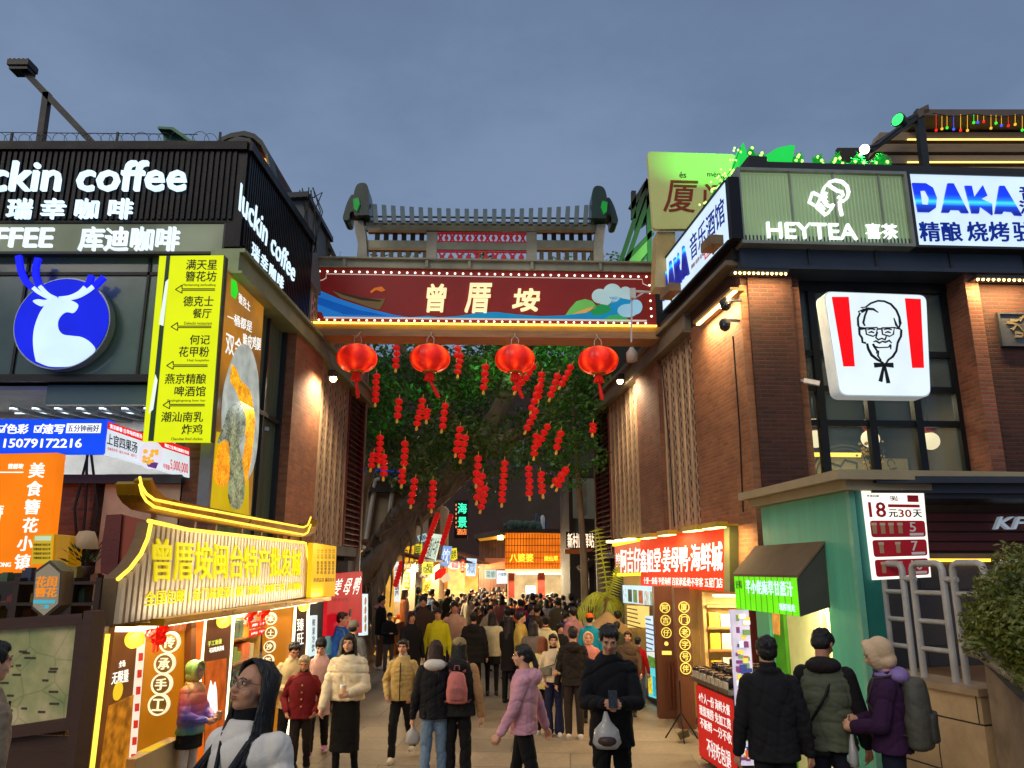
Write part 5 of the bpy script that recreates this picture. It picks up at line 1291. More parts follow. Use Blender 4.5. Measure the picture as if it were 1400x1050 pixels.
 # plank-walled house
F=YF_(43)
t=thing("plank_house","brown plank-walled house with a tiled eave and a warm wall lamp","house",F.at(*F.px(675,860)))
mb=MB();q=F.rect(655,737,692,779);mb.box(F,q[0],q[1],0,q[3],-3,0);mb.build("wall",WOODP,t)
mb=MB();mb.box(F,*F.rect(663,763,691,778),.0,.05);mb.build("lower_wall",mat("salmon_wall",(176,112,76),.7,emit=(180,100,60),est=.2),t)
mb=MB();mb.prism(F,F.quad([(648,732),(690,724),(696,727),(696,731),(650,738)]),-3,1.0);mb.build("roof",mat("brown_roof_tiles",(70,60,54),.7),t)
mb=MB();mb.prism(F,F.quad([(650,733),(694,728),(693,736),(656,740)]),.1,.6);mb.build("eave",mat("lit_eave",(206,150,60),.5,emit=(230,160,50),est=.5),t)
mb=MB();c=F.at(*F.px(684,734,.8),.8);mb.box(F,*F.rect(680,730,688,738,.8),.7,.95);mb.build("lamp",glow("wall_lamp",(255,226,130),7),t)
# orange tile kiosk
F=YF_(35.5,-2)
t=thing("tile_kiosk","orange glowing tiled kiosk with yellow characters serving a queue","kiosk",F.at(*F.px(740,860)))
mb=MB();tile=F.quad([(691,727),(775,730),(772,757),(793,757),(792,778),(690,778)],.3);mb.prism(F,tile,.0,.3);mb.build("roof_front",glow("tile_orange",(236,126,26),.95,.3,1.3),t)
mb=MB()
for k in range(26):
 u=692+k*3.95;v0=728+(u-691)*.035 if u<772 else 758
 mb.tube([F.at(*F.px(u,v0,.34),.34),F.at(*F.px(u-.4,778,.34),.34)],.03,6)
mb.build("tile_rib",mat("tile_rib_orange",(206,104,30),.4,emit=(220,100,20),est=.35),t)
mb=MB()
for v in(737,746,755,763,771):mb.box(F,F.px(691,v)[0],F.px(772 if v<757 else 792,v)[0],F.px(740,v)[1]-.012,F.px(740,v)[1]+.012,.3,.385)
mb.build("tile_course",mat("tile_course_dark",(120,44,14),.6),t)
KY=glow("kiosk_yellow",(255,226,60),1.3)
text(F,"八婆婆",F.rect(697,757,729,768,.42),KY,t,.40,.08,.05);text(F,"烧仙草",F.rect(744,760,763,767,.42),KY,t,.40,.06,.05)
mb=MB();q=F.rect(690,724,778,730);mb.box(F,q[0]-.2,q[1]+.1,F.px(740,729)[1],F.px(740,724)[1],-2.4,.5);mb.build("roof",mat("kiosk_dark_roof",(50,46,44),.7),t)
mb=MB();mb.box(F,F.px(691,780)[0],F.px(792,780)[0],F.px(740,783)[1],F.px(740,778)[1],.0,.4);mb.build("fascia",glow("kiosk_fascia",(246,220,160),1.0),t)
mb=MB();mb.box(F,F.px(691,800)[0],F.px(792,800)[0],0,F.px(740,779)[1],-2.2,-2.0);mb.build("back_wall",glow("kiosk_wall",(226,196,140),.7,.3),t)  # wall glow carries the kiosk's lamplight
mb=MB()
for u0,u1 in((695,703),(735,745),(772,776),(786,792)):mb.box(F,F.px(u0,800)[0],F.px(u1,800)[0],0,F.px(740,779)[1],-.3,.0)
mb.build("column",mat("kiosk_red_column",(116,38,26),.5),t)
mb=MB();mb.box(F,F.px(703,820)[0],F.px(735,820)[0],0,1.05,-.6,.0);mb.build("counter",mat("kiosk_counter",(186,160,120),.5),t)
mb=MB();mb.box(F,*F.rect(719,801,732,812),.0,.04);mb.build("screen",glow("kiosk_screen",(190,220,250),1.5),t)
mb=MB();mb.box(F,F.px(705,800)[0],F.px(785,800)[0],F.px(740,783)[1]-.08,F.px(740,783)[1]-.02,-1.2,-1.0);mb.build("lamp_tube",glow("kiosk_tube",(255,236,190),6),t)
lamp_area("kiosk_light",F.at(F.px(740,800)[0],F.px(740,784)[1],.3),(0,-.7,-.8),700,(1,.8,.5),3,.3,t)
mb=MB()
for k in range(26):a,z=F.px(rnd.uniform(686,738),rnd.uniform(716,724));mb.ball(F.at(a,z,-.6),rnd.uniform(.12,.25),n=7,m=5)
mb.build("roof_plants",mat("grey_green_plants",(70,88,76),.8),t)
t=thing("roof_pipes","bluish pipes and a white vent standing on the tile kiosk roof","pipes",F.at(*F.px(742,726)))
mb=MB()
for u,v in((733,700),(737,704),(747,712)):mb.tube([F.at(*F.px(u,v),-.8),F.at(*F.px(u,728),-.8)],.06,6)
mb.build("pipe",mat("pipe_blue_grey",(80,100,116),.5),t)
mb=MB();mb.lathe(F.at(*F.px(742,718),-.7),[(.10,-.3),(.10,.4),(.04,.5)],9);mb.build("vent",WHITEP,t)
# grey slab sign and the black house sign on the right
F=YF_(27)
t=thing("grey_house_strip","narrow grey house end with a dark window beyond the brick building","house",F.at(*F.px(800,890)))
mb=MB();q=F.rect(779,640,845,890);mb.box(F,q[0],q[1]+3,0,q[3],-5,0);mb.build("wall",mat("house_strip_grey",(92,84,72),.8,vs=1.2,var=.3),t)
mb=MB();mb.box(F,*F.rect(787,707,797,740),-.0,.04);mb.build("window",GREENG,t)
t=thing("grey_slab_sign","unlit grey vertical sign plate with beige characters beside the louvre","sign",F.at(*F.px(797,710)))
prismq(F,[(782,655),(812,656),(811,710),(783,709)],.15,.35,"panel",mat("grey_plate",(136,136,120),.6,vs=1.5,var=.2,emit=(130,128,110),est=.12),t)  # faint glow stands in for light falling on the plate
text(F,["农","耕","古","厝"],F.rect(790,660,803,704,.36),mat("beige_letters",(186,158,116),.5),t,.35,.03,.02,vertical=True)
F=YF_(25)
t=thing("black_house_sign","black hanging board with warm white characters, right of the tile kiosk","sign",F.at(*F.px(795,752)))
prismq(F,[(774,727),(814,729),(813,751),(774,749)],-.1,0,"panel",mat("board_black",(28,22,20),.5),t)
text(F,"新村民驿站",F.rect(776,729,812,749),glow("warm_white_letters",(255,226,196),1.2),t,.0,.05,.04)
mb=MB();mb.box(F,*F.rect(772,751,822,757),-.3,.1);mb.build("shelf_beam",mat("warm_beam",(150,84,40),.6,emit=(170,80,30),est=.2),t)
t=thing("timber_porch","dark timber porch frame under the black hanging board","porch",F.at(*F.px(815,880)))
mb=MB()
for p,q_,w in(((795,760),(846,752),.18),((808,757),(808,880),.16),((838,752),(838,880),.16),((795,765),(820,748),.1),((846,757),(800,775),.12)):mb.bar(F.at(*F.px(*p),.1),F.at(*F.px(*q_),.1),w)
mb.build("frame",mat("porch_timber",(58,44,36),.7),t)
mb=MB();mb.prism(F,F.quad([(790,775),(820,757),(848,752),(850,756),(822,764),(796,782)]),-.8,.4);mb.build("roof",mat("porch_roof",(74,62,52),.8),t)
# small palm and straw parasol
c=at_y(833,868,19.5);c.z=0
t=thing("palm_plant","small palm with drooping yellow-green fronds beside the salmon sign","palm",c)
mb=MB();h0=at_y(833,818,19.5).z;mb.tube([c,c+Vector((.03,0,h0*.5)),Vector((c.x,c.y,h0))],[.13,.11,.12],9);mb.build("trunk",mat("palm_trunk",(126,98,66),.8,bump=.6,bs=14),t)
top=Vector((c.x,c.y,h0))
PM=leaf_mat("palm_leaf",(150,160,40),(206,214,70),2)
for k,(dx,dz,ln)in enumerate(((-.9,.5,1.1),(-.75,.8,1.05),(-.2,1.6,1.3),(.35,1.2,.9),(-1,.1,1.0),(.6,.6,.7),(-.5,.35,.95),(.1,.5,.7))):
 mb=MB();P=[]
 for i in range(9):
  f=i/8;P.append(top+Vector((dx*ln*f,-.3*f*math.sin(k),dz*ln*f-1.15*f*f*ln*(1 if dz<1 else.25))))
 mb.tube(P,[.025*(1-.1*i)for i in range(9)],5)
 for i in range(1,9):
  for q in(-1,1):
   for e in(0,.5):
    p=P[i-1].lerp(P[i],e);d=(P[i]-P[i-1]).normalized();sd=d.cross(Vector((0,-1,.2))).normalized()*q
    tip=p+sd*.20+d*.2+Vector((0,-.05,-.2));mb.add([p,p+d*.04,tip,p-d*.01],[(0,1,2,3)])
 mb.build("frond",PM,t)
t=thing("straw_parasol","low straw parasol with a wide beige cone under the palm","parasol",c+Vector((.15,-.5,0)))
pp=at_y(830,834,19);mb=MB();mb.lathe((pp.x,pp.y,pp.z-.5),[(.62,0),(.5,.1),(.25,.28),(.05,.45)],20);mb.build("canopy",mat("straw",(176,138,92),.8,bump=.5,bs=30),t)
mb=MB();mb.tube([(pp.x,pp.y,0),(pp.x,pp.y,pp.z-.1)],.03,6);mb.build("pole",DARK,t)
# ================================================================ right building
RBL=thing("brick_building","red brick corner building with tall dark windows and beige screens right of the gate","building",RF.at(0,0))
zRb=RW.px(822,560,.12)[1]
zRt=RF.px(1015,328)[1]
rC=RW.px(1012,300)[0]
rEnd=RW.px(818,640)[0]
BR_D=brick("shaded_brick",(78,36,26),(54,24,18),(60,46,40))  # one brick, two tones: shade here, warm light in the next, put into colour
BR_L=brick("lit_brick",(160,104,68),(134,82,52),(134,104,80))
m=MB();m.box(RW,rEnd,rC-.1,2.5,zRt+1.6,-.6,-.28);m.box(RW,rEnd,RW.px(940,900)[0],0,2.5,-.6,-.3);m.box(RW,rEnd,rC-6,0,zRt+1.6,-6,-.6);m.box(RF,.5,16,zRt+.2,zRt+1.6,-6,-.3);m.build("wall",DKWALL,RBL)
zP0=RW.px(990,722)[1]-.3
sP=RW.px(957,560)[0]
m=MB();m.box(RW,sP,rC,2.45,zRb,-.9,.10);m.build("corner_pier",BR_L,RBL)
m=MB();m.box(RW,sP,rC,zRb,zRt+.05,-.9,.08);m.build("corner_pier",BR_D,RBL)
u1=RF.px(1092,520)[0]
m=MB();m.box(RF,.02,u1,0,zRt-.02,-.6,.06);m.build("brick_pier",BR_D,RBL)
m=MB()
# lane side
def rbox(mb,a0,a1,z0,z1,o0,o1):mb.box(RW,a0,a1,z0,z1,o0,o1)
m=MB();rbox(m,rEnd-.3,sP,zRb,zRb+.34,-.28,.2);rbox(m,rEnd-.3,sP,zRb-.05,zRb,-.28,.26);rbox(m,rEnd-.3,rC,zRb+.34,zRb+.42,-.28,.3);m.build("beam",mat("right_beam",(120,112,98),.6,.1,vs=1.2,var=.3),RBL)
m=MB();rbox(m,RW.px(880,420)[0]-1.5,rC+.05,zRb+.42,zRb+.62,-.2,.18);m.build("gutter",DARK,RBL)
sc0,sc1=RW.px(881,620)[0],RW.px(913,620)[0]
m=MB();rbox(m,sc0,sc1,0,zRb-.05,-.28,.14);m.build("brick_column",brick("mid_brick",(136,84,60),(112,66,46),(108,86,70)),RBL)
zS0=RW.px(850,735)[1]
lattice(RW,sc1+.06,sP-.02,zP0,zRb-.05,.03,.42,RBL,(.12,.2));lattice(RW,RW.px(838,640)[0],sc0-.02,zS0,zRb-.05,.03,.45,RBL);lattice(RW,rEnd,rEnd+3.4,zRb+.42,zRt-.2,.03,.45,RBL)
louvre(RW,rEnd,RW.px(838,640)[0]-.03,zS0-.4,zRb-.05,.0,RBL)
m=MB();rbox(m,rEnd-.12,rEnd,0,zRt-.5,-.28,.12);m.build("edge_post",mat("beige_post",(150,138,122),.6),RBL)
m=MB();rbox(m,rEnd,sP,zS0-.5,zS0-.3,-.28,.05);rbox(m,rEnd,sP,0,.12,-.28,.1);m.build("sill_band",CONC,RBL)
# front: window bay
ua,ub=u1,RF.px(1310,380)[0]
zw0,zw1=RF.px(1200,660)[1],RF.px(1200,372)[1]
ub2=RF.px(1345,660)[0]
FRM=mat("window_frame_black",(30,34,36),.4,.4)
m=MB()
for u in(1092,1136,1205,1270,1304):
 a=RF.px(u,520)[0]if u<1300 else ub;m.box(RF,a-.06,a+.06,zw0,zw1,-.5,-.38)
for v in(384,474,524,572,655):z=RF.px(1200,v)[1];m.box(RF,ua,ub+.1,z-.05,z+.05,-.5,-.40)
m.box(RF,ua,ub+.1,RF.px(1200,388)[1],zw1,-.5,-.36)
m.build("window_frame",FRM,RBL)
m=MB();m.box(RF,ua,ub+.1,zw0,zw1,-.47,-.465);m.build("window_pane",glass("window_pane",(120,140,140),.32),RBL)
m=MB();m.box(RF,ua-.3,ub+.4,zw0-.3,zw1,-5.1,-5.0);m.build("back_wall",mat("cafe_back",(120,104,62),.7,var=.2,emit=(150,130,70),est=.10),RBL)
m=MB();m.box(RF,ub+.4,ub+.5,zw0-.3,zw1,-5,-.6);m.build('side_wall',mat('cafe_side',(96,88,66),.7),RBL)
m=MB();m.box(RF,ua-.3,ub+.4,RF.px(1200,560)[1]+.9,RF.px(1200,560)[1]+1.05,-5,-.6);m.build("ceiling",mat("cafe_ceiling",(96,96,90),.7),RBL)
m=MB();zc=RF.px(1200,592)[1];m.box(RF,ua,ua+2.2,zc,zc+.07,-2.6,-2.5);m.build("cove_light",glow("cove_light",(255,220,90),2.2),RBL)
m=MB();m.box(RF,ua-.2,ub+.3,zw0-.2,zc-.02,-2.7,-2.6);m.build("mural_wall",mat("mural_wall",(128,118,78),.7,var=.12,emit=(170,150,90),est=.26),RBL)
mu=MB();c=RF.px(1158,658,-2.6);mu.ring(RF,c[0],c[1],.66,.70,-2.6,-2.58,40);mu.ring(RF,c[0],c[1]+.02,.58,.60,-2.6,-2.58,40)
mu.stroke(RF,[(c[0]-.45,c[1]+.1),(c[0]-.3,c[1]+.35),(c[0]-.1,c[1]+.28),(c[0],c[1]+.4),(c[0]+.22,c[1]+.34),(c[0]+.2,c[1]+.12),(c[0]+.42,c[1]+.2)],.035,-2.6,-2.58)
for i,ch in enumerate("FINGER LICKIN"):
 a=R(118-i*10.5);
 if ch==" ":continue
 v_,f_=flat_text(ch);cxx=c[0]+.86*math.cos(a);czz=c[1]+.86*math.sin(a);ca,sa=math.cos(a-math.pi/2),math.sin(a-math.pi/2)
 mu.add([RF.at(cxx+(x*.22-.06)*ca-y*.22*sa,czz+(x*.22-.06)*sa+y*.22*ca,-2.58)for x,y in v_],f_)
for i,ch in enumerate("DONE"):
 v_,f_=flat_text(ch);a=R(198-i*13);cxx=c[0]+1.0*math.cos(a);czz=c[1]+1.0*math.sin(a);ca,sa=math.cos(a-math.pi/2),math.sin(a-math.pi/2)
 mu.add([RF.at(cxx+(x*.26-.06)*ca-y*.26*sa,czz+(x*.26-.06)*sa+y*.26*ca,-2.58)for x,y in v_],f_)
mu.build("mural_lettering",mat("mural_ink",(54,58,44),.7,var=0,bump=0),RBL)
m=MB();m.box(RF,ua+.2,ub,zc-.1,zc+1.6,-3.2,-3.1);m.build("shade_sheet",mat("shade_sheet",(30,38,36),.5),RBL)  # dark sheet added for the dim upper part of the room
lamp_area("cafe_light",RF.at((ua+ub)/2,zc+.8,-1.5),(0,0,-1),60,(1,.85,.5),2,1,RBL)
for i,(u,v)in enumerate(((1115,600),(1190,600),(1272,603))):
 a,z=RF.px(u,v,-1.2);t=thing("pendant_lamp",["white globe pendant lamp with a grey and red cap behind the leftmost pane","white globe pendant lamp with a red cap beside the yellow flowers","white globe pendant lamp with a red cap behind the rightmost mullion"][i],"pendant lamp",RF.at(a,z,-1.2),"globe pendant lamps inside the upstairs window")
 mb=MB();mb.ball(RF.at(a,z,-1.2),.15,n=18,m=12);mb.build("globe",glow("globe_cream",(255,240,190),1.6),t)
 mb=MB();mb.ball(RF.at(a,z+.235,-1.2),.115,n=16,m=10);mb.build("cap_ball",mat("cap_red",(176,24,28),.4)if i else mat("cap_grey_red",(100,50,56),.4),t)
 mb=MB();mb.tube([RF.at(a,z+.34,-1.2),RF.at(a,z+1.5,-1.2)],.01,5);mb.build("cord",BLACK,t)
t=thing("yellow_flowers","yellow flower sprays in a vase behind the window below the lit logo board","flowers",RF.at(*RF.px(1195,655,-.8),-.8))
mb=MB();a,z=RF.px(1193,645,-.8)
for k in range(70):p=RF.at(a+rnd.gauss(0,.10),z+rnd.uniform(-.1,.5),-.8+rnd.gauss(0,.06));mb.ball(p,rnd.uniform(.015,.035),n=5,m=4)
mb.build("petals",mat("petal_yellow",(220,180,40),.5,emit=(220,170,30),est=.25),t)
mb=MB()
for k in range(6):mb.tube([RF.at(a,z-.3,-.8),RF.at(a+rnd.gauss(0,.1),z+.4,-.8)],.008,4)
mb.build("stems",mat("stem_green",(60,80,30),.6),t)
# right brick pier beyond the window
m=MB();m.box(RF,ub+.1,16,0,zRt-.02,-.6,.02);m.build("brick_pier",BR_D,RBL)
m=MB();m.prism(RF,[(ub+.02,zw0-.3),(ub+.24,zw0-.3),(ub+.24,zw1+.1),(ub+.02,zw1+.1)],-.5,.12);m.build("pier_return",brick("return_brick",(150,86,60),(122,66,46),(120,96,82)),RBL)
# parapet band and dark cornice above the windows
m=MB();m.box(RF,-.1,16,RF.px(1200,372)[1],RF.px(1200,340)[1]-.05,-.3,.16);m.box(RF,-.12,16,RF.px(1200,340)[1]-.05,RF.px(1200,336)[1],-.3,.3);m.box(RF,-.1,16,RF.px(1200,372)[1]-.06,RF.px(1200,372)[1],-.3,.22);m.build("cornice",mat("slate_cornice",(58,66,78),.5,.3,vs=1,var=.2),RBL)
m=MB()
for u in(1100,1190,1290,1390):a=RF.px(u,355)[0];m.box(RF,a-.02,a+.02,RF.px(1200,371)[1],RF.px(1200,341)[1],.16,.19)
m.build("cornice_joint",DARK,RBL)
# LED strips washing the brick
def led(F,u0,u1,v,o,lab,e):
 a0,z=F.px(u0,v,o);a1=F.px(u1,v,o)[0]
 t=thing("wall_washer",lab,"lamp strip",F.at((a0+a1)/2,z,o),"warm light strips washing the brick")
 mb=MB();mb.box(F,a0,a1,z,z+.05,o-.2,o+.02);mb.build("housing",DARK,t)
 mb=MB();n=12
 for k in range(n):mb.ball(F.at(a0+(k+.5)*(a1-a0)/n,z-.012,o-.03),.022,n=8,m=5)
 mb.build("diode",glow("diode",(255,220,130),7),t)
 lo=lamp_area("light",F.at((a0+a1)/2,z-.03,o-.03),(0,0,-1),e,(1,.66,.28),a1-a0,.03,t);lo.rotation_euler=strip_dir(F,-Z*1.0-F.n*.22)
led(RF,1003,1078,371,.34,"warm light strip above the front corner pier",45);led(RF,1335,1420,380,.34,"warm light strip above the pier with the relief plaque",60)
a0,z0=RW.px(952,444,.3);a1,z1=RW.px(1003,396,.3)
t=thing("wall_washer","slanting warm light strip along the lane side of the corner pier","lamp strip",RW.at(a0,z0,.3),"warm light strips washing the brick")
zq=(z0+z1)/2
mb=MB();mb.box(RW,a0,a1,zq,zq+.05,.12,.36);mb.build("housing",mat("strip_bronze",(130,104,70),.5,.4),t)
mb=MB();mb.box(RW,a0,a1,zq-.02,zq,.24,.3);mb.build("diode",_m["diode"],t)
lo=lamp_area("light",RW.at((a0+a1)/2,zq-.04,.3),(0,0,-1),75,(1,.72,.4),abs(a1-a0),.04,t);lo.rotation_euler=strip_dir(RW,-Z-RW.n*.2)
zbb_r=zRb
a,z=RW.px(850,519,.42)
t=thing("wall_floodlight","warm floodlight on the right cornice beneath the gate","lamp",RW.at(a,z,.45),"warm floodlights on the two cornices")
mb=MB();mb.bar(RW.at(a,zRb+.35,.2),RW.at(a,z+.12,.45),.035);mb.build("bracket",GREYM,t)
mb=MB();mb.box(RW,a-.12,a+.12,z-.02,z+.12,.38,.52);mb.build("housing",DARK,t)
mb=MB();mb.ball(RW.at(a,z-.04,.46),.075);mb.build("lens",_m["flood_lens"],t)
l=bpy.data.lights.new("flood",'SPOT');l.energy,l.color,l.spot_size,l.spot_blend,l.shadow_soft_size=230,(1,.78,.5),R(150),.6,.08
lo=bpy.data.objects.new("light",l);COL.objects.link(lo);lo.parent=t;lo.location=RW.n*.12+Z*-.1;lo.rotation_euler=Vector((-RW.n*.7+Z*-.9)).to_track_quat('-Z','Y').to_euler()
for q,(u0,v0,u1,v1)in enumerate(((905,500,922,720),(1002,460,1016,700),(893,470,1000,372))):tag_=MB().tube([RW.at(*RW.px(u0,v0,.17),.17),RW.at(*RW.px((u0+u1)/2+2,(v0+v1)/2+3,.17),.17),RW.at(*RW.px(u1,v1,.17),.17)],.014,5).build('cable',BLACK,RBL)
# dome cameras on the corner pier
for i,(u,v)in enumerate(((992,418),(991,446))):
 a,z=RW.px(u,v,.35);t=thing("dome_camera",["upper black dome camera on the corner pier","lower black dome camera on the corner pier"][i],"camera",RW.at(a,z,.35),"dome cameras on the corner pier")
 mb=MB();mb.ball(RW.at(a,z,.35),.085,n=14,m=9);mb.build("dome",mat("dome_black",(18,18,20),.1,spec=.8),t)
 mb=MB();mb.lathe(RW.at(a,z+.05,.35),[(.09,-.03),(.095,.03),(.04,.08)],14);mb.bar(RW.at(a,z+.1,.35),RW.at(a,z+.1,.08),.04);mb.build("bracket",DARK,t)
t=thing("bullet_camera","small white bullet camera before the left upstairs pane","camera",RF.at(*RF.px(1108,523,.1),.1))
mb=MB();a,z=RF.px(1108,522,.1);mb.bar(RF.at(a-.08,z+.03,.05),RF.at(a+.12,z-.04,.15),.08,.07);mb.build("camera_body",WHITEP,t);mb=MB();mb.bar(RF.at(a-.09,z+.05,.0),RF.at(a-.1,z+.02,-.4),.03);mb.build("bracket",WHITEP,t)
# relief plaque
t=thing("relief_plaque","grey relief plaque with raised leaf strokes on the brick pier","plaque",RF.at(*RF.px(1385,475,.06),.06))
q=RF.rect(1366,428,1425,474,.06);mb=MB();mb.box(RF,*q,.02,.06);edge(mb,RF,*q,.06,.09,.03);mb.build("plate",mat("plaque_slate",(84,88,92),.4,.5),t)
mb=MB()
for k in range(9):a=rnd.uniform(q[0]+.1,q[0]+.5);z=rnd.uniform(q[2]+.1,q[3]-.1);mb.stroke(RF,[(a,z),(a+.1,z+rnd.uniform(-.08,.1)),(a+.22,z+rnd.uniform(-.1,.14))],[.05,.035,.01],.06,.085)
mb.build("relief",mat("relief_bronze",(150,136,104),.4,.6),t)
# ---------------------------------------------------------------- lit logo board (black line portrait, red bars)
KO=.75
t=thing("portrait_logo_sign","white lit logo board with red side bars and a black line portrait","logo sign",RF.at(*RF.px(1200,540,KO),KO))
def rr_poly(pts,r_=.12,n=6):
 out=[];m_=len(pts)
 for i in range(m_):
  p0,p1,p2=[Vector(pts[(i+k-1)%m_])for k in range(3)];a=p1+(p0-p1).normalized()*r_;b=p1+(p2-p1).normalized()*r_
  out+=[tuple(a*(1-q)**2+p1*2*q*(1-q)+b*q*q)for q in(k/n for k in range(n+1))]
 return out
kp=RF.quad([(1128,399),(1266,404),(1272,541),(1150,539)],KO)
mb=MB();mb.prism(RF,rr_poly(kp),KO-.3,KO);mb.build("panel",glow("logo_white",(206,220,226),1.05,.06),t)
mb=MB();mb.prism(RF,rr_poly([(a+(a-RF.px(1200,470,KO)[0])*.02,z+(z-RF.px(1200,470,KO)[1])*.02)for a,z in kp]),KO-.31,KO-.02);mb.build("rim",mat("logo_rim",(186,196,200),.4,emit=(190,200,205),est=.3),t)
mb=MB()
for q in([(1137,406),(1160,406),(1168.5,501),(1153,501)],[(1237,408),(1258.5,409),(1263,503),(1247,503)]):mb.prism(RF,RF.quad(q,KO),KO,KO+.008)
mb.build("red_bar",glow("logo_red",(226,14,22),1.0,.04),t)
KI=mat("logo_ink",(16,18,20),.5,var=0,bump=0)
mb=MB()
def ks(pts,w):mb.stroke(RF,RF.quad([(1060+x*340/1190,360+y*300/1050)for x,y in pts],KO),[q*.0034 for q in w]if isinstance(w,list)else w*.0034,KO,KO+.012)
ks([(432,210),(455,192),(490,180),(520,182),(552,196),(578,225),(592,258),(597,290)],[7,8,8,8,9,9,9,12])
ks([(432,210),(408,212),(425,220),(396,232),(404,240),(394,262),(396,300)],[5,4,8,5,8,8,9])
ks([(410,232),(440,218),(468,220),(492,236)],[14,12,10,3]);ks([(440,222),(428,250),(420,285),(428,300)],[7,8,9,6])
ks([(400,310),(402,340),(414,358),(416,378),(432,382)],9);ks([(602,318),(600,350),(590,368),(584,382)],9)
ks([(597,290),(590,310),(578,296),(566,262)],[8,10,10,3]);ks([(396,300),(408,316),(430,312)],8)
for cx_,w_ in((459,28),(538,30)):ks([(cx_-w_,310),(cx_+w_,308),(cx_+w_-4,340),(cx_+8,350),(cx_-w_+4,340),(cx_-w_,310)],6)
ks([(487,315),(508,314)],7);ks([(404,308),(431,311)],6);ks([(568,308),(600,316)],6)
for cx_ in(459,538):ks([(cx_-20,318),(cx_,313),(cx_+18,318)],[4,7,5]);ks([(cx_-14,332),(cx_,328),(cx_+13,333)],[4,8,4])
ks([(488,330),(480,356),(492,366),(508,360),(524,366),(530,350)],[5,6,8,6,8,5])
ks([(468,376),(480,372),(498,382),(510,374),(526,378),(544,370),(556,382)],[4,8,8,6,8,8,4])
ks([(466,386),(474,400),(494,404),(540,402),(552,390)],[10,10,5,5,9]);ks([(470,395),(486,420),(482,432)],[9,7,3]);ks([(550,396),(552,412)],[8,3])
ks([(438,384),(444,410),(460,440),(488,462),(516,478)],[9,11,12,10,7]);ks([(584,382),(578,420),(560,448),(540,462),(530,478)],[8,9,10,8,7]);ks([(492,418),(490,444),(506,466)],[7,8,4])
ks([(472,488),(520,486),(564,488)],[22,16,22]);ks([(518,488),(502,566)],[9,17]);ks([(522,488),(540,574)],[9,17])
mb.build("line_portrait",KI,t)
# ---------------------------------------------------------------- tea shop fascia
TO=.35
zt0,zt1=RF.px(1100,331,TO)[1],RF.px(1100,233,TO)[1]
ta0,ta1=RF.px(1013,280,TO)[0],RF.px(1245,285,TO)[0]
t=thing("tea_fascia_sign","pale green corrugated lit fascia with a drinking-face line logo and white lettering","shop sign",RF.at((ta0+ta1)/2,zt0))
mb=MB();mb.box(RF,ta0,ta1,zt0,zt1,-.1,TO-.06);mb.build("back_panel",glow("fascia_green",(118,140,104),.82,.22,.9),t)
mb=MB();n=46
for k in range(n):a=ta0+(k+.5)*(ta1-ta0)/n;mb.tube([RF.at(a,zt0,TO-.06),RF.at(a,zt1-.06,TO-.06)],(ta1-ta0)/n*.34,6)
mb.build("corrugated_sheet",mat("corrugated_clear",(128,150,116),.3,emit=(128,152,112),est=.42,var=.2,vs=.9),t)
mb=MB();edge(mb,RF,ta0-.03,ta1,zt0-.04,zt1+.02,-.1,TO+.02,.05)
for u in(1083,1143,1206):a=RF.px(u,282,TO)[0];mb.box(RF,a-.012,a+.012,zt0,zt1,TO-.03,TO)
mb.build("frame",mat("fascia_frame",(150,152,140),.5,.5),t)
TW=glow("tea_white",(236,246,240),1.15)
text(RF,"HEYTEA",RF.rect(1048,306,1170,327,TO),TW,t,TO,.05,.004);text(RF,"喜茶",RF.rect(1183,307,1226,327,TO),TW,t,TO,.04,.01)
mb=MB()
def hs(pts,w=.042):mb.stroke(RF,RF.quad([(860+x*540/1400,120+y*300/778)for x,y in pts],TO),w,TO,TO+.05)
hs([(682,376),(690,355),(706,338),(728,331),(752,336),(770,352),(776,374),(770,394),(758,404),(744,402)]);hs([(700,342),(716,356),(736,368),(752,372),(756,384),(746,394),(737,388)])
hs([(682,376),(690,384),(696,392),(690,400),(698,408),(694,416),(706,422),(722,418)]);hs([(744,404),(746,430),(752,456)]);hs([(722,418),(714,432),(703,446)])
hs([(648,374),(678,388),(662,424),(636,408),(648,374)]);hs([(662,424),(694,454),(704,446)]);hs([(678,388),(700,420)]);hs([(672,414),(690,436)],.035);hs([(690,376),(700,380)],.035)
mb.build("line_logo",TW,t)
# ---------------------------------------------------------------- bar signs
def daka_mat():
 m_,t_,b,N,L=nodes_of("blue_metal_letters");uv=N("UVMap");sp=N("SeparateXYZ");L(uv.outputs[0],sp.inputs[0])
 mr=N("MapRange");mr.inputs['From Min'].default_value=RF.px(1320,292,TO)[1];mr.inputs['From Max'].default_value=RF.px(1320,252,TO)[1];L(sp.outputs['Y'],mr.inputs['Value'])
 r_=N("ValToRGB");e=r_.color_ramp.elements;e[0].position,e[1].position=0,1;e[0].color=lin((10,20,120))+(1,);e[1].color=lin((10,40,190))+(1,)
 for p,c in((.22,(14,60,190)),(.36,(60,200,250)),(.45,(20,110,220)),(.6,(8,50,220))):x=e.new(p);x.color=lin(c)+(1,)
 L(mr.outputs[0],r_.inputs[0]);L(r_.outputs[0],b.inputs['Base Color']);L(r_.outputs[0],b.inputs['Emission Color']);b.inputs['Emission Strength'].default_value=.95;return m_
DM=daka_mat()
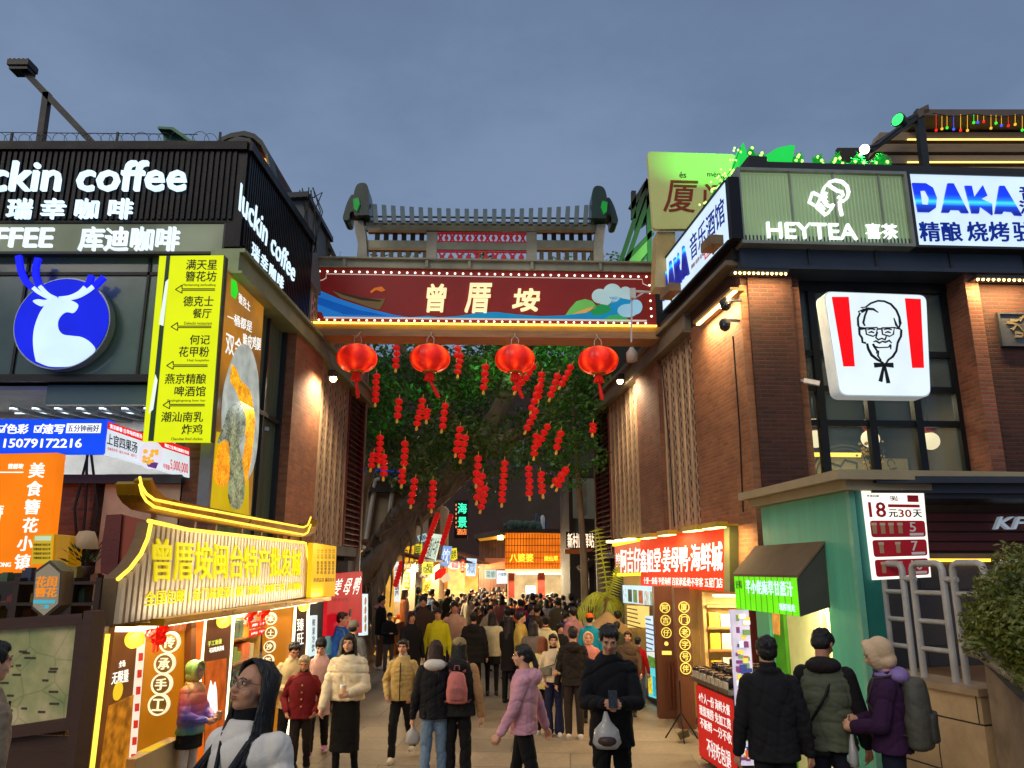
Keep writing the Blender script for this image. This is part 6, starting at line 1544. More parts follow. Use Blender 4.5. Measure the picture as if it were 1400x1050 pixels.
def daka(F,q,o,parent):
 L_={0:[[(.0,1),(.55,1),(.82,.85),(.92,.5),(.82,.15),(.55,0),(.08,0)],[(.28,.74),(.28,.26),(.52,.24),(.62,.5),(.50,.76)]],1:[[(.38,1.02),(.62,1.02),(1.06,0),(.78,0),(.70,.1),(.34,.1),(.26,0),(-.04,0)]],2:[[(.0,.95),(.28,.95),(.31,.55),(.74,.98),(.86,.62),(.58,.5),(1.0,.34),(.95,-.05),(.44,.3),(.40,0),(.12,0)]],3:[[(.36,.98),(.56,.98),(1.08,-.05),(.8,-.04),(.70,.08),(.36,.1),(.28,.0),(-.02,.0)]]}
 mb=MB()
 for k in range(4):
  polys=[[((k+.93*x)/3.95,y)for x,y in P]for P in L_[k]]
  pts=[[(q[3][0]*(1-x)*(1-y)+q[2][0]*x*(1-y)+q[0][0]*(1-x)*y+q[1][0]*x*y,q[3][1]*(1-x)*(1-y)+q[2][1]*x*(1-y)+q[0][1]*(1-x)*y+q[1][1]*x*y)for x,y in P]for P in polys]
  if len(pts)==1:
   P=pts[0]
   for i in range(1,len(P)-1):pass
   bm=bmesh.new();vs=[bm.verts.new(F.at(a,z,o+.03))for a,z in P];bm.faces.new(vs);bmesh.ops.triangulate(bm,faces=bm.faces[:]);bm.verts.index_update()
   mb.add([v.co.copy()for v in bm.verts],[tuple(v.index for v in f.verts)for f in bm.faces]);bm.free()
  else:
   P,H=pts;bm=bmesh.new();es=[]
   for loop in(P,H):
    vs=[bm.verts.new(F.at(a,z,o+.03))for a,z in loop];es+=[bm.edges.new((vs[i],vs[(i+1)%len(vs)]))for i in range(len(vs))]
   bmesh.ops.triangle_fill(bm,use_beauty=True,use_dissolve=False,edges=es);bm.verts.index_update()
   mb.add([v.co.copy()for v in bm.verts],[tuple(v.index for v in f.verts)for f in bm.faces]);bm.free()
  for P in pts:
   n=len(P);mb.add([F.at(a,z,o)for a,z in P]+[F.at(a,z,o+.03)for a,z in P],[(i,(i+1)%n,n+(i+1)%n,n+i)for i in range(n)])
 return mb.build("bar_lettering",DM,parent)
BARW=glow("bar_white",(196,218,240),1.0,.06)
NAVY=glow("navy_letters",(14,40,130),.8,.1)
t=thing("bar_sign","white lit bar sign with chunky blue letters next to the pale green tea fascia","shop sign",RF.at(ta1+2,zt0))
ba0=RF.px(1247,285,TO)[0];ba1=RF.px(1490,285,TO)[0];bz0,bz1=RF.px(1320,337,TO)[1],RF.px(1320,240,TO)[1]
mb=MB();mb.box(RF,ba0,ba1,bz0,bz1,-.1,TO);mb.build("panel",BARW,t)
mb=MB();edge(mb,RF,ba0-.02,ba1,bz0-.04,bz1+.04,-.1,TO+.03,.04);mb.build("frame",DARK,t)
r_=RF.rect(1249,253,1390,292,TO);daka(RF,[(r_[0],r_[3]),(r_[1],r_[3]),(r_[1],r_[2]),(r_[0],r_[2])],TO,t)
mb=MB()
for ch,u in(("精",1257),("酿",1287),("烧",1322),("烤",1352),("驻",1385),("唱",1415)):text(RF,ch,RF.rect(u,304,u+27,330,TO),None,o=TO,d=.02,bold=.03,mb=mb)
text(RF,"音乐",RF.rect(1394,255,1440,274,TO),None,o=TO,d=.02,bold=.03,mb=mb);text(RF,"酒馆",RF.rect(1394,275,1440,293,TO),None,o=TO,d=.02,bold=.03,mb=mb)
mb.build("lettering",NAVY,t)
BO=.32
sq=RW.quad([(903,359),(991,253),(996,324),(904,431)],BO)
bs0,bs1=RW.px(905,395,BO)[0],RW.px(994,290,BO)[0]
sz0=(RW.px(905,431,BO)[1]+RW.px(996,324,BO)[1])/2;sz1=(RW.px(904,359,BO)[1]+RW.px(991,253,BO)[1])/2
t=thing("bar_sign","white lit bar sign running up the lane side above the cornice","shop sign",RW.at((bs0+bs1)/2,sz0,BO))
mb=MB();mb.box(RW,bs0,bs1,sz0,sz1,BO-.16,BO);mb.build("panel",BARW,t)
mb=MB();mb.box(RW,bs1,bs1+.14,sz0-.03,sz1+.03,BO-.18,BO+.0);mb.box(RW,bs0,bs1,sz1,sz1+.04,BO-.18,BO+.02);mb.box(RW,bs0,bs1,sz0-.04,sz0,BO-.18,BO+.02);mb.build("frame",BLACK,t)
w_=bs1-bs0;h_=sz1-sz0
daka(RW,[(bs0+.02*w_,sz0+.80*h_),(bs0+.47*w_,sz0+.80*h_),(bs0+.47*w_,sz0+.18*h_),(bs0+.02*w_,sz0+.18*h_)],BO,t)
text(RW,"音乐酒馆",(bs0+.50*w_,bs0+.97*w_,sz0+.36*h_,sz0+.82*h_),NAVY,t,BO,.02,.03)
mb=MB();text(RW,"二楼上",(bs0+.72*w_,bs0+.84*w_,sz0+.13*h_,sz0+.29*h_),None,o=BO,d=.012,bold=.02,mb=mb);edge(mb,RW,bs0+.70*w_,bs0+.86*w_,sz0+.10*h_,sz0+.32*h_,BO,BO+.012,.02);mb.build("red_lettering",mat("orange_red_ink",(206,70,40),.5,emit=(206,60,40),est=.5),t)
text(RW,"精酿·烧烤·驻唱",(bs0+.5*w_,bs0+.69*w_,sz0+.2*h_,sz0+.28*h_),mat("pink_ink",(206,140,150),.5),t,BO,.01,.01)
# two spotlights on arms before the side sign
for i,(u,v,w)in enumerate(((972,335,1),(915,400,1))):
 t=thing("arm_spotlight",["tan box spotlight on an arm before the side sign's upper end","tan box spotlight at the side sign's lower end"][i],"spotlight",RW.at(*RW.px(u,v,.9),.9),"box spotlights on the side sign")
 P0=RW.at(*RW.px(u,v,.9),.9);d=(RW.at(*RW.px(u+9,v-9,.9),.9)-P0)
 mb=MB();mb.bar(P0-d*.6,P0+d*.9,.2,.14);mb.build("housing",mat("lamp_tan",(140,116,84),.5,.3),t)
 mb=MB();mb.bar(P0,RW.at(*RW.px(u+4,v+14,.2),.2),.03);mb.build("arm",DARK,t)
 # ---------------------------------------------------------------- green-lit billboard on the roof
BB=Frame((0,14.2),3)
t=thing("city_billboard","yellow billboard washed in green light with large brush characters","billboard",BB.at(*BB.px(940,360)))
P=BB.quad([(885,207),(1006,211),(1014,312),(893,313)]);
mb=MB();mb.prism(BB,rr_poly(P,.1),-.12,0);mb.build("panel",mat("billboard_yellow",(226,222,140),.5,var=.06,vs=.6,bump=.02),t)
text(BB,"厦",BB.rect(910,247,952,290),mat("brush_red",(150,52,20),.6,var=.2),t,.0,.01,.015,italic=.2);text(BB,"门",BB.rect(962,252,998,290),_m["brush_red"],t,.0,.01,.015,italic=.1)
text(BB,"és",BB.rect(929,235,938,243),mat("olive_ink",(70,76,30),.6),t,.0,.008,.0);text(BB,"méng",BB.rect(967,235,990,244),_m["olive_ink"],t,.0,.008,.0)
mb=MB();mb.prism(BB,BB.quad([(900,314),(925,314),(925,390),(897,390)]),-.5,-.1);mb.build("support",mat("billboard_support",(196,170,110),.6),t)
l=bpy.data.lights.new("green_light",'SPOT');l.energy,l.color,l.spot_size,l.spot_blend,l.shadow_soft_size=1100,(.05,1,.12),R(70),.8,.1
gl_loc=BB.at(*BB.px(985,196),1.6)
# green floodlight on the pavilion post and a warm bulb
GLP=Frame((0,12.6),0)
t=thing("green_floodlight","round green floodlight clamped to the roof pavilion's post","floodlight",GLP.at(*GLP.px(1228,164)))
c=GLP.at(*GLP.px(1228,164));mb=MB();mb.lathe(c,[(.13,0)]*2,4)
mb=MB();d=Vector((-.8,-.45,.1)).normalized();mb.tube([c-d*.16,c-d*.02,c+d*.02],[.09,.13,.13],16);mb.build("housing",DARK,t)
mb=MB();mb.tube([c+d*.02,c+d*.03,c+d*.05],[.115,.11,.07],16);mb.build("lens",glow("green_lens",(60,255,110),1.6),t)
mb=MB();mb.bar(c-d*.1,GLP.at(*GLP.px(1250,158)),.05);mb.build("bracket",DARK,t)
lo=bpy.data.objects.new("light",l);COL.objects.link(lo);lo.parent=t;lo.matrix_parent_inverse=Matrix.Translation(-Vector(t.location));lo.location=c+d*.12
tgt=BB.at(*BB.px(968,222));lo.rotation_euler=(tgt-lo.location).to_track_quat('-Z','Y').to_euler();l.spot_size=R(22)
l2=bpy.data.lights.new("green_spill",'SPOT');l2 .energy,l2 .color,l2 .spot_size,l2 .spot_blend=9000,(.14,1,.24),R(60),.9;l2 .shadow_soft_size=.1
lo2=bpy.data.objects.new("spill_light",l2);COL.objects.link(lo2);lo2 .parent=t;lo2 .matrix_parent_inverse=Matrix.Translation(-Vector(t.location));lo2 .location=c+d*.12+Vector((0,.1,0));lo2 .rotation_euler=(at_y(790,560,24)-lo2 .location).to_track_quat('-Z','Y').to_euler()
t=thing("warm_bulb","bright bare bulb on a dark bent arm below the green floodlight","lamp",GLP.at(*GLP.px(1183,204)))
c=GLP.at(*GLP.px(1182,204));mb=MB();mb.ball(c,.085,n=14,m=9);mb.build("bulb",glow("bare_bulb",(255,240,210),10),t)
mb=MB();mb.tube([c+Vector((.06,0,.03)),GLP.at(*GLP.px(1200,198)),GLP.at(*GLP.px(1222,180)),GLP.at(*GLP.px(1232,172))],.035,7);mb.build("arm",DARK,t)
# green garland along the roof edge
t=thing("green_garland","row of green lit peaked garlands along the tea fascia roof edge","garland",RF.at(*RF.px(1130,230,0)))
GG=Frame((0,12.9),3);LEAFG=glow("garland_green",(20,206,70),.75,.4,6);DG=mat("garland_leaf",(20,110,50),.5,emit=(14,170,50),est=.5)
mb=MB();mb2=MB()
for u,h_,w in((1090,17,9),(1117,17,9),(1143,18,9),(1172,18,10),(1203,19,12),(1026,24,8),(1040,16,8)):
 v0=232 if u>1050 else 228
 for q in(-1,1):
  p0,p1=GG.px(u+q*w,v0),GG.px(u,v0-h_);mb.tube([GG.at(*p0),GG.at(*p1)],.03,5)
  for k in range(40):
   f=rnd.random();c=GG.at(p0[0]*(1-f)+p1[0]*f,p0[1]*(1-f)+p1[1]*f,rnd.uniform(-.05,.08));x=Vector((rnd.uniform(-1,1),rnd.uniform(-1,1),rnd.uniform(-1,1)))*.1;y=x.orthogonal().normalized()*.045
   mb.add([c-x,c+y,c+x,c-y],[(0,1,2,3)])
  for k in range(3):f=rnd.random();mb2 .ball(GG.at(p0[0]*(1-f)+p1[0]*f,p0[1]*(1-f)+p1[1]*f,.08),.03,n=6,m=4)
for k in range(420):
 c=GG.at(*GG.px(rnd.uniform(1010,1216),rnd.uniform(226,233)),rnd.uniform(-.3,.1));x=Vector((rnd.uniform(-1,1),rnd.uniform(-1,1),rnd.uniform(-.3,1)))*.09;y=x.orthogonal().normalized()*.04;mb.add([c-x,c+y,c+x,c-y],[(0,1,2,3)])
mb.build("leaves",DG,t);mb2 .build("light_bead",glow("garland_bead",(190,255,120),2.0),t)
mb=MB();mb.prism(GG,GG.quad([(1038,220),(1060,206),(1078,202),(1084,203),(1080,226),(1062,230),(1040,228)]),-.4,.1);mb.prism(GG,GG.quad([(1008,214),(1014,198),(1018,212),(1024,230),(1008,232)]),-.3,.1);mb.build("cloth_peak",mat("green_lit_cloth",(40,160,80),.5,emit=(10,200,60),est=.8),t)  # cloth is no lamp: green light put in as a glow
# vines of light trailing down by the billboard
t=thing("light_vine","thin vine of green lights trailing past the billboard's right side","string lights",GG.at(*GG.px(990,270)))
mb=MB();mb2=MB();P=[GG.at(*GG.px(u,v),.1)for u,v in((1010,205),(1000,232),(990,246),(978,258),(968,276),(962,296))];mb.tube(P,.012,5)
for k in range(40):f=rnd.uniform(0,4.99);j=int(f);p=P[j].lerp(P[j+1],f-j)+Vector((rnd.gauss(0,.06),0,rnd.gauss(0,.06)));mb2 .ball(p,.022,n=5,m=4)
mb.build("cord",DG,t);mb2 .build("light_bead",_m["garland_bead"],t)
# ---------------------------------------------------------------- roof pavilion with string lights
PV=Frame((0,14.0),2)
t=thing("roof_pavilion","slatted roof pavilion with warm lit beams above the bar sign","pavilion",PV.at(*PV.px(1300,260)))
PBM=mat("pavilion_brown",(104,90,78),.6,vs=1,var=.2);PAL=mat("pavilion_pale",(150,128,104),.6,vs=2,var=.15,stretch=(.3,3,3))
mb=MB();mb.prism(PV,PV.quad([(1256,157),(1480,157),(1480,166),(1256,165)]),-4,.2);mb.prism(PV,PV.quad([(1246,158),(1262,150),(1264,160),(1250,168)]),-.4,.2);mb.build("roof_beam",PBM,t)
mb=MB()
for v in(168,184,200,216,232):mb.prism(PV,PV.quad([(1200+(232-v)*.2,v+2),(1480,v+2),(1480,v+13),(1196+(232-v)*.2,v+13)]),-.6,-.3)
mb.build("slats",PAL,t)
mb=MB();mb.prism(PV,PV.quad([(1180,160),(1480,160),(1480,250),(1180,250)]),-1.3,-1.2);mb.build("back_panel",mat("pavilion_dark",(62,52,46),.7),t)
mb=MB();mb.bar(PV.at(*PV.px(1252,155),.1),PV.at(*PV.px(1262,246),.1),.14);mb.bar(PV.at(*PV.px(1256,160),.1),PV.at(*PV.px(1190,205),.0),.12);mb.build("post",DARK,t)
mb=MB()
for v in(180.5,212):mb.prism(PV,PV.quad([(1250,v),(1480,v),(1480,v+1.4),(1250,v+1.4)]),-.28,-.25)
mb.build("beam_light",glow("pavilion_strip",(255,226,120),1.8),t)
mb=MB();mb.tube([PV.at(*PV.px(u,v),.3)for u,v in((1264,166),(1290,171),(1320,167),(1350,172),(1380,168),(1410,172))],.01,4);mb.build("light_cord",BLACK,t)
mbs=[MB(),MB(),MB(),MB()]
for k in range(17):
 u=1268+k*8.2+rnd.uniform(-2,2);v=167+rnd.uniform(0,3);L_=rnd.uniform(8,22);mbs[k%4 if k%3==0 else 1].tube([PV.at(*PV.px(u,v),.3),PV.at(*PV.px(u,v+L_),.3)],.005,4);mbs[k%4].ball(PV.at(*PV.px(u,v+L_),.3),.03,n=6,m=4)
for mb,c,nm in zip(mbs,((255,40,30),(255,190,60),(60,255,60),(70,90,255)),("red","amber","green","blue")):mb.build("coloured_bulbs",glow("bulb_"+nm,c,1.0),t)
# railing left of the pavilion, truss beside the billboard
t=thing("roof_truss","dark stair truss and posts rising beside the yellow-green billboard","roof structure",GF.at(*GF.px(870,362)))
FT=Frame((0,17),0);mb=MB()
for p,q_ in(((848,360),(886,246)),((856,360),(890,262)),((852,360),(892,318)),((866,300),(866,262)),((862,286),(884,250)),((886,246),(888,362))):mb.bar(FT.at(*FT.px(*p)),FT.at(*FT.px(*q_)),.11)
mb.build("frame",mat("truss_dark",(58,52,48),.7),t)
mb=MB();mb.prism(FT,FT.quad([(867,268),(884,246),(886,300),(870,312)]),-.3,-.1);mb.build("panel",BLACK,t)
mb=MB();mb.prism(FT,FT.quad([(853,361),(888,318),(890,340),(872,361)]),-.6,.05);mb.build("stair_side",mat("truss_tan",(128,110,84)),t)
# ================================================================ shops and steps at the right foot
RS=Frame((4.75,0),-83.8)
def sub(F,c0,m_,par,nm,o0,o1):mb=MB();mb.prism(F,F.quad(c0,o1),o0,o1);return mb.build(nm,m_,par)
t=thing("orange_shop_sign","large orange-red lit sign with white brush lettering over the seafood shop","shop sign",RS.at(*RS.px(935,805)))
OSG=[(875.5,738),(990,720),(990,808),(876,801)]
sub(RS,OSG,glow("sign_orange_red",(230,46,8),.72,.1),t,"panel",-.2,0)
sub(RS,[(990,719),(997,718),(998,809),(990,809)],mat("sign_end_green",(88,96,62),.5),t,"frame",-.22,.0)
OWH=glow("orange_sign_letters",(250,236,230),.98)
text(RS,"鑫姐堂·姜母鸭·海鲜城",RS.quad([(876,752),(988,740),(988,780),(876,783)]),OWH,t,.0,.05,.045)
text(RS,"十里一条街 平价海鲜 百家承诺:绝不宰客 五星门店",RS.quad([(880,789),(988,790),(988,804),(880,798)]),OWH,t,.0,.02,.03)
for i,(u,v)in enumerate(((886,734),(911,730),(947,724),(975,720))):
 a,z=RS.px(u,v,.3);t2=thing("sign_lamp","long bar lamp over the orange-red sign","lamp",RS.at(a,z,.3),"bar lamps over the orange-red sign")
 mb=MB();mb.box(RS,a-.35,a+.35,z-.02,z+.06,.2,.38);mb.bar(RS.at(a,z+.03,.2),RS.at(a,z+.03,-.1),.03);mb.build("housing",mat("lamp_yellow",(196,160,40),.5),t2)
 mb=MB();mb.box(RS,a-.33,a+.33,z-.035,z-.02,.22,.36);mb.build("tube",glow("sign_tube",(255,226,130),5),t2)
 lo=lamp_area("light",RS.at(a,z-.05,.3),(0,0,-1),26,(1,.68,.28),.6,.06,t2);lo.rotation_euler=strip_dir(RS,-Z+RS.n*(-.25 if i%2 else.35))
t=thing("white_brush_sign","salmon lit sign with white brush lettering and yellow tubes beside the orange-red sign","shop sign",RS.at(*RS.px(858,787)))
sub(RS,[(840,745),(875,739),(875.5,786),(842,787)],glow("sign_salmon",(206,96,70),.75),t,"panel",-.2,-.02)
mb=MB()
for c in([(840,743),(875,736),(875,740),(840,747)],[(841,784),(876,783),(876,787),(841,788)]):mb.prism(RS,RS.quad(c),-.1,.05)
mb.build("tube",glow("yellow_tube",(250,226,40),1.4),t)
text(RS,"阿吉仔",RS.quad([(848,751),(875,748),(875,782),(848,783)]),OWH,t,-.02,.05,.05);text(RS,["始","于"],RS.quad([(841,757),(847,756),(847,780),(842,780)]),OWH,t,-.02,.03,.03,vertical=True)
for u in(834,846,858):
 a,z=RS.px(u,742-(u-834)*.12,.25);t2=thing("sign_lamp","short bar lamp over the salmon sign","lamp",RS.at(a,z,.25),"bar lamps over the salmon sign");mb=MB();mb.box(RS,a-.2,a+.2,z,z+.05,.1,.3);mb.build("tube",_m["sign_tube"],t2)
 mb=MB();mb.box(RS,a-.2,a+.2,z+.05,z+.07,-.1,.3);mb.build("housing",DARK,t2)
 # the shop itself
t=thing("seafood_shop","lit seafood shop with brown pillars of round characters and yellow shelves","shop",RS.at(RS.px(935,950)[0],0));SS=t
zq=RS.px(990,808)[1];sA,sB=RS.px(850,870)[0],RS.px(998,870)[0];sI=RS.px(945,870)[0]
mb=MB();mb.box(RS,sB-.0,sB+.04,zq-.5,RS.px(995,718)[1]+.05,-.6,-.22);mb.box(RS,sB+.04,sB+.1,zq-3,zq+1.2,-.9,-.3);mb.build("end_wall",mat("maroon_end",(96,32,28),.6),t)
mb=MB();mb.box(RS,sA-.6,sI,0,zq+1.2,-.3,-.24);mb.box(RS,sI,sB,0,zq,-2.3,-2.2);mb.box(RS,sI,sB,zq-.06,zq,-2.2,-.2);mb.build("wall",mat("shop_wall",(186,150,86),.7,emit=(200,160,80),est=.12),t)
SJ=Frame((RS.at(sI,0,-.3).x,RS.at(sI,0).y-.02),0)
mb=MB();mb.box(SJ,-.1,1.9,0,zq,-.3,-.25);mb.build("wall",_m["shop_wall"],t)
mb=MB()
for z in(.9,1.3,1.68,2.05):mb.box(SJ,0,1.9,z-.02,z+.02,-.25,.02)
mb.build("shelf_board",mat("shelf_board",(176,122,62)),t)
mb=MB();mb.box(SJ,.1,1.6,zq-.14,zq-.1,.1,.2);mb.build("ceiling_lamp",glow("recess_lamp",(255,240,200),5),t)
lamp_area("shop_light",SJ.at(.7,zq-.16,.5),(0,.4,-1),60,(1,.84,.55),1.2,.4,t)
for k in range(24):
 a=.04+(k%8)*.21;z=(.92,1.32,1.7)[k//8];mb=MB();h=rnd.uniform(.15,.3);w=.18;mb.box(SJ,a,a+w,z,z+h,-.22,-.02);mb.box(SJ,a+.03,a+w-.03,z+h*.3,z+h*.7,-.02,-.015)
 tag(mb.build("goods_bag",mat("goods%d"%(k%4),[(226,190,60),(230,220,190),(206,120,40),(240,214,120)][k%4],.5)),"yellow or cream packet on the seafood shop's back shelves","packet","packets on the seafood shop shelves")
PW=mat("pillar_wood",(100,58,34),.5,vs=2,var=.25,stretch=(1,1,.2))
PFS=[]
for u0,u1 in((897,923),(925,946)):
 a_,z_=RS.px(u1,880);P=RS.at(a_,0);PF=Frame((P.x,P.y),-3);w=PF.px(u1,880)[0]-PF.px(u0,880)[0];PFS.append(PF);mb=MB();mb.box(PF,-w,0,0,zq+.02,-.3,0);mb.build("pillar",PW,t)
def rounds2(PF,chars,cen,r_):
 for ch,(u,v)in zip(chars,cen):
  c=PF.px(u,v);mb=MB();mb.ring(PF,*c,r_*.84,r_,-.02,.012,26);rg=mb.build("round_sign",glow("round_sign_yellow",(250,222,100),1.0),t);text(PF,ch,(c[0]-r_*.58,c[0]+r_*.58,c[1]-r_*.58,c[1]+r_*.58),_m["round_sign_yellow"],rg,-.0,.012,.03)
rounds2(PFS[0],"阿吉仔",[(909,831),(910,848),(911,865)],.098);rounds2(PFS[1],"厦门老字号伴",[(935,830),(935.5,847),(936,864),(936.5,881),(937,898),(937.5,914)],.098)
mb=MB();PF=PFS[0];c=PF.px(911,880);mb.disc(PF,c[0],c[1],.04,-.02,.01,12);mb.box(PF,c[0]-.09,c[0]+.09,c[1]-.2,c[1]-.13,-.02,.01);mb.build("emblem",_m["round_sign_yellow"],t)
mb=MB()
for u in(914,919):a,z0=PF.px(u,905);mb.box(PF,a-.015,a+.015,.2,z0,.0,.05)
mb.build("door_handle",mat("copper_bar",(150,84,60),.3,.7),t)
def lbox(pts,c,lab,par_lines=0,o=.04,pic=None):
 t=thing("light_box_menu",lab,"menu sign",RS.at(*RS.px(*pts[3],o),o));sub(RS,pts,glow("lb_%d_%d_%d"%c,c,.95,.1),t,"panel",o-.12,o)
 q=RS.quad(pts,o);mb=MB();a0,a1=q[0][0],q[1][0];z1,z0=q[0][1],q[3][1]
 for k in range(par_lines):f=(k+.6)/(par_lines+.4);z=z1+(z0-z1)*f;mb.box(RS,a0+.03,a0+(a1-a0)*rnd.uniform(.55,.9),z-.012,z+.012,o,o+.006)
 if par_lines:mb.build("menu_lines",mat("menu_ink",(90,84,90),.6,var=0,bump=0),t)
 for k,cc in enumerate(pic or[]):
  f=(k+.5)/len(pic);mb=MB();a=a0+(a1-a0)*f;w=abs(a1-a0)/len(pic)*.36;mb.prism(RS,[(a-w,z0+(z1-z0)*.12),(a+w,z0+(z1-z0)*.12),(a+w,z0+(z1-z0)*.8),(a-w,z0+(z1-z0)*.8)],o,o+.006);mb.build("dish_picture",glow("dp_%d_%d_%d"%cc,cc,.8,.5,14),t)
lbox([(851,800),(896,802),(896,828),(852,824)],(190,222,232),"wide pale blue lit menu of drink pictures left of the brown pillars",0,.1,[(206,226,236),(60,70,50),(110,130,70),(180,90,50),(200,200,190),(150,160,130)])
lbox([(857,828),(881,829),(881,858),(858,858)],(240,206,110),"yellow lit menu sheet under the pale blue one",5,.0)
lbox([(882,842),(896,842),(897,890),(884,890)],(196,220,236),"tall white and blue lit menu on the pillar's left",7,.06)
lbox([(884,891),(897,891),(898,912),(885,912)],(214,220,206),"small lit picture of a green drink below the tall menu",0,.06,[(90,140,60)])
lbox([(885,913),(898,913),(900,956),(887,952)],(90,206,214),"bright cyan and yellow lit picture near the ground",0,.06,[(230,200,40),(60,170,190)])
# counter of pots
t=thing("food_counter","stainless food counter with a red and white price board on its front","counter",RS.at(RS.px(985,1000,.6)[0],0,.6))
c0,c1=RS.px(950,960,.75)[0],RS.px(1003,985,.75)[0]
cz=RS.px(985,938,.75)[1]
mb=MB();mb.box(RS,c0+.06,c1-.06,.06,cz-.06,.05,.72);mb.build("cabinet",mat("counter_dark",(50,36,30),.5),t)
mb=MB();mb.box(RS,c0,c1,cz-.06,cz,-.05,.8);mb.build("top",mat("steel_top",(160,150,130),.3,.8),t)
FR_=[(956,945),(1003,966),(1003,1022),(958,985)]
fq=[(c0+.08,cz-.12),(c1-.04,cz-.12),(c1-.04,.1),(c0+.08,.1)]
mb=MB();mb.prism(RS,fq,.72,.75);mb.build("price_board",glow("board_red",(196,38,30),.7),t)
mb=MB();wq=fq[1][0]-fq[0][0];hq=fq[0][1]-.1
for k,s_ in enumerate(("4个人一份 海鲜大餐","现煮现捞 免加工费","不新鲜 一分不收")):text(RS,s_,(fq[0][0]+.08*wq,fq[0][0]+.95*wq,.1+hq*(.78-.18*k),.1+hq*(.92-.18*k)),None,o=.75,d=.01,bold=.03,mb=mb)
text(RS,"不好吃包退",(fq[0][0]+.25*wq,fq[0][0]+.9*wq,.1+hq*.08,.1+hq*.32),None,o=.75,d=.01,bold=.04,mb=mb);mb.build("lettering",glow("board_white",(236,226,220),.9),t)
PB=mat("pot_black",(34,26,22),.25,.3,spec=.6)
for i in range(5):
 for j in range(3):
  a=c0+.15+i*(c1-c0-.25)/4.6;o_=.68-j*.28;P=RS.at(a,cz+.05*j,o_);mb=MB();mb.lathe(P,[(.09,0),(.12,.05),(.12,.13),(.10,.14),(.10,.11),(.01,.11)],14)
  pt=mb.build("clay_pot",PB);tag(pt,"small black clay pot of stew in rows on the steel counter","pot","clay pots on the food counter")
  mb=MB();mb.lathe(P+Vector((0,0,.115)),[(.095,0),(.06,.015),(.01,.02)],10);o=mb.build("stew",mat("stew_brown",(120,62,24),.3,spec=.7),pt)
mb=MB()
for k in range(9):a=c0+.1+k*(c1-c0-.1)/9;mb.box(RS,a,a+.12,cz,cz+.09,.78,.80)
mb.build("price_card",mat("price_card",(190,180,160),.5),t)
t=thing("flyer_column","tall lit column crowded with colourful dish photos beside the food counter","advertisement",RS.at(c1+.1,0,.5))
FK=Frame((RS.at(c1+.12,0,.35).x,RS.at(c1+.12,0,.35).y),3)
fa,fb=FK.px(1004,900)[0],FK.px(1028,900)[0];zt=FK.px(1015,834)[1]
mb=MB();mb.box(FK,fa,fb,.3,zt,-.1,0);mb.build("panel",glow("flyer_ground",(196,186,206),.85,.2,6),t)
gr=[MB()for _ in range(6)]
for k in range(90):a=rnd.uniform(fa,fb-.05);z=rnd.uniform(.35,zt-.06);w,h=rnd.uniform(.03,.09),rnd.uniform(.03,.08);gr[k%6].box(FK,a,min(fb,a+w),z,z+h,0,.003+.0006*k)
for k,c in enumerate(((120,60,110),(230,200,90),(60,70,130),(236,236,240),(200,90,60),(110,140,90))):gr[k].build("dish_picture",glow("flyer%d"%k,c,.85),t)
t=thing("stool_stack","stack of red plastic stools beside the brown pillars","stools",RS.at(*RS.px(942,962,.3),.3))
P=on_ground(943,968);RP=mat("red_plastic",(196,24,18),.35,spec=.5)
for k in range(4):
 mb=MB();z=.12*k;mb.lathe(P+Vector((0,0,z)),[(.16,.40),(.16,.43),(.14,.45),(.02,.45)],4)
 for i in range(4):a=math.pi/2*i;d=Vector((math.cos(a),math.sin(a),0));mb.bar(P+d*.2+Z*(z if k==0 else z+.25),P+d*.15+Z*(z+.42),.05,.03)
 for zz in(.2,.32):mb.lathe(P+Vector((0,0,z+zz if k else zz)),[(.19-zz*.1,0),(.19-zz*.1,.05)],4)
 mb.build("stool",RP,t)
t=thing("lamp_tripod","thin black tripod standing on the paving with a small lamp at its foot","tripod",on_ground(933,1015))
P=on_ground(933,1012);tp=Vector((P.x,P.y,at_y(932,930,P.y).z));mb=MB();mb.tube([P+Z*.25,tp],.013,6);mb.build("pole",BLACK,t)
for k in range(3):a=2.1*k+.4;mb=MB();mb.tube([P+Z*.42,P+Vector((.3*math.cos(a),.3*math.sin(a),0))],.012,5);mb.build("leg",BLACK,t)
mb=MB();mb.bar(P+Vector((-.08,-.1,.08)),P+Vector((.08,-.12,.14)),.12,.1);mb.build("lamp_head",mat("lamp_olive",(90,76,40),.5),t)
# drain line in the paving
mb=MB();g0_,g1_=on_ground(862,935),on_ground(985,1030)
d=(g1_-g0_);sd=Vector((-d.y,d.x,0)).normalized()*.07
mb.add([Vector((p.x,p.y,gz(p.y)+.004))for p in(g0_-sd,g0_+sd,g1_+sd,g1_-sd)],[(3,2,1,0)]);struct(mb.build("path_drain",mat("drain_grey",(74,68,58),.5,.3,bump=.5,bs=60)))
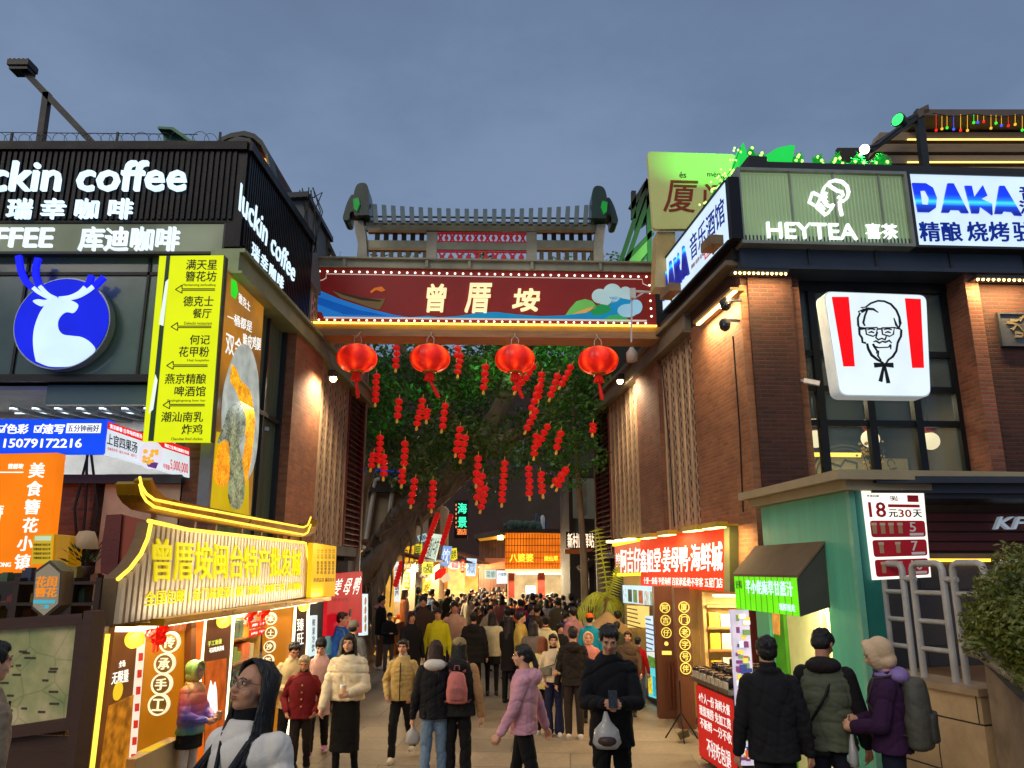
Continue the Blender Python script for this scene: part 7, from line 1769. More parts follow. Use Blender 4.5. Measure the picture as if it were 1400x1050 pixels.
# ---------------------------------------------------------------- mint kiosk
KS=Frame((4.55,0),-83.8);kc=KS.px(1162,672)[0];kf=KS.px(1040,693)[0];kz=(KS.px(1162,672)[1]+KS.px(1040,693)[1])/2
t=thing("mint_kiosk","mint green panelled kiosk with a cream serving hatch","kiosk",KS.at(kc,gz(8)))
MINT=mat("mint_panel",(84,182,150),.45,vs=1.5,var=.16,stretch=(3,3,.3));TEAL=mat("teal_panel",(34,112,102),.4,vs=2,var=.15)
d0,d1=KS.px(1070,900)[0],KS.px(1139,900)[0];dz=KS.px(1120,812)[1];p0_=KS.px(1038,900)[0]
mb=MB();mb.box(KS,kf,kc,dz,kz,-.1,0);mb.box(KS,d1,kc,0,dz,-.1,0);mb.box(KS,kf,p0_,0,dz,-.1,0);mb.build("wall",MINT,t)
KR=Frame((KS.at(kc,0).x,KS.at(kc,0).y),3);ke=KR.px(1200,740)[0]
mb=MB();mb.box(KR,.002,ke,0,kz,-.1,0);mb.build("end_wall",TEAL,t)
mb=MB();mb.box(KR,-.03,.03,0,kz,-.05,.03);mb.build("corner_trim",mat("mint_light",(110,180,150),.4),t)
CRM=mat("cream_lit",(206,190,140),.6,emit=(214,196,130),est=.30)
mb=MB();mb.box(KS,p0_,d1,0,dz,-.4,-.35);mb.box(KS,p0_,d1,dz-.03,dz,-.35,-.1);mb.build("hatch_interior",CRM,t)
mb=MB();mb.box(KS,d0+.5,d0+.54,0,dz,-.35,-.3);mb.build("hatch_shelf",mat("cream_edge",(176,160,110),.6),t)
mb=MB();mb.box(KS,p0_,d0,0,dz,-.1,-.05);mb.build("green_poster",glow("kiosk_green_poster",(70,130,24),.55,.3,4),t)
mb=MB()
for k in range(6):a=p0_+.12+k*(d0-p0_-.2)/6;mb.stroke(KS,[(a,dz-.55),(a+.06,dz-.2)],.07,-.05,-.04)
mb.build("drink_picture",glow("drink_orange",(226,150,70),.7,.3,9),t)
lamp_area("hatch_light",KS.at((d0+d1)/2,dz-.06,-.2),(0,0,-1),45,(1,.9,.6),.8,.3,t)
mb=MB();R0=KS.at(kf,kz);mb.box(KS,kf-.1,kc+.15,kz,kz+.10,-2.6,.12);mb.box(KS,kf-.15,kc+.25,kz+.10,kz+.2,-2.6,.25);mb.build("roof",mat("beige_roof_edge",(168,152,118),.6,vs=1,var=.2),t)
KA=Frame((4.2,0),-83.8);ga,gb=KA.px(1005,810)[0],KA.px(1091,812)[0];g1z=KA.px(1050,789)[1];g0z=(KA.px(1010,833)[1]+KA.px(1093,842)[1])/2
t=thing("green_awning_sign","bright green lit drink sign under a grey-brown slanting awning on the mint kiosk","shop sign",KA.at((ga+gb)/2,g0z))
mb=MB();mb.box(KA,ga,gb,g0z,g1z,-.04,.0);mb.build("panel",glow("sign_green",(104,222,16),.95,.1),t)
mb=MB();n=11
for k in range(1,n):a=ga+k*(gb-ga)/n;mb.box(KA,a-.005,a+.005,g0z,g1z,.0,.003)
mb.build("joint",mat("joint_green",(40,120,10),.5,var=0,bump=0),t)
text(KA,"芊小佬庵草甘蔗汁",(ga+.22*(gb-ga),gb-.06*(gb-ga),g0z+.5*(g1z-g0z),g1z-.1*(g1z-g0z)),glow("pale_blue_letters",(206,230,240),1.0),t,.004,.03,.035,spacing=1.15)
text(KA,"现榨现卖",(gb-.27*(gb-ga),gb-.05*(gb-ga),g0z+.1*(g1z-g0z),g0z+.3*(g1z-g0z)),_m["pale_blue_letters"],t,.004,.012,.02);text(KA,"好喝",(ga+.03*(gb-ga),ga+.14*(gb-ga),g0z+.62*(g1z-g0z),g1z-.12*(g1z-g0z)),mat("leaf_ink",(40,110,30),.5,var=0,bump=0),t,.004,.01,.02)
wz=KS.px(1090,746)[1]
mb=MB();A=[KA.at(ga-.05,g1z),KA.at(gb+.03,g1z),KS.at(gb+.03,wz,.01),KS.at(ga-.05,wz,.01)]
mb.add(A+[p+Z*.03 for p in A],[(0,1,2,3),(7,6,5,4),(0,4,5,1),(1,5,6,2),(2,6,7,3),(3,7,4,0)]);mb.build("awning",mat("awning_canvas",(110,92,70),.8,vs=2,var=.25),t)
mb=MB();B=[KA.at(gb,g0z),KA.at(gb,g1z-.01),KS.at(gb,wz-.02,.01),KS.at(gb,g0z+.1,.01)];mb.add(B+[p+KA.t*.02 for p in B],[(0,1,2,3),(7,6,5,4),(0,4,5,1),(1,5,6,2),(2,6,7,3),(3,7,4,0)]);mb.build("panel",mat("awning_side",(70,70,64),.6),t)
# ---------------------------------------------------------------- restaurant front behind the railings
KQ=Frame((KR.at(0,0).x,KR.at(0,0).y),1.5)
t=thing("restaurant","low restaurant front with maroon boards, dark canopy and grey stone tiles","shop front",KQ.at(2,1.5));cz1=KQ.px(1300,654)[1];cz0=KQ.px(1300,675)[1]
e0=KQ.px(1186,660)[0]
mb=MB();mb.box(KQ,e0,14,cz1-.07,cz1,-3,.2);mb.box(KQ,e0,14,cz0,cz1-.07,-3,.08);mb.box(KQ,e0,14,cz0-.05,cz0,-3,.0);mb.build("canopy",mat("canopy_slate",(62,66,74),.45,.3,vs=1,var=.2),t)
KB=Frame((KQ.at(0,0,-.8).x,KQ.at(0,0,-.8).y),1.5)
wb0=KB.px(1250,730)[0];z7,z8=KB.px(1330,701)[1],KB.px(1330,754)[1]
mb=MB();mb.box(KB,.2,14,0,cz0,-.3,-.04);mb.build("wall",mat("brown_shade_wall",(84,66,56),.7),t)
for k in range(4):mb=MB();h=(z7-z8)/4;mb.box(KB,wb0,14,z8+k*h+.012,z8+(k+1)*h-.012,-.04,.02);mb.build("board",mat("maroon_board",(104,40,36),.5,vs=2,var=.2,stretch=(.4,3,3)),t)
text(KB,"KFC",KB.rect(1357,707,1420,724),mat("silver_letters",(206,214,220),.3,.6,emit=(200,215,225),est=.25),t,.04,.06,.03,italic=.15)
mb=MB();mb.box(KB,KB.px(1255,765)[0],KB.px(1350,765)[0],KB.px(1300,768)[1],KB.px(1300,764)[1],-.02,.06);mb.build("light_strip",glow("amber_strip",(255,190,60),2.4),t)
mb=MB();mb.box(KB,KB.px(1255,760)[0],14,KB.px(1300,764)[1],KB.px(1300,757)[1],-.04,.1);mb.build("ledge",mat("ledge_tan",(150,116,80),.6),t)
TLE=slab("grey_wall_tile",(74,66,62),(62,56,54),(36,32,30),1.1,.62,.35)
mb=MB();mb.box(KB,.2,14,0,KB.px(1300,772)[1],-.04,-.0);mb.build("tile_wall",TLE,t)
PQ=Frame((KR.at(0,0,.06).x,KR.at(0,0,.06).y),3)
t=thing("price_poster","white poster with big red 18, black characters and three red price bars","poster",PQ.at(*PQ.px(1230,790)))
pp=PQ.quad([(1179,671),(1263,673),(1273,789),(1194,793)]);mb=MB();mb.prism(PQ,pp,-.03,0);mb.build("panel",mat("poster_white",(152,143,148),.5,emit=(200,190,196),est=.04),t)
def pq(x0,y0,x1,y1):
 f=lambda x,y:tuple((pp[0][k]*(1-x)+pp[1][k]*x)*(1-y)+(pp[3][k]*(1-x)+pp[2][k]*x)*y for k in(0,1));return[f(x0,y0),f(x1,y0),f(x1,y1),f(x0,y1)]
PR=mat("poster_red",(196,18,36),.5,emit=(190,10,30),est=.03);PK=mat("poster_ink",(36,26,30),.5,var=0,bump=0);PWH=mat("poster_pale",(226,220,214),.5,emit=(210,200,200),est=.04,var=0,bump=0)
text(PQ,"18",pq(.07,.13,.34,.30),PR,t,0,.006,.05);text(PQ,"30",pq(.55,.21,.76,.30),PR,t,0,.006,.04);text(PQ,"元",pq(.39,.21,.53,.30),PK,t,0,.006,.05);text(PQ,"天",pq(.79,.21,.93,.30),PK,t,0,.006,.05)
mb=MB();mb.prism(PQ,pq(.39,.15,.91,.185),0,.004)
for y in(.34,.56,.78):mb.prism(PQ,rr_poly(pq(.06,y,.97,y+.19),.03,3),0,.004)
mb.prism(PQ,pq(.72,.04,.9,.12),0,.004);mb.build("red_bar",PR,t)
mb=MB();mb2=MB();mb3=MB()
for y,s_,xs in((.34,"5",(.12,.26,.40,.55)),(.56,"7",(.2,.48)),(.78,"10",(.2,.48))):
 text(PQ,s_,pq(.71 if s_!="10" else.68,y+.02,.81 if s_!="10" else.86,y+.13),None,o=.004,d=.004,bold=.03,mb=mb);mb.prism(PQ,pq(.7,y+.145,.93,y+.175),.004,.007)
 for x in xs:mb2 .prism(PQ,pq(x-.035,y+.05,x+.035,y+.15),.004,.008);mb3 .prism(PQ,pq(x-.045,y+.025,x+.045,y+.055),.004,.009)
mb.build("price_lettering",PWH,t);mb2 .build("cup_picture",mat("cup_tan",(190,150,110),.5),t);mb3 .build("cup_lid_picture",mat("cup_lid",(220,190,160),.5),t)
text(PQ,"外送自提",pq(.06,.045,.26,.07),PK,t,0,.004,.02);text(PQ,"扫码点",pq(.44,.05,.56,.11),PK,t,0,.004,.02)
# raised terrace, railings, stone walls, shrub
q0,q1=at_y(1200,912,8.35),at_y(1340,950,7.2);WT_=Frame((q0 .x,q0 .y),math.degrees(math.atan2(q1 .y-q0 .y,q1 .x-q0 .x)));wl=(Vector((q1 .x,q1 .y))-Vector((q0 .x,q0 .y))).length;tz=(q0 .z+q1 .z)/2
BSL=slab("beige_stone_slab",(190,160,118),(172,146,108),(44,36,28),.95,.46,.7,.008)
t=thing("terrace_wall","beige stone-slab terrace wall under the white railings","wall",WT_.at(wl/2,gz(8)))
mb=MB();mb.box(WT_,-.3,wl,-.2,tz-.06,-.25,0);mb.build("wall",BSL,t)
mb=MB();mb.box(WT_,-.3,wl+.02,tz-.06,tz,-.4,.04);mb.build("coping",mat("stone_coping",(160,134,104),.6,vs=2,var=.25),t)
mb=MB();mb.box(WT_,-.2,wl+7,tz-.3,tz-.008,-6,-.4);struct(mb.build("terrace_floor",mat("terrace_brown",(120,86,60),.7)))
t=thing("ramp_wall","stained grey concrete ramp wall with a round handrail below the shrub","wall",WT_.at(wl+.5,gz(7)))
r0,r1=at_y(1344,898,7.15),at_y(1420,952,6.2);WR=Frame((r0 .x,r0 .y),math.degrees(math.atan2(r1 .y-r0 .y,r1 .x-r0 .x)));L2_=3.2
mb=MB();mb.prism(WR,[(0,-.3),(0,r0 .z-.05),(L2_,r0 .z-.05-.55*L2_*.6),(L2_,-.3)],-.35,.0);mb.build("wall",mat("stained_concrete",(156,134,108),.8,vs=1.8,var=.45,bump=.3,bs=20),t)
mb=MB();mb.tube([at_y(1326,886,7.3),at_y(1345,892,7.1),at_y(1400,930,6.4),at_y(1500,1000,5.5)],.075,12);mb.build("handrail",mat("worn_rail",(150,140,124),.4,.3),t)
t=thing("ladder_railing","white tubular railing panels with rungs along the terrace edge","railing",WT_.at(wl/2,tz))
WPR=mat("worn_white_tube",(176,172,166),.45,.2,vs=4,var=.2)
rails=[((1206,787),(1222,912),(1234,788),(1250,918)),((1248,790),(1262,918),(1286,788),(1309,930)),((1299,790),(1324,928),(1345,789),(1366,940)),((1362,790),(1386,944),(1400,789),(1424,950))]
for(tu,tv),(bu,bv),(tu2,tv2),(bu2,bv2)in rails:
 def on_w(u,v):a,z=WT_.px(u,v,-.15);return a
 a0,a1=WT_.px((tu+bu)/2,850,-.15)[0],WT_.px((tu2+bu2)/2,855,-.15)[0];zt_=tz+1.08
 mb=MB();r_=.05;mb.tube([WT_.at(a0,tz,-.15),WT_.at(a0,zt_-.06,-.15),WT_.at(a0+.018,zt_-.018,-.15),WT_.at(a0+.06,zt_,-.15),WT_.at(a1-.06,zt_,-.15),WT_.at(a1-.018,zt_-.018,-.15),WT_.at(a1,zt_-.06,-.15),WT_.at(a1,tz,-.15)],.033,10);mb.build("post",WPR,t)
 mb=MB()
 for z in(.27,.53,.8):mb.tube([WT_.at(a0,tz+z,-.15),WT_.at(a1,tz+z-.0,-.15)],.024,8)
 mb.build("rung",WPR,t);mb=MB();mb.tube([WT_.at(a1,tz+.93,-.15),WT_.at(a1+.16,tz+.93,-.15)],.028,8);mb.build("connector",WPR,t)
t=thing("shrub","dense green shrub with reddish tips behind the stained ramp wall's handrail","shrub",at_y(1385,915,6.6))
mb=MB()
for k in range(7):mb.tube([at_y(1385,935,6.5),at_y(1385+rnd.uniform(-40,50),rnd.uniform(840,890),6.6+rnd.uniform(-.1,.3))],[.014,.006],5)
mb.build("stem",BARK,t)
cl=[(tuple(at_y(u,v,rnd.uniform(6.2,6.9))),r_)for u,v,r_ in((1372,800,.22),(1400,780,.25),(1345,830,.18),(1380,840,.25),(1410,840,.28),(1340,865,.16),(1370,880,.22),(1405,890,.25),(1355,850,.2),(1425,810,.3),(1385,765,.16),(1352,805,.13),(1325,850,.1),(1400,915,.16),(1330,880,.1),(1385,860,.3),(1420,870,.3),(1370,845,.24))]
me=leaf_mass(cl,13000,.027,11,.95);me.materials.append(leaf_mat("shrub_leaf",(60,84,26),(140,140,52),6));link("leaves",me,t)
# ================================================================ people
def cap(mb,p,r,q,s,n=10):
 p,q=Vector(p),Vector(q);d=(q-p).normalized()
 P,Rr=[],[]
 for t_ in(90,60,30):P.append(p-d*r*math.sin(R(t_)));Rr.append(max(.0005,r*math.cos(R(t_))))
 P+=[p,q];Rr+=[r,s]
 for t_ in(30,60,90):P.append(q+d*s*math.sin(R(t_)));Rr.append(max(.0005,s*math.cos(R(t_))))
 mb.tube(P,Rr,n,True)
def ell(mb,M,c,r,n=14,m=10):
 vs=[]
 for i in range(m+1):
  a=math.pi*i/m
  for k in range(n):b=2*math.pi*k/n;vs.append(M@Vector((c[0]+r[0]*max(.001,math.sin(a))*math.cos(b),c[1]+r[1]*max(.001,math.sin(a))*math.sin(b),c[2]-r[2]*math.cos(a))))
 mb.add(vs,[(i*n+k,i*n+(k+1)%n,(i+1)*n+(k+1)%n,(i+1)*n+k)for i in range(m)for k in range(n)]+[tuple(range(n))[::-1],tuple(m*n+k for k in range(n))])
def loft(mb,rings,n=20,sq=2.3):
 vs=[]
 for cx,cy,z,rx,ry in rings:
  for k in range(n):
   b=2*math.pi*k/n;c_,s_=math.cos(b),math.sin(b);e=(abs(c_)**sq+abs(s_)**sq)**(-1/sq);vs.append((cx+rx*c_*e,cy+ry*s_*e,z))
 m=len(rings);mb.add(vs,[(i*n+k,i*n+(k+1)%n,(i+1)*n+(k+1)%n,(i+1)*n+k)for i in range(m-1)for k in range(n)]+[tuple(range(n))[::-1],tuple((m-1)*n+k for k in range(n))])
def fuse(mb,nm,vox,m_,par,sm=3,wr=0.,quilt=0.,seed=0):
 me=bpy.data.meshes.new(nm);me.from_pydata([tuple(v)for v in mb.v],[],mb.f)
 o=bpy.data.objects.new(nm,me);BENCH.collection.objects.link(o)
 a=o.modifiers.new("r",'REMESH');a.mode='VOXEL';a.voxel_size=vox
 b=o.modifiers.new("s",'SMOOTH');b.factor=.5;b.iterations=sm
 dg=bench_graph();e=bpy.data.meshes.new_from_object(o.evaluated_get(dg))
 bpy.data.objects.remove(o);bpy.data.meshes.remove(me)
 n=len(e.vertices);co=np.empty(n*3);e.vertices.foreach_get("co",co);co=co.reshape(-1,3)
 if wr or quilt:
  no=np.empty(n*3);e.vertices.foreach_get("normal",no);no=no.reshape(-1,3);x,y,z=co.T;g=np.random.default_rng(int(seed*7)%9973+len(nm));d=np.zeros(n)
  if nm=="hair":
   a=np.arctan2(x,y-.02);d=wr*(np.sin(31*a+5*np.sin(14*z+seed))*.6+np.sin(57*a+4*np.sin(23*z))*.5+np.sin(17*a+40*z)*.3)
  else:
   for q in range(9):
    v=g.normal(size=3)*np.array([1,1,1.5]);f=g.uniform(9,34);v*=f/np.linalg.norm(v);w=g.normal(size=3)*5
    m_k=np.clip(np.sin(co@w+g.uniform(0,6))*1.6-.2,0,1)
    d-=wr*14/f*m_k*(1-np.abs(np.sin(co@v+g.uniform(0,6)+1.3*np.sin(co@w*1.7))))**3
   d+=wr*.4
  if quilt:d=d+quilt*(np.abs(np.sin(z*26))**.5-.6)
  co=co+no*d[:,None];e.vertices.foreach_set("co",co.ravel())
 for p in e.polygons:p.use_smooth=True
 e.materials.clear();e.materials.append(m_);e.name=nm
 o=bpy.data.objects.new(nm,e);COL.objects.link(o);o.parent=par;return o
def cloth(c,rough=.85):return mat("cloth_%d_%d_%d"%tuple(c),c,rough,var=.14,vs=7,bump=.35,bs=22,spec=.25)
SKIN=[mat("skin_%d"%i,c,.5,var=.07,vs=6,bump=.06,bs=90,spec=.35)for i,c in enumerate(((214,160,128),(196,142,108),(178,124,94)))]
EYEW=mat("eye_white",(206,200,194),.25,var=0,bump=0,spec=.6);IRIS=mat("iris_dark",(26,16,12),.15,var=0,bump=0,spec=.7);LIP=mat("lip_rose",(168,84,76),.4,var=.1,bump=0)
def hairm(c):return mat("hair_%d_%d_%d"%tuple(c),c,.42,var=.3,vs=9,bump=.7,bs=34,stretch=(3,3,.5),spec=.5)
BLK=(15,13,13)
def person(lab,u,v,Y,head=0,top=(40,40,44),bot=(26,27,32),hair='short',hc=BLK,L='down',Rr='down',walk=0,coat=.46,quilt=0.,puff=1.,hood=None,hoodup=None,skirt=None,shoe=(30,30,32),tilt=0,yaw=0,hat=None,vest=None,flare=0,H=None,vox=.0095,skin=0,face=True,slim=1.,group=None,inner=None,lean=0,x0=None,collar=1,stripe=None,zipc=None):
 near=vox<.016
 if H is None:
  p=at_y(u,v,Y);g=gz(Y);H=p.z-g;X=p.x
 else:X,g=(x0 if x0 is not None else at_y(u,760,Y).x),gz(Y)
 t=thing("person",lab,"person",(0,0,0),group);k=H/1.7;Vv=lambda x,y,z:Vector((x*k,y*k,z*k))
 # legs
 f=walk;hipz=.885;th,sh=.425,.405;ank=[];legs=[]
 for s_,sg in((-1,f),(1,-f)):
  a=R(26*sg);kb=R(10+(22*max(0,-sg))if f else 2);hp=Vv(s_*.09,0,hipz);kn=hp+Vv(s_*.005,-th*math.sin(a),-th*math.cos(a));an=kn+Vv(0,-sh*math.sin(a-kb),-sh*math.cos(a-kb));legs.append((hp,kn,an))
 dz=.075*k-min(l[2].z for l in legs)
 legs=[tuple(p+Vector((0,0,dz))for p in l)for l in legs];up=Vector((0,0,dz))
 ln=lambda p:p+Vector((0,-lean*max(0,p.z/k-.9)*k,0))
 W=slim*(1.0 if puff<1.05 else 1.02)
 sho={s_:ln(Vv(s_*.160*W,.012,1.335)+up)for s_ in(-1,1)}
 tg={'down':(.27,-.02,.80),'pocket':(.21,-.10,.90),'phone':(.055,-.30,1.10),'belly':(.06,-.235,1.06),'fwd':(.24,-.22,.84),'back':(.26,.20,.84),'cup':(.10,-.26,1.02),'up':(.10,-.30,1.18),'strap':(.15,-.15,1.22),'side':(.30,-.10,.78)}
 arms={}
 for s_,nm in((-1,L),(1,Rr)):
  h_=tg[nm];w=ln(Vv(s_*h_[0]*W,h_[1],h_[2])+up);S=sho[s_];d=w-S;l1,l2=.285*k,.255*k;D=min(d.length,(l1+l2)*.995);w=S+d.normalized()*D
  a=(l1*l1-l2*l2+D*D)/(2*D);hh=math.sqrt(max(0,l1*l1-a*a));pole=Vector((s_*.75,.8,-.25));dn=d.normalized();pole=(pole-dn*pole.dot(dn)).normalized();arms[s_]=(S,S+dn*a+pole*hh,w)
  # head
 hc_=ln(Vv(0,-.015,1.585)+up);M=Matrix.Translation(hc_-Vector((0,0,.09*k)))@Matrix.Rotation(R(yaw),4,'Z')@Matrix.Rotation(R(tilt),4,'X')@Matrix.Translation((0,0,.09*k))@Matrix.Scale(k*.98,4)
 b=MB();ell(b,M,(0,.014,.02),(.074,.09,.084));ell(b,M,(0,-.026,-.038),(.058,.062,.072));ell(b,M,(0,-.058,-.086),(.026,.026,.022))
 if near:
  A=lambda x,y,z:M@Vector((x,y,z));cap(b,A(0,-.084,.006),.009*k,A(0,-.103,-.026),.014*k,8)
  for s_ in(-1,1):
   ell(b,M,(s_*.034,-.056,-.034),(.027,.027,.026));ell(b,M,(s_*.075,.008,-.012),(.012,.021,.03));ell(b,M,(s_*.030,-.074,.020),(.026,.016,.010));ell(b,M,(s_*.011,-.094,-.030),(.010,.011,.008))
  ell(b,M,(0,-.083,-.058),(.023,.014,.012))
 nk=ln(Vv(0,.02,1.40)+up);cap(b,nk,.058*k,hc_+Vector((0,.012*k,-.06*k)),.054*k)
 loft(b,[(0,ln(Vv(0,0,z))[1]+.01*k,z*k+dz,rx*k,ry*k)for z,rx,ry in((.84,.12,.085),(1.0,.11,.08),(1.2,.13,.09),(1.36,.13,.08),(1.42,.06,.05))])
 for s_ in(-1,1):
  S,E_,w=arms[s_];cap(b,S,.04*k,E_,.034*k);cap(b,E_,.034*k,w,.026*k);fd=(w-E_).normalized();sd=fd.cross(Vector((0,-1,.2))).normalized()if abs(fd.y)<.8 else Vector((1,0,0));inw=(Vector((-s_,-.3,0))-fd*fd.x*-s_).normalized();inw=(inw-fd*inw.dot(fd)).normalized();sd=fd.cross(inw)
  pm=w+fd*.075*k;cap(b,w,.026*k,pm,.030*k,8)
  if near:
   for q in range(4):
    r_=pm+sd*(q-1.5)*.021*k;ln_=(.064,.075,.07,.055)[q]*k;j1=r_+fd*ln_*.5+inw*ln_*.2;cap(b,r_-fd*.02*k,.0095*k,j1,.009*k,6);cap(b,j1,.009*k,j1+fd*ln_*.3+inw*ln_*.42,.0078*k,6)
   th_=w+fd*.03*k-sd*.028*k;j1=th_-sd*.022*k+fd*.03*k+inw*.012*k;cap(b,th_,.0115*k,j1,.0105*k,6);cap(b,j1,.0105*k,j1+fd*.03*k+inw*.012*k,.009*k,6)
  else:cap(b,pm,.028*k,pm+fd*.05*k+inw*.02*k,.02*k,6)
 for hp,kn,an in legs:cap(b,hp,.06*k,kn,.042*k);cap(b,kn,.042*k,an,.03*k)
 cap(b,legs[0][0],.08*k,legs[1][0],.08*k)
 fuse(b,"body",vox*(.8 if near else 1),SKIN[skin],t,2)
 if face=='dots':
  for s_ in(-1,1):m_=MB();ell(m_,M,(s_*.030,-.082,.006),(.016,.012,.008),8,5);m_.build('eye',IRIS,t)
  m_=MB();ell(m_,M,(0,-.084,-.058),(.022,.010,.007),8,5);m_.build('lips',LIP,t);m_=MB();ell(m_,M,(0,-.09,-.022),(.013,.018,.02),8,5);m_.build('nose',SKIN[skin],t)
 if near and face:
  for s_ in(-1,1):
   m_=MB();ell(m_,M,(s_*.031,-.0835,.004),(.0145,.006,.0062),10,6);e=m_.build("eye",EYEW,t);m_=MB();ell(m_,M,(s_*.031,-.0872,.004),(.0066,.004,.0062),8,6);ell(m_,M,(s_*.031,-.0855,.0096),(.0165,.006,.002),8,4);i_=m_.build("iris",IRIS,e)
   m_=MB();m_.tube([M@Vector((s_*x,y,z))for x,y,z in((.014,-.092,.021),(.030,-.0925,.0255),(.048,-.080,.021))],[.003*k,.004*k,.002*k],6);m_.build("eyebrow",hairm(hc),t)
  m_=MB();ell(m_,M,(0,-.0905,-.0545),(.020,.0085,.0042),10,6);ell(m_,M,(0,-.0895,-.062),(.017,.0085,.005),10,6);m_.build("lips",LIP,t)
  # top
 a=MB();c0=coat*1.7;bx=.178*puff*W;by=.128*puff
 R_=[(c0,bx*.98+.012,by+.012),(c0+.06,bx,by),(1.02 if c0<.98 else c0+.1,bx*.96,by*.98),(1.2,bx*1.04,by*1.05),(1.31,bx*.98,by*.98),(1.375,bx*.82,by*.82),(1.42,bx*.52,by*.68),(1.45,.078,.076)]
 if c0<.7:R_.insert(1,(.80,bx*1.0,by))
 loft(a,[(0,ln(Vv(0,0,z)).y,z*k+dz,rx*k,ry*k)for z,rx,ry in sorted(R_)])
 sl=MB()if vest else a
 for s_ in(-1,1):
  S,E_,w=arms[s_];cap(sl,S,.068*k*puff,E_,.058*k*puff);cap(sl,E_,.058*k*puff,w-(w-E_).normalized()*.01,.044*k*puff)
 if collar:
  for q in range(12):an_=2*math.pi*q/12;ell(a,Matrix.Translation(ln(Vv(0,.014,1.425)+up)),(.074*k*math.cos(an_),.07*k*math.sin(an_),.012*k*math.sin(an_)),(.03*k,.03*k,.03*k),7,5)
 if hood and hood==top:ell(a,Matrix.Translation(ln(Vv(0,.12,1.38)+up)),(0,0,0),(.13*k,.075*k,.09*k))
 TM=stripe or cloth(top)
 fuse(a,"jacket",vox,TM,t,3,.011*k if near else 0,quilt*k,u)
 if zipc:zl=MB();zl.tube([ln(Vv(0,-by*1.02-.012,z))+up for z in np.linspace(c0+.02,1.37,8)],.007*k,5);zl.build('zip',mat('zip_%d_%d_%d'%tuple(zipc),zipc,.4,.3),t)
 if vest:fuse(sl,"sleeves",vox,cloth(vest),t,3,.01*k if near else 0,0,u)
 if hood and hood!=top:h_=MB();ell(h_,Matrix.Translation(ln(Vv(0,.10,1.42)+up)),(0,0,0),(.14*k,.085*k,.07*k));ell(h_,Matrix.Translation(ln(Vv(0,.0,1.42)+up)),(0,0,0),(.10*k,.10*k,.045*k));fuse(h_,"hood",vox,cloth(hood),t,3,.005*k,0,u)
 if inner:
  h_=MB();loft(h_,[(0,ln(Vv(0,0,1.45)).y+.0,z*k+dz,r_*k,r_*k)for z,r_ in((1.38,.085),(1.44,.070),(1.50,.064))],14,2);m_=fuse(h_,"collar",vox,cloth(inner),t,2)
  # legs' cloth
 if skirt:
  c_,l_=skirt;h_=MB();z1=l_*1.7;loft(h_,[(0,0,z*k+dz,r_*k,r_*.78*k)for z,r_ in((z1,.185),(z1+(1.0-z1)*.5,.178),(.95,.165),(1.02,.14))]);fuse(h_,"skirt",vox,cloth(c_),t,3,.006*k if near else 0,0,u)
 h_=MB()
 cap(h_,legs[0][0]+Vv(.02,0,.02),.096*k,legs[1][0]+Vv(-.02,0,.02),.096*k)
 for hp,kn,an in legs:cap(h_,hp+Vv(-.02 if hp.x>0 else.02,0,0),.092*k,kn,.07*k);cap(h_,kn,.07*k,an+(kn-an)*.04,(.056+.03*flare)*k)
 if skirt:
  h_=MB()
  for hp,kn,an in legs:cap(h_,hp,.08*k,kn,.055*k);cap(h_,kn,.057*k,an,.042*k)
 fuse(h_,"leggings" if skirt else "trousers",vox,cloth(bot),t,3,(.004 if skirt else.009)*k if near else 0,0,u+3)
 for hp,kn,an in legs:
  h_=MB();cap(h_,an+Vv(0,.03,-.03),.045*k,an+Vv(0,-.05,-.036),.043*k,10);cap(h_,an+Vv(0,-.05,-.04),.042*k,an+Vv(0,-.15,-.045),.032*k,10);cap(h_,an+Vv(0,0,.02),.045*k,an,.05*k);s_=fuse(h_,"shoe",max(vox,.009),mat("shoe_%d_%d_%d"%tuple(shoe),shoe,.45,var=.1,bump=.1),t,2)
  if near:m_=MB();m_.tube([an+Vv(0,.07,-.066),an+Vv(0,-.02,-.066),an+Vv(0,-.10,-.066),an+Vv(0,-.185,-.066)],[.03*k,.046*k,.048*k,.025*k],12,flat=.28);m_.build("sole",mat("sole_pale" if sum(shoe)>300 else "sole_dark",(190,186,176)if sum(shoe)>300 else(40,38,36),.7),s_)
  # hair, hats, hoods
 hm=hairm(hc);h_=MB()
 if hair and not hoodup:
  e_=0 if near else vox*.5;ell(h_,M,(0,.024,.036),(.083+e_,.092+e_,.078+e_));ell(h_,M,(0,-.045,.078),(.055+e_,.035+e_,.026+e_));ell(h_,M,(0,.048,-.008),(.078,.066,.075));ell(h_,M,(0,-.035,.072),(.066,.05,.036))
  for s_ in(-1,1):ell(h_,M,(s_*.066,.0,.03),(.02,.05,.045))
  if near:
   g_=random.Random(int(u));
   for q in range(26):a1=g_.uniform(0,6.28);e1=g_.uniform(.35,1.5);p=Vector((.08*math.cos(a1)*math.cos(e1),.02+.09*math.sin(a1)*math.cos(e1),.035+.08*math.sin(e1)));cap(h_,M@p,.012*k,M@(p+Vector((g_.uniform(-.02,.02),.015+g_.uniform(-.01,.02),-.02))),.006*k,6)
  if hair in('bob','long'):
   zl=-.16 if hair=='bob' else-.36
   for q in range(30):
    a1=math.pi*(-.12+1.24*q/29);x,y=math.cos(a1),math.sin(a1);sp_=.03 if hair=='long' else.012
    cap(h_,M@Vector((x*.074,.02+y*.075,.03)),.02*k,M@Vector((x*.082,.025+y*.082,-.07)),.018*k,6);cap(h_,M@Vector((x*.082,.025+y*.082,-.07)),.018*k,M@Vector((x*(.09+sp_),.03+y*(.085+sp_),zl+.03*math.sin(q*2.3))),.010*k,6)
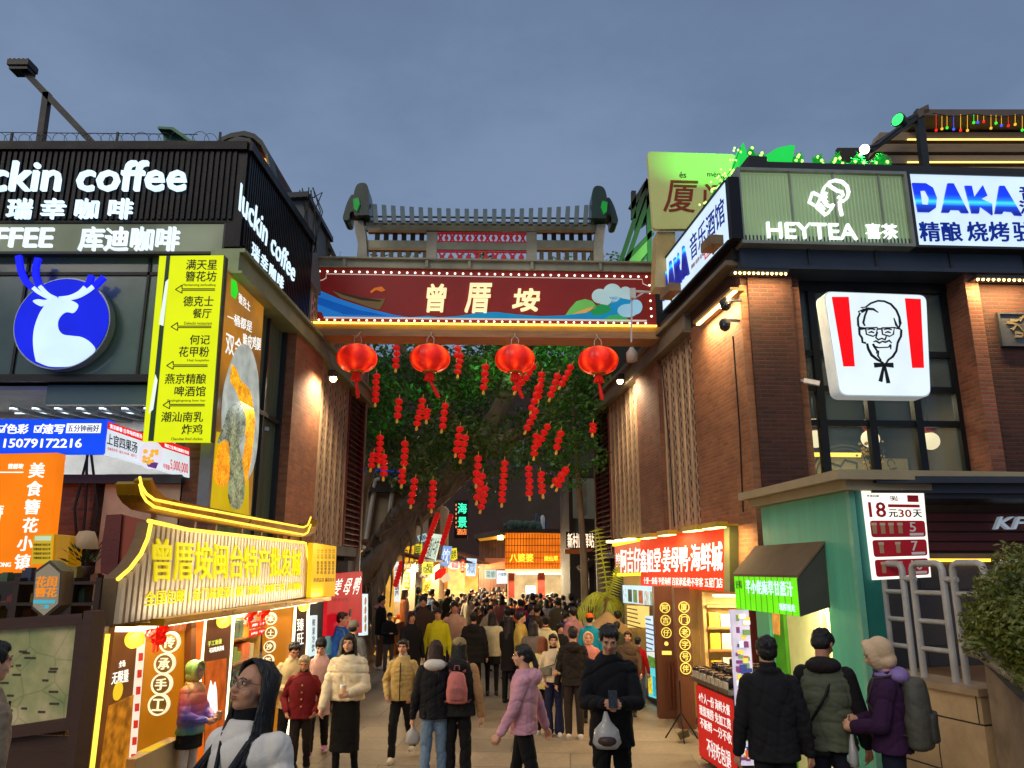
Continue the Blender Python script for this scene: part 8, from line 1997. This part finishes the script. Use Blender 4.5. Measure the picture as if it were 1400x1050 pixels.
  if hair=='tail':ell(h_,M,(0,.105,.02),(.03,.03,.03));cap(h_,M@Vector((0,.11,.02)),.026*k,M@Vector((0,.15,-.10)),.03*k);cap(h_,M@Vector((0,.15,-.10)),.03*k,M@Vector((0,.14,-.24)),.012*k)
  if hair=='bun':ell(h_,M,(0,.10,.055),(.045,.04,.045))
  fuse(h_,"hair",max(.007,vox*.8),hm,t,1,.0045*k if near else 0,0,u)
 if hat:
  h_=MB();c_,kd=hat;ell(h_,M,(0,.016,.05),(.092,.102,.076));
  if kd=='cap':ell(h_,M,(0,-.11,.035),(.07,.075,.012))
  elif kd=='beanie':ell(h_,M,(0,.02,.05),(.095,.107,.085))
  fuse(h_,"cap" if kd=='cap' else "knit_hat",max(.008,vox),cloth(c_),t,2)
 if hoodup:
  h_=MB()
  ell(h_,M,(0,.045,.025),(.108,.105,.112));ell(h_,M,(0,.05,-.07),(.10,.085,.07))
  for q in range(22):a1=2*math.pi*q/22;ell(h_,M,(.092*math.cos(a1),-.03-.01*math.sin(a1),.0+.112*math.sin(a1)),(.024,.045,.024),8,6)
  fuse(h_,"hood",vox,hoodup if not isinstance(hoodup,tuple)else cloth(hoodup),t,3,.004*k,0,u)
 t.matrix_world=Matrix.Translation((X,Y,g))@Matrix.Rotation(R(head),4,'Z')
 return t,{'arms':arms,'M':M,'k':k,'up':up,'ln':ln}
def held(t,nm,lab,cat,p):
 o=thing(nm,lab,cat,t.matrix_world@p);return o
def place(mb,t,nm,m_,par):
 W=t.matrix_world;mb.v=[tuple(W@Vector(v))for v in mb.v];return mb.build(nm,m_,par)
def backpack(t,J,lab,c,s=1.):
 k=J['k'];B=J['ln'](Vector((0,.20*k,1.16*k))+J['up']);o=held(t,"backpack",lab,"backpack",B)
 def fz(mb,nm,m_):
  mb.v=[tuple(t.matrix_world@Vector(v))for v in mb.v];e=fuse(mb,nm,.01,m_,None,3,.005,0,5);e.parent=o;e.matrix_parent_inverse=Matrix.Translation(-Vector(o.location));return e
 mb=MB();loft(mb,[(B.x,B.y,B.z+z*k*s,rx*k*s,ry*k*s)for z,rx,ry in((-.22,.12,.06),(-.2,.145,.085),(-.05,.15,.095),(.1,.13,.085),(.18,.10,.07),(.2,.07,.05))]);fz(mb,"bag",cloth(c,.6))
 mb=MB();loft(mb,[(B.x,B.y+.085*k*s,B.z+z*k*s,rx*k*s,.035*k*s)for z,rx in((-.17,.09),(-.15,.105),(-.02,.10),(.0,.09))]);fz(mb,"pocket",cloth(tuple(int(x*.85)for x in c),.6))
 for q in(-1,1):mb=MB();mb.tube([B+Vector((q*.08*k,-.02*k,.16*k)),B+Vector((q*.10*k,-.14*k,.27*k)),B+Vector((q*.11*k,-.28*k,.24*k)),B+Vector((q*.13*k,-.345*k,.06*k)),B+Vector((q*.17*k,-.22*k,-.14*k)),B+Vector((q*.13*k,-.03*k,-.18*k))],.02*k,6,flat=.5);place(mb,t,"strap",cloth(tuple(int(x*.7)for x in c),.6),o)
 mb=MB();mb.tube([B+Vector((x*k,.03*k,z*k))for x,z in((-.03,.19),(-.025,.24),(.025,.24),(.03,.19))],.009*k,6);place(mb,t,"handle",cloth(tuple(int(x*.7)for x in c),.6),o)
PLA=mat("plastic_bag",(200,196,190),.25,var=.1,bump=.5,bs=18,spec=.6,trans=.35)
def plastic_bag(t,J,side,lab,fill,h=.26,w=.10):
 k=J['k'];p=J['arms'][side][2]+Vector((0,-.03,-.06));o=held(t,"plastic_bag",lab,"bag",p)
 mb=MB();loft(mb,[(p.x,p.y,p.z-z,rx,ry)for z,rx,ry in((0,.012,.012),(.08,.035,.025),(h*.5,w*.85,w*.5),(h*.85,w,w*.6),(h,w*.8,w*.5))][::-1],16,2);mb.v=[tuple(Vector(v)+Vector((math.sin(v[2]*60+v[0]*40)*.006,math.cos(v[2]*50)*.005,0)))for v in mb.v];mb.smooth=[True]*len(mb.f);place(mb,t,"bag",PLA,o)
 mb=MB();mb.ball(p+Vector((0,-w*.25,-h*.78)),w*.75,w*.5,h*.17);place(mb,t,"contents",fill,o)
def sling(t,J,lab,c,side=1,size=.12,drop=.95,y=-.12):
 k=J['k'];p=J['ln'](Vector((side*.15*k,y*k,drop*k))+J['up']);o=held(t,"shoulder_bag",lab,"bag",p);mb=MB();loft(mb,[(p.x,p.y,p.z+z*size,size*1.1*r_,size*.45*r_)for z,r_ in((-.75,.9),(-.65,1),(.5,1),(.62,.9))],16,4);place(mb,t,"pouch",cloth(c,.5),o)
 mb=MB();S=J['arms'][-side][0];mb.tube([p+Vector((0,0,size*.6)),J['ln'](Vector((0,-.21*k,1.2*k))+J['up']),S+Vector((side*.07,-.09*k,.06*k)),S+Vector((side*.07,.02,.085*k)),J['ln'](Vector((0,.20*k,1.2*k))+J['up']),p+Vector((0,.05,size*.6))],.011*k,6);place(mb,t,"strap",cloth(tuple(int(x*.6)for x in c),.5),o)
def own(o):o.matrix_parent_inverse=Matrix();return o
NAVY_=(30,36,60);CREAM=(206,192,160);BEIGE=(170,146,104);BLKC=(24,24,27);BRN_=(64,52,42)
# ---- nearest: woman with long hair looking up to the left
t,J=person("long-haired woman in a pale grey sweatshirt and glasses looking up, nearest the camera",346,907,3.4,-20,(226,218,204),BLKC,hair=None,tilt=-14,yaw=-14,inner=(18,18,20),vox=.0085,slim=.88,puff=1.06,coat=.46,skin=1,collar=0)
M,k=J['M'],J['k'];h_=MB();g_=random.Random(4)
ell(h_,M,(0,.036,.036),(.083,.092,.082));ell(h_,M,(0,.055,-.02),(.078,.062,.09))
hb=fuse(h_,"hair",.007,hairm((16,13,13)),t,2,0,0,3)
h_=MB()
for q in range(210):
 a1=g_.uniform(-.38,math.pi+.38);x,y=math.cos(a1),math.sin(a1);s_=1 if x>0 else-1;fr=max(0,-y)
 root=Vector((.006*s_+x*.02,-.03+g_.uniform(0,.09),.112+g_.uniform(-.004,.004)))
 side=Vector((x*.089,.024+y*.092,.045+g_.uniform(-.02,.02)));ear=Vector((x*.096,.022+y*.086,-.05));sh_=Vector((x*.102,.03+y*.108,-.19));end=Vector((x*(.112+g_.uniform(-.018,.018)),.0+y*.12-.05*fr-(.07 if abs(x)>.6 else 0),-.36-g_.uniform(0,.10)))
 P=[M@p for p in(root,side,ear)];W2=M@sh_,M@end
 P+=[Vector((W2[0].x,W2[0].y,W2[0].z)),Vector((W2[1].x,W2[1].y,W2[1].z))]
 h_.tube(P,[.006,.010,.010,.009,.003],5)
for q in range(64):
 s_=1 if q%2 else-1;f=g_.random();h_.tube([M@Vector(p)for p in((.004*s_,-.045+.05*f,.112+.006*f),(s_*(.045+.01*f),-.046+.05*f,.094),(s_*(.078+.008*f),-.024+.05*f,.045),(s_*(.088+.006*f),-.012+.04*f,-.05),(s_*(.098+.01*f),-.02+.03*f,-.2),(s_*(.105+g_.uniform(-.02,.02)),-.075,-.40-.08*f))],[.006,.009,.010,.009,.008,.003],5)
own(h_.build("hair_strands",hairm((16,13,13)),t))
m_=MB()
for s_ in(-1,1):m_.tube([M@Vector((s_*.032+.024*math.cos(a),-.100+.012*abs(math.cos(a))*(1 if s_*math.cos(a)>0 else.2),.003+.021*math.sin(a)))for a in np.linspace(0,2*math.pi,20)],.0014,5);m_.tube([M@Vector((s_*.056,-.09,.008)),M@Vector((s_*.078,-.03,.008)),M@Vector((s_*.08,.0,.004))],.0013,5)
m_.tube([M@Vector((-.009,-.103,.006)),M@Vector((.009,-.103,.006))],.0013,5);own(m_.build("glasses",mat("glasses_wire",(120,112,100),.3,.8),t))
sling(t,J,"dark shoulder bag worn across the nearest woman's sweatshirt",(30,28,30),1)
person("person in a grey-beige zipped jacket cut by the left edge of the frame",-12,880,4.3,150,(140,122,100),(60,56,52),'short',zipc=(70,62,54),hood=(140,122,100))
# rainbow child
def rainbow():
 m,t_,b,N,L=nodes_of("rainbow_puffer");g=N("TexCoord");s=N("SeparateXYZ");L(g.outputs['Object'],s.inputs[0]);n=N("TexNoise");n.inputs['Scale'].default_value=5;L(g.outputs['Object'],n.inputs['Vector'])
 a=N("Math");a.operation='MULTIPLY_ADD';L(n.outputs['Fac'],a.inputs[0]);a.inputs[1].default_value=.35;L(s.outputs['Z'],a.inputs[2]);r=N("ValToRGB");e=r.color_ramp.elements;mr=N("MapRange");mr.inputs['From Min'].default_value=.75;mr.inputs['From Max'].default_value=1.6;L(a.outputs[0],mr.inputs['Value']);L(mr.outputs[0],r.inputs[0])
 e[0].position,e[0].color=0,lin((206,120,90))+(1,);e[1].position,e[1].color=1,lin((130,170,90))+(1,)
 for p,c in((.10,(90,150,90)),(.25,(70,130,110)),(.38,(80,80,170)),(.5,(140,100,180)),(.66,(214,96,96)),(.8,(220,130,100)),(.9,(190,190,100))):x=e.new(p);x.color=lin(c)+(1,)
 L(r.outputs[0],b.inputs['Base Color']);b.inputs['Roughness'].default_value=.45;return m
RBW=rainbow()
t,J=person("child in a rainbow puffer with the hood up, black skirt and white leggings",268,906,9.3,78,(200,120,110),(196,186,174),hoodup=RBW,stripe=RBW,skirt=(BLKC,.40),coat=.50,puff=1.12,slim=.88,quilt=.012,L='cup',Rr='cup',shoe=(190,180,170))
o=held(t,"snack_cup","small paper cup held by the rainbow child","cup",J['arms'][1][2]+Vector((0,-.08,.02)));m_=MB();p=J['arms'][1][2]+Vector((-.05,-.10,-.01));m_.lathe(p,[(.025,0),(.034,.09),(.03,.09)],12);place(m_,t,"cup",mat("cup_kraft",(150,110,70),.6),o)
person("man in an oatmeal cardigan looking down behind the old woman in red",402,878,11.7,28,(196,174,128),BLKC,tilt=28,L='belly',Rr='belly',inner=(210,200,180),skin=1)
t,J=person("white-haired old woman in a dark red buttoned coat, hands in her pockets",417,897,11.2,8,(104,20,26),(40,34,32),'bun',(176,150,112),'pocket','pocket',walk=.25,coat=.47,tilt=14,inner=(24,22,24),skin=2,puff=1.06)
m_=MB();k=J['k']
for z in(1.28,1.18,1.08,.98):m_.ball(Vector((0,-.138*k*1.06,z*k))+J['up'],.012,n=8,m=5)
own(m_.build("button",mat("gold_button",(196,160,90),.3,.8),t))
person("person in a long pink padded vest, dark sleeves and a black knit hat",440,874,12.4,5,(204,160,150),BLKC,'short',vest=(40,36,40),coat=.34,hat=(BLKC,'beanie'),tilt=22,L='belly',Rr='pocket',walk=.3,shoe=(190,120,170))
t,J=person("smiling woman in a cream puffer and long black skirt holding a drink cup",478,868,10.95,-4,(222,206,172),BLKC,'bob',(24,17,14),'fwd','cup',walk=.2,puff=1.22,quilt=.007,coat=.54,skirt=((14,14,15),.19),inner=(16,16,18),hood=(222,206,172))
p=J['arms'][1][2]+Vector((-.07,-.06,-.03));o=held(t,"drink_cup","clear drink cup with a pale lid held by the woman in the cream puffer","cup",p);m_=MB();m_.lathe(p,[(.030,0),(.042,.13),(.02,.13)],14);place(m_,t,"cup",mat("cup_tea",(196,160,120),.3),o);m_=MB();m_.lathe(p+Vector((0,0,.13)),[(.044,0),(.042,.015),(.01,.025)],14);place(m_,t,"lid",WHITEP,o)
t,J=person("man in a bright blue jacket in profile before the red banner",468,838,15.6,80,(38,92,176),BLKC,walk=.3,L='down',Rr='fwd',hood=(38,92,176));backpack(t,J,"pale blue backpack on the man in the blue jacket",(110,170,196))
person("person in a grey padded coat with a grey knit hat beside the blue jacket",484,850,14.8,160,(96,100,104),BLKC,hat=((120,118,110),'beanie'),puff=1.15,quilt=.006)
person("man in a khaki zipped jacket and black trousers striding toward the camera",552,874,12.1,-8,(186,156,96),(26,25,26),'short',BLK,'pocket','pocket',walk=.55,zipc=(50,44,36),inner=(190,180,160),shoe=(200,190,170),skin=1,coat=.49,slim=.95)
t,J=person("woman seen from behind in a black coat with a white hood and pale jeans",596,877,10.3,182,(22,22,26),(104,126,150),'long',(52,26,16),'down','down',hood=(206,200,190),walk=.12,puff=1.08,coat=.47,slim=.95)
plastic_bag(t,J,1,"clear plastic bag with a coloured snack box hanging from the woman in pale jeans",mat("snack_box",(170,90,80),.5))
t,J=person("woman seen from behind in a khaki cap and black vest with tan sleeves",628,874,10.35,178,(30,29,31),(18,18,20),'bob',BLK,'down','down',vest=(170,130,88),hat=((150,130,92),'cap'),puff=1.12,coat=.48,flare=.6,hood=(30,29,31));backpack(t,J,"small pink leather backpack on the woman in the khaki cap",(190,112,108),.85)
person("girl in a speckled pink hooded jacket and black flared trousers walking left",716,882,8.7,-98,(206,150,164),(18,17,19),'tail',(20,14,14),'back','fwd',walk=.5,flare=1,hood=(206,150,164),puff=1.08,coat=.49)
person("person with orange-brown hair in a pale yellow jacket behind the pink girl",742,872,13.9,170,(206,190,120),BLKC,'bob',(130,62,28),shoe=(206,200,190))
t,J=person("woman in a white jacket with a dark collar and wide navy trousers, facing us",756,868,13.8,4,(220,196,160),(32,36,66),'bun',(26,18,16),'pocket','belly',inner=(30,26,28),flare=1.2,shoe=(214,206,196),coat=.52,slim=.92);sling(t,J,"small grey bag worn by the woman in the white jacket",(130,120,104),-1,.09,1.08)
person("tall person in a dark brown hooded jacket and trousers seen from behind",783,858,13.6,176,(40,33,28),(50,40,34),'short',(40,26,20),hood=(40,33,28),shoe=(214,206,190),puff=1.06)
t,J=person("man all in black with head bowed over his phone",829,850,7.6,-4,(15,16,20),(13,13,15),'short',BLK,'phone','phone',tilt=26,puff=1.06,slim=.95,coat=.43,hood=(15,16,20),skin=1,H=1.88,x0=at_y(833,900,7.6).x)
w=(J['arms'][-1][2]+J['arms'][1][2])/2;o=held(t,"phone","dark smartphone held in both hands by the man in black","phone",w+Vector((0,-.10,.05)));m_=MB();c=w+Vector((0,-.095,.05));m_.bar(c+Vector((0,-.03,-.065)),c+Vector((0,.03,.07)),.078,.010);place(m_,t,"case",mat("phone_black",(16,16,18),.2,spec=.7),o)
m_=MB();m_.bar(c+Vector((0,-.024,-.055))+Vector((0,.007,-.002)),c+Vector((0,.026,.06))+Vector((0,.007,-.002)),.068,.002);place(m_,t,"screen",glow("phone_screen",(150,160,180),.5),o)
plastic_bag(t,J,-1,"white plastic bag hanging from the wrists of the man in black",mat("bag_food",(60,44,36),.5),.30,.12)
person("child in a pink fur-trimmed hood half hidden behind the man in black",804,866,15,0,(190,120,110),BLKC,hoodup=(214,170,130),puff=1.1)
person("woman in a brown quilted jacket and dark jeans near the lit menus",858,864,15.6,-6,(84,66,50),(50,54,62),'tail',(40,24,18),'pocket','fwd',quilt=.006,puff=1.12,inner=(110,100,90),shoe=(60,56,52))
person("woman in a red jacket just behind the brown quilted jacket",872,872,16.6,150,(190,26,24),(110,116,130),'bun',BLK,shoe=(190,160,110))
# ---- three at the mint kiosk
person("man with short hair in a black leather jacket seen from behind by the flyer column",1047,872,6.8,172,(27,26,28),(22,22,26),'short',BLK,puff=1.08,coat=.45,inner=(30,28,28),skin=1)
t,J=person("man in a quilted sage vest with black sleeves looking into the mint kiosk",1121,862,7.1,158,(88,94,76),(26,30,44),'short',BLK,'down','belly',vest=(26,24,26),hood=(36,30,30),puff=1.14,coat=.46,tilt=22,yaw=-24,quilt=.01,skin=2);sling(t,J,"black shoulder bag on the hip of the man in the sage vest",(22,22,24),1,.17,.86,.05)
t,J=person("woman in a plum jacket with a cream hood up, eating beside the terrace wall",1205,877,6.75,-118,(54,26,58),(26,28,44),hoodup=(206,176,140),hood=(140,116,170),L='belly',Rr='cup',puff=1.12,coat=.50,tilt=20);backpack(t,J,"large dark olive backpack on the woman with the cream hood",(78,76,66),1.25)
plastic_bag(t,J,1,"thin bluish plastic bag hanging from the woman with the cream hood",mat("bag_fill_blue",(130,170,180),.4),.24,.07)
# ---- middle distance
MID=[("person in a bright yellow-green jacket facing the camera in mid-lane",599,832,17.6,0,(206,200,30),BLKC,'short','down','down',{'hood':(206,200,30)}),("man in a peach coat beside the yellow-green jacket",622,823,18.2,6,(206,164,134),(70,80,104),'short','pocket','down',{}),("man in a dark brown coat behind the yellow-green jacket",579,815,18.8,4,(66,52,42),(70,66,60),'short','pocket','pocket',{'inner':(90,40,36)}),("person in a black jacket with a crossed strap left of the yellow-green jacket",563,836,17.2,30,(22,22,26),BLKC,'bob','fwd','down',{'walk':.4}),("man in black with a pink hood collar in profile by the banyan foot",522,815,22.5,85,(24,22,24),(110,84,70),'short','down','belly',{'hood':(190,130,130),'shoe':(206,200,196)}),("child in black close beside the man by the banyan foot",533,838,22,20,(26,26,30),(90,84,80),'short','phone','phone',{}),("person in a long black ribbed padded coat seen from behind, mid-lane",648,838,17.6,178,(34,31,30),(30,30,34),'short','down','down',{'puff':1.24,'quilt':.012,'coat':.40,'hood':(34,31,30)}),("woman seen from behind in a cream jacket and short black skirt",673,838,18,180,(214,204,160),(26,24,26),'bob','down','down',{'skirt':(BLKC,.36),'puff':1.1}),("person in a long black coat with dark hair right of the cream jacket",696,844,17,150,(30,28,28),BLKC,'long','down','fwd',{'coat':.36}),("man in a yellow and brown two-tone jacket turning to his right",712,836,16.8,75,(190,164,80),BLKC,'short','fwd','belly',{'coat':.47}),("person in a mottled grey coat beside the two-tone jacket",729,850,15.8,170,(110,98,90),BLKC,'bob','down','down',{'puff':1.1}),("person in a cream jacket with a dark strap across the back",746,842,16.6,184,(206,196,150),BLKC,'bun','down','down',{'inner':(120,60,40)}),("child in a turquoise jacket and orange hat near the straw parasol",806,840,17.6,170,(30,150,176),(120,116,110),'short','down','down',{'hat':((236,110,40),'beanie')}),("person in a magenta scarf and jacket in the queue",711,820,24,178,(170,30,76),BLKC,'short','down','down',{'hood':(170,30,76)}),("person in a dark jacket whose arms reach up, before the tile kiosk",728,812,25,176,(24,26,34),BLKC,'short','up','up',{}),("tall person in a dark blue coat right of the kiosk queue",802,808,25,172,(26,34,62),(30,32,40),'short','down','down',{'coat':.38}),("person in black with a green bag in the kiosk queue",781,812,24,182,(22,22,24),BLKC,'short','down','fwd',{}),("person with an olive backpack look, dark coat, queue centre",763,818,22.5,180,(90,84,60),BLKC,'short','down','down',{'puff':1.1}),("person in a dusty rose coat left of the queue",686,814,26,176,(170,110,104),(40,40,46),'bob','down','down',{'coat':.38}),("person in olive green seen from behind left of mid-lane",612,806,26.5,178,(46,54,36),(40,38,36),'short','down','down',{'puff':1.2,'coat':.42}),("woman in a pale coat with a long dark ponytail mid-lane",642,812,27,165,(196,190,170),(60,54,50),'tail','down','down',{}),("person in a blue-grey coat by the stalls",590,806,27.5,120,(52,66,92),BLKC,'short','down','down',{'coat':.4}),("person in a peach coat waiting at the first stall",554,806,27,100,(190,140,116),BLKC,'bob','down','fwd',{'coat':.38}),("person in black crouched over a stall counter",565,812,26,110,(26,28,34),BLKC,'short','fwd','fwd',{'lean':.5}),("person in a blue hat and teal coat at the stalls",573,804,29,140,(60,100,116),BLKC,'short','down','down',{'hat':((60,96,120),'beanie')})]
for lab,u,v,Y,hd,tp,bt,hr,L,Rr,kw in MID:person(lab,u,v,Y,hd,tp,bt,hr,(24,18,16),L,Rr,vox=.017,face='dots' if abs(hd)<70 else False,**kw)
# ---- far crowd: a few kinds, copied with their own cloth colours
protos=[person("proto",700,800,30+i,0,(90,90,90),BLKC,hr,BLK,l,r,H=h,vox=.026,face=False,walk=wk,coat=ct)[0]for i,(hr,l,r,h,wk,ct)in enumerate((('short','down','down',1.72,0,.46),('bob','fwd','down',1.62,.3,.44),('short','pocket','fwd',1.76,.4,.40),('tail','belly','down',1.6,0,.47)))]
TC=[("dark",(26,26,30)),("black",(18,18,20)),("brown",(84,60,44)),("cream",(200,186,150)),("grey",(110,108,106)),("navy",(34,42,70)),("pink",(190,130,130)),("orange",(206,110,50)),("white",(214,208,196)),("olive",(80,78,50)),("purple",(80,50,140))]
midspots=[(o.location.x,o.location.y)for o in COL.objects if o.name.startswith('person')and o.location.y>12]
g_=random.Random(21);spots=[]
for q in range(2500):
 if len(spots)>=120:break
 Y=17.5+27*g_.random()**1.25;xl=-3.4+(Y-25)*.10;xr=2.5-(Y-26)*.03 if Y<33.5 else-.4+(Y-34)*.04;x=g_.uniform(xl,xr)
 if Y<25 and(g_.random()<.55 or x<.6-(Y-17)*.25):continue
 if any((x-a)**2+(Y-b)**2<.3 for a,b in midspots):continue
 if all((x-a)**2+(Y-b)**2>.34 for a,b in spots):spots.append((x,Y))
HC=[BLK,(30,20,16),(60,34,22)]
for i,(x,Y)in enumerate(spots):
 pr=protos[i%4];nm,c=TC[g_.choice([0,0,1,1,2,3,4,5,6,7,8,9,10,3,2])];back=g_.random()<.6
 t=dup_tree(pr);t.location=(x,Y,0);t.rotation_euler=(0,0,R((180 if back else 0)+g_.uniform(-50,50)));s_=g_.uniform(.93,1.06);t.scale=(s_,s_,s_)
 t['label']="person in a %s top %s in the packed far crowd"%(nm,"seen from behind" if back else "coming this way");t['group']="people packed in the far lane"
 for ch in t.children:
  n=ch.name.split(".")[0];mm_=cloth(c)if n=="jacket" else cloth(g_.choice([BLKC,NAVY_,(60,64,74),BRN_]))if n=="trousers" else hairm(g_.choice(HC))if n=="hair" else None
  if mm_:ch.material_slots[0].link='OBJECT';ch.material_slots[0].material=mm_
for pr in protos:
 for ch in list(pr.children):
  for g2 in list(ch.children):bpy.data.objects.remove(g2)
  bpy.data.objects.remove(ch)
 bpy.data.objects.remove(pr)
 # staff in red behind the seafood counter, server at the tile kiosk
person("shop worker in a red jacket at the back of the seafood shop",974,872,13.9,20,(200,20,20),BLKC,'short',BLK,'belly','belly',H=1.66,x0=RS.at((sI+sB)/2-.1,0,-1.2).x,vox=.014)
person("server in dark clothes standing inside the tile kiosk",727,790,36.6,0,(30,30,44),BLKC,'short',BLK,'up','belly',H=1.9,vox=.02,face=False)
bpy.data.scenes.remove(BENCH)
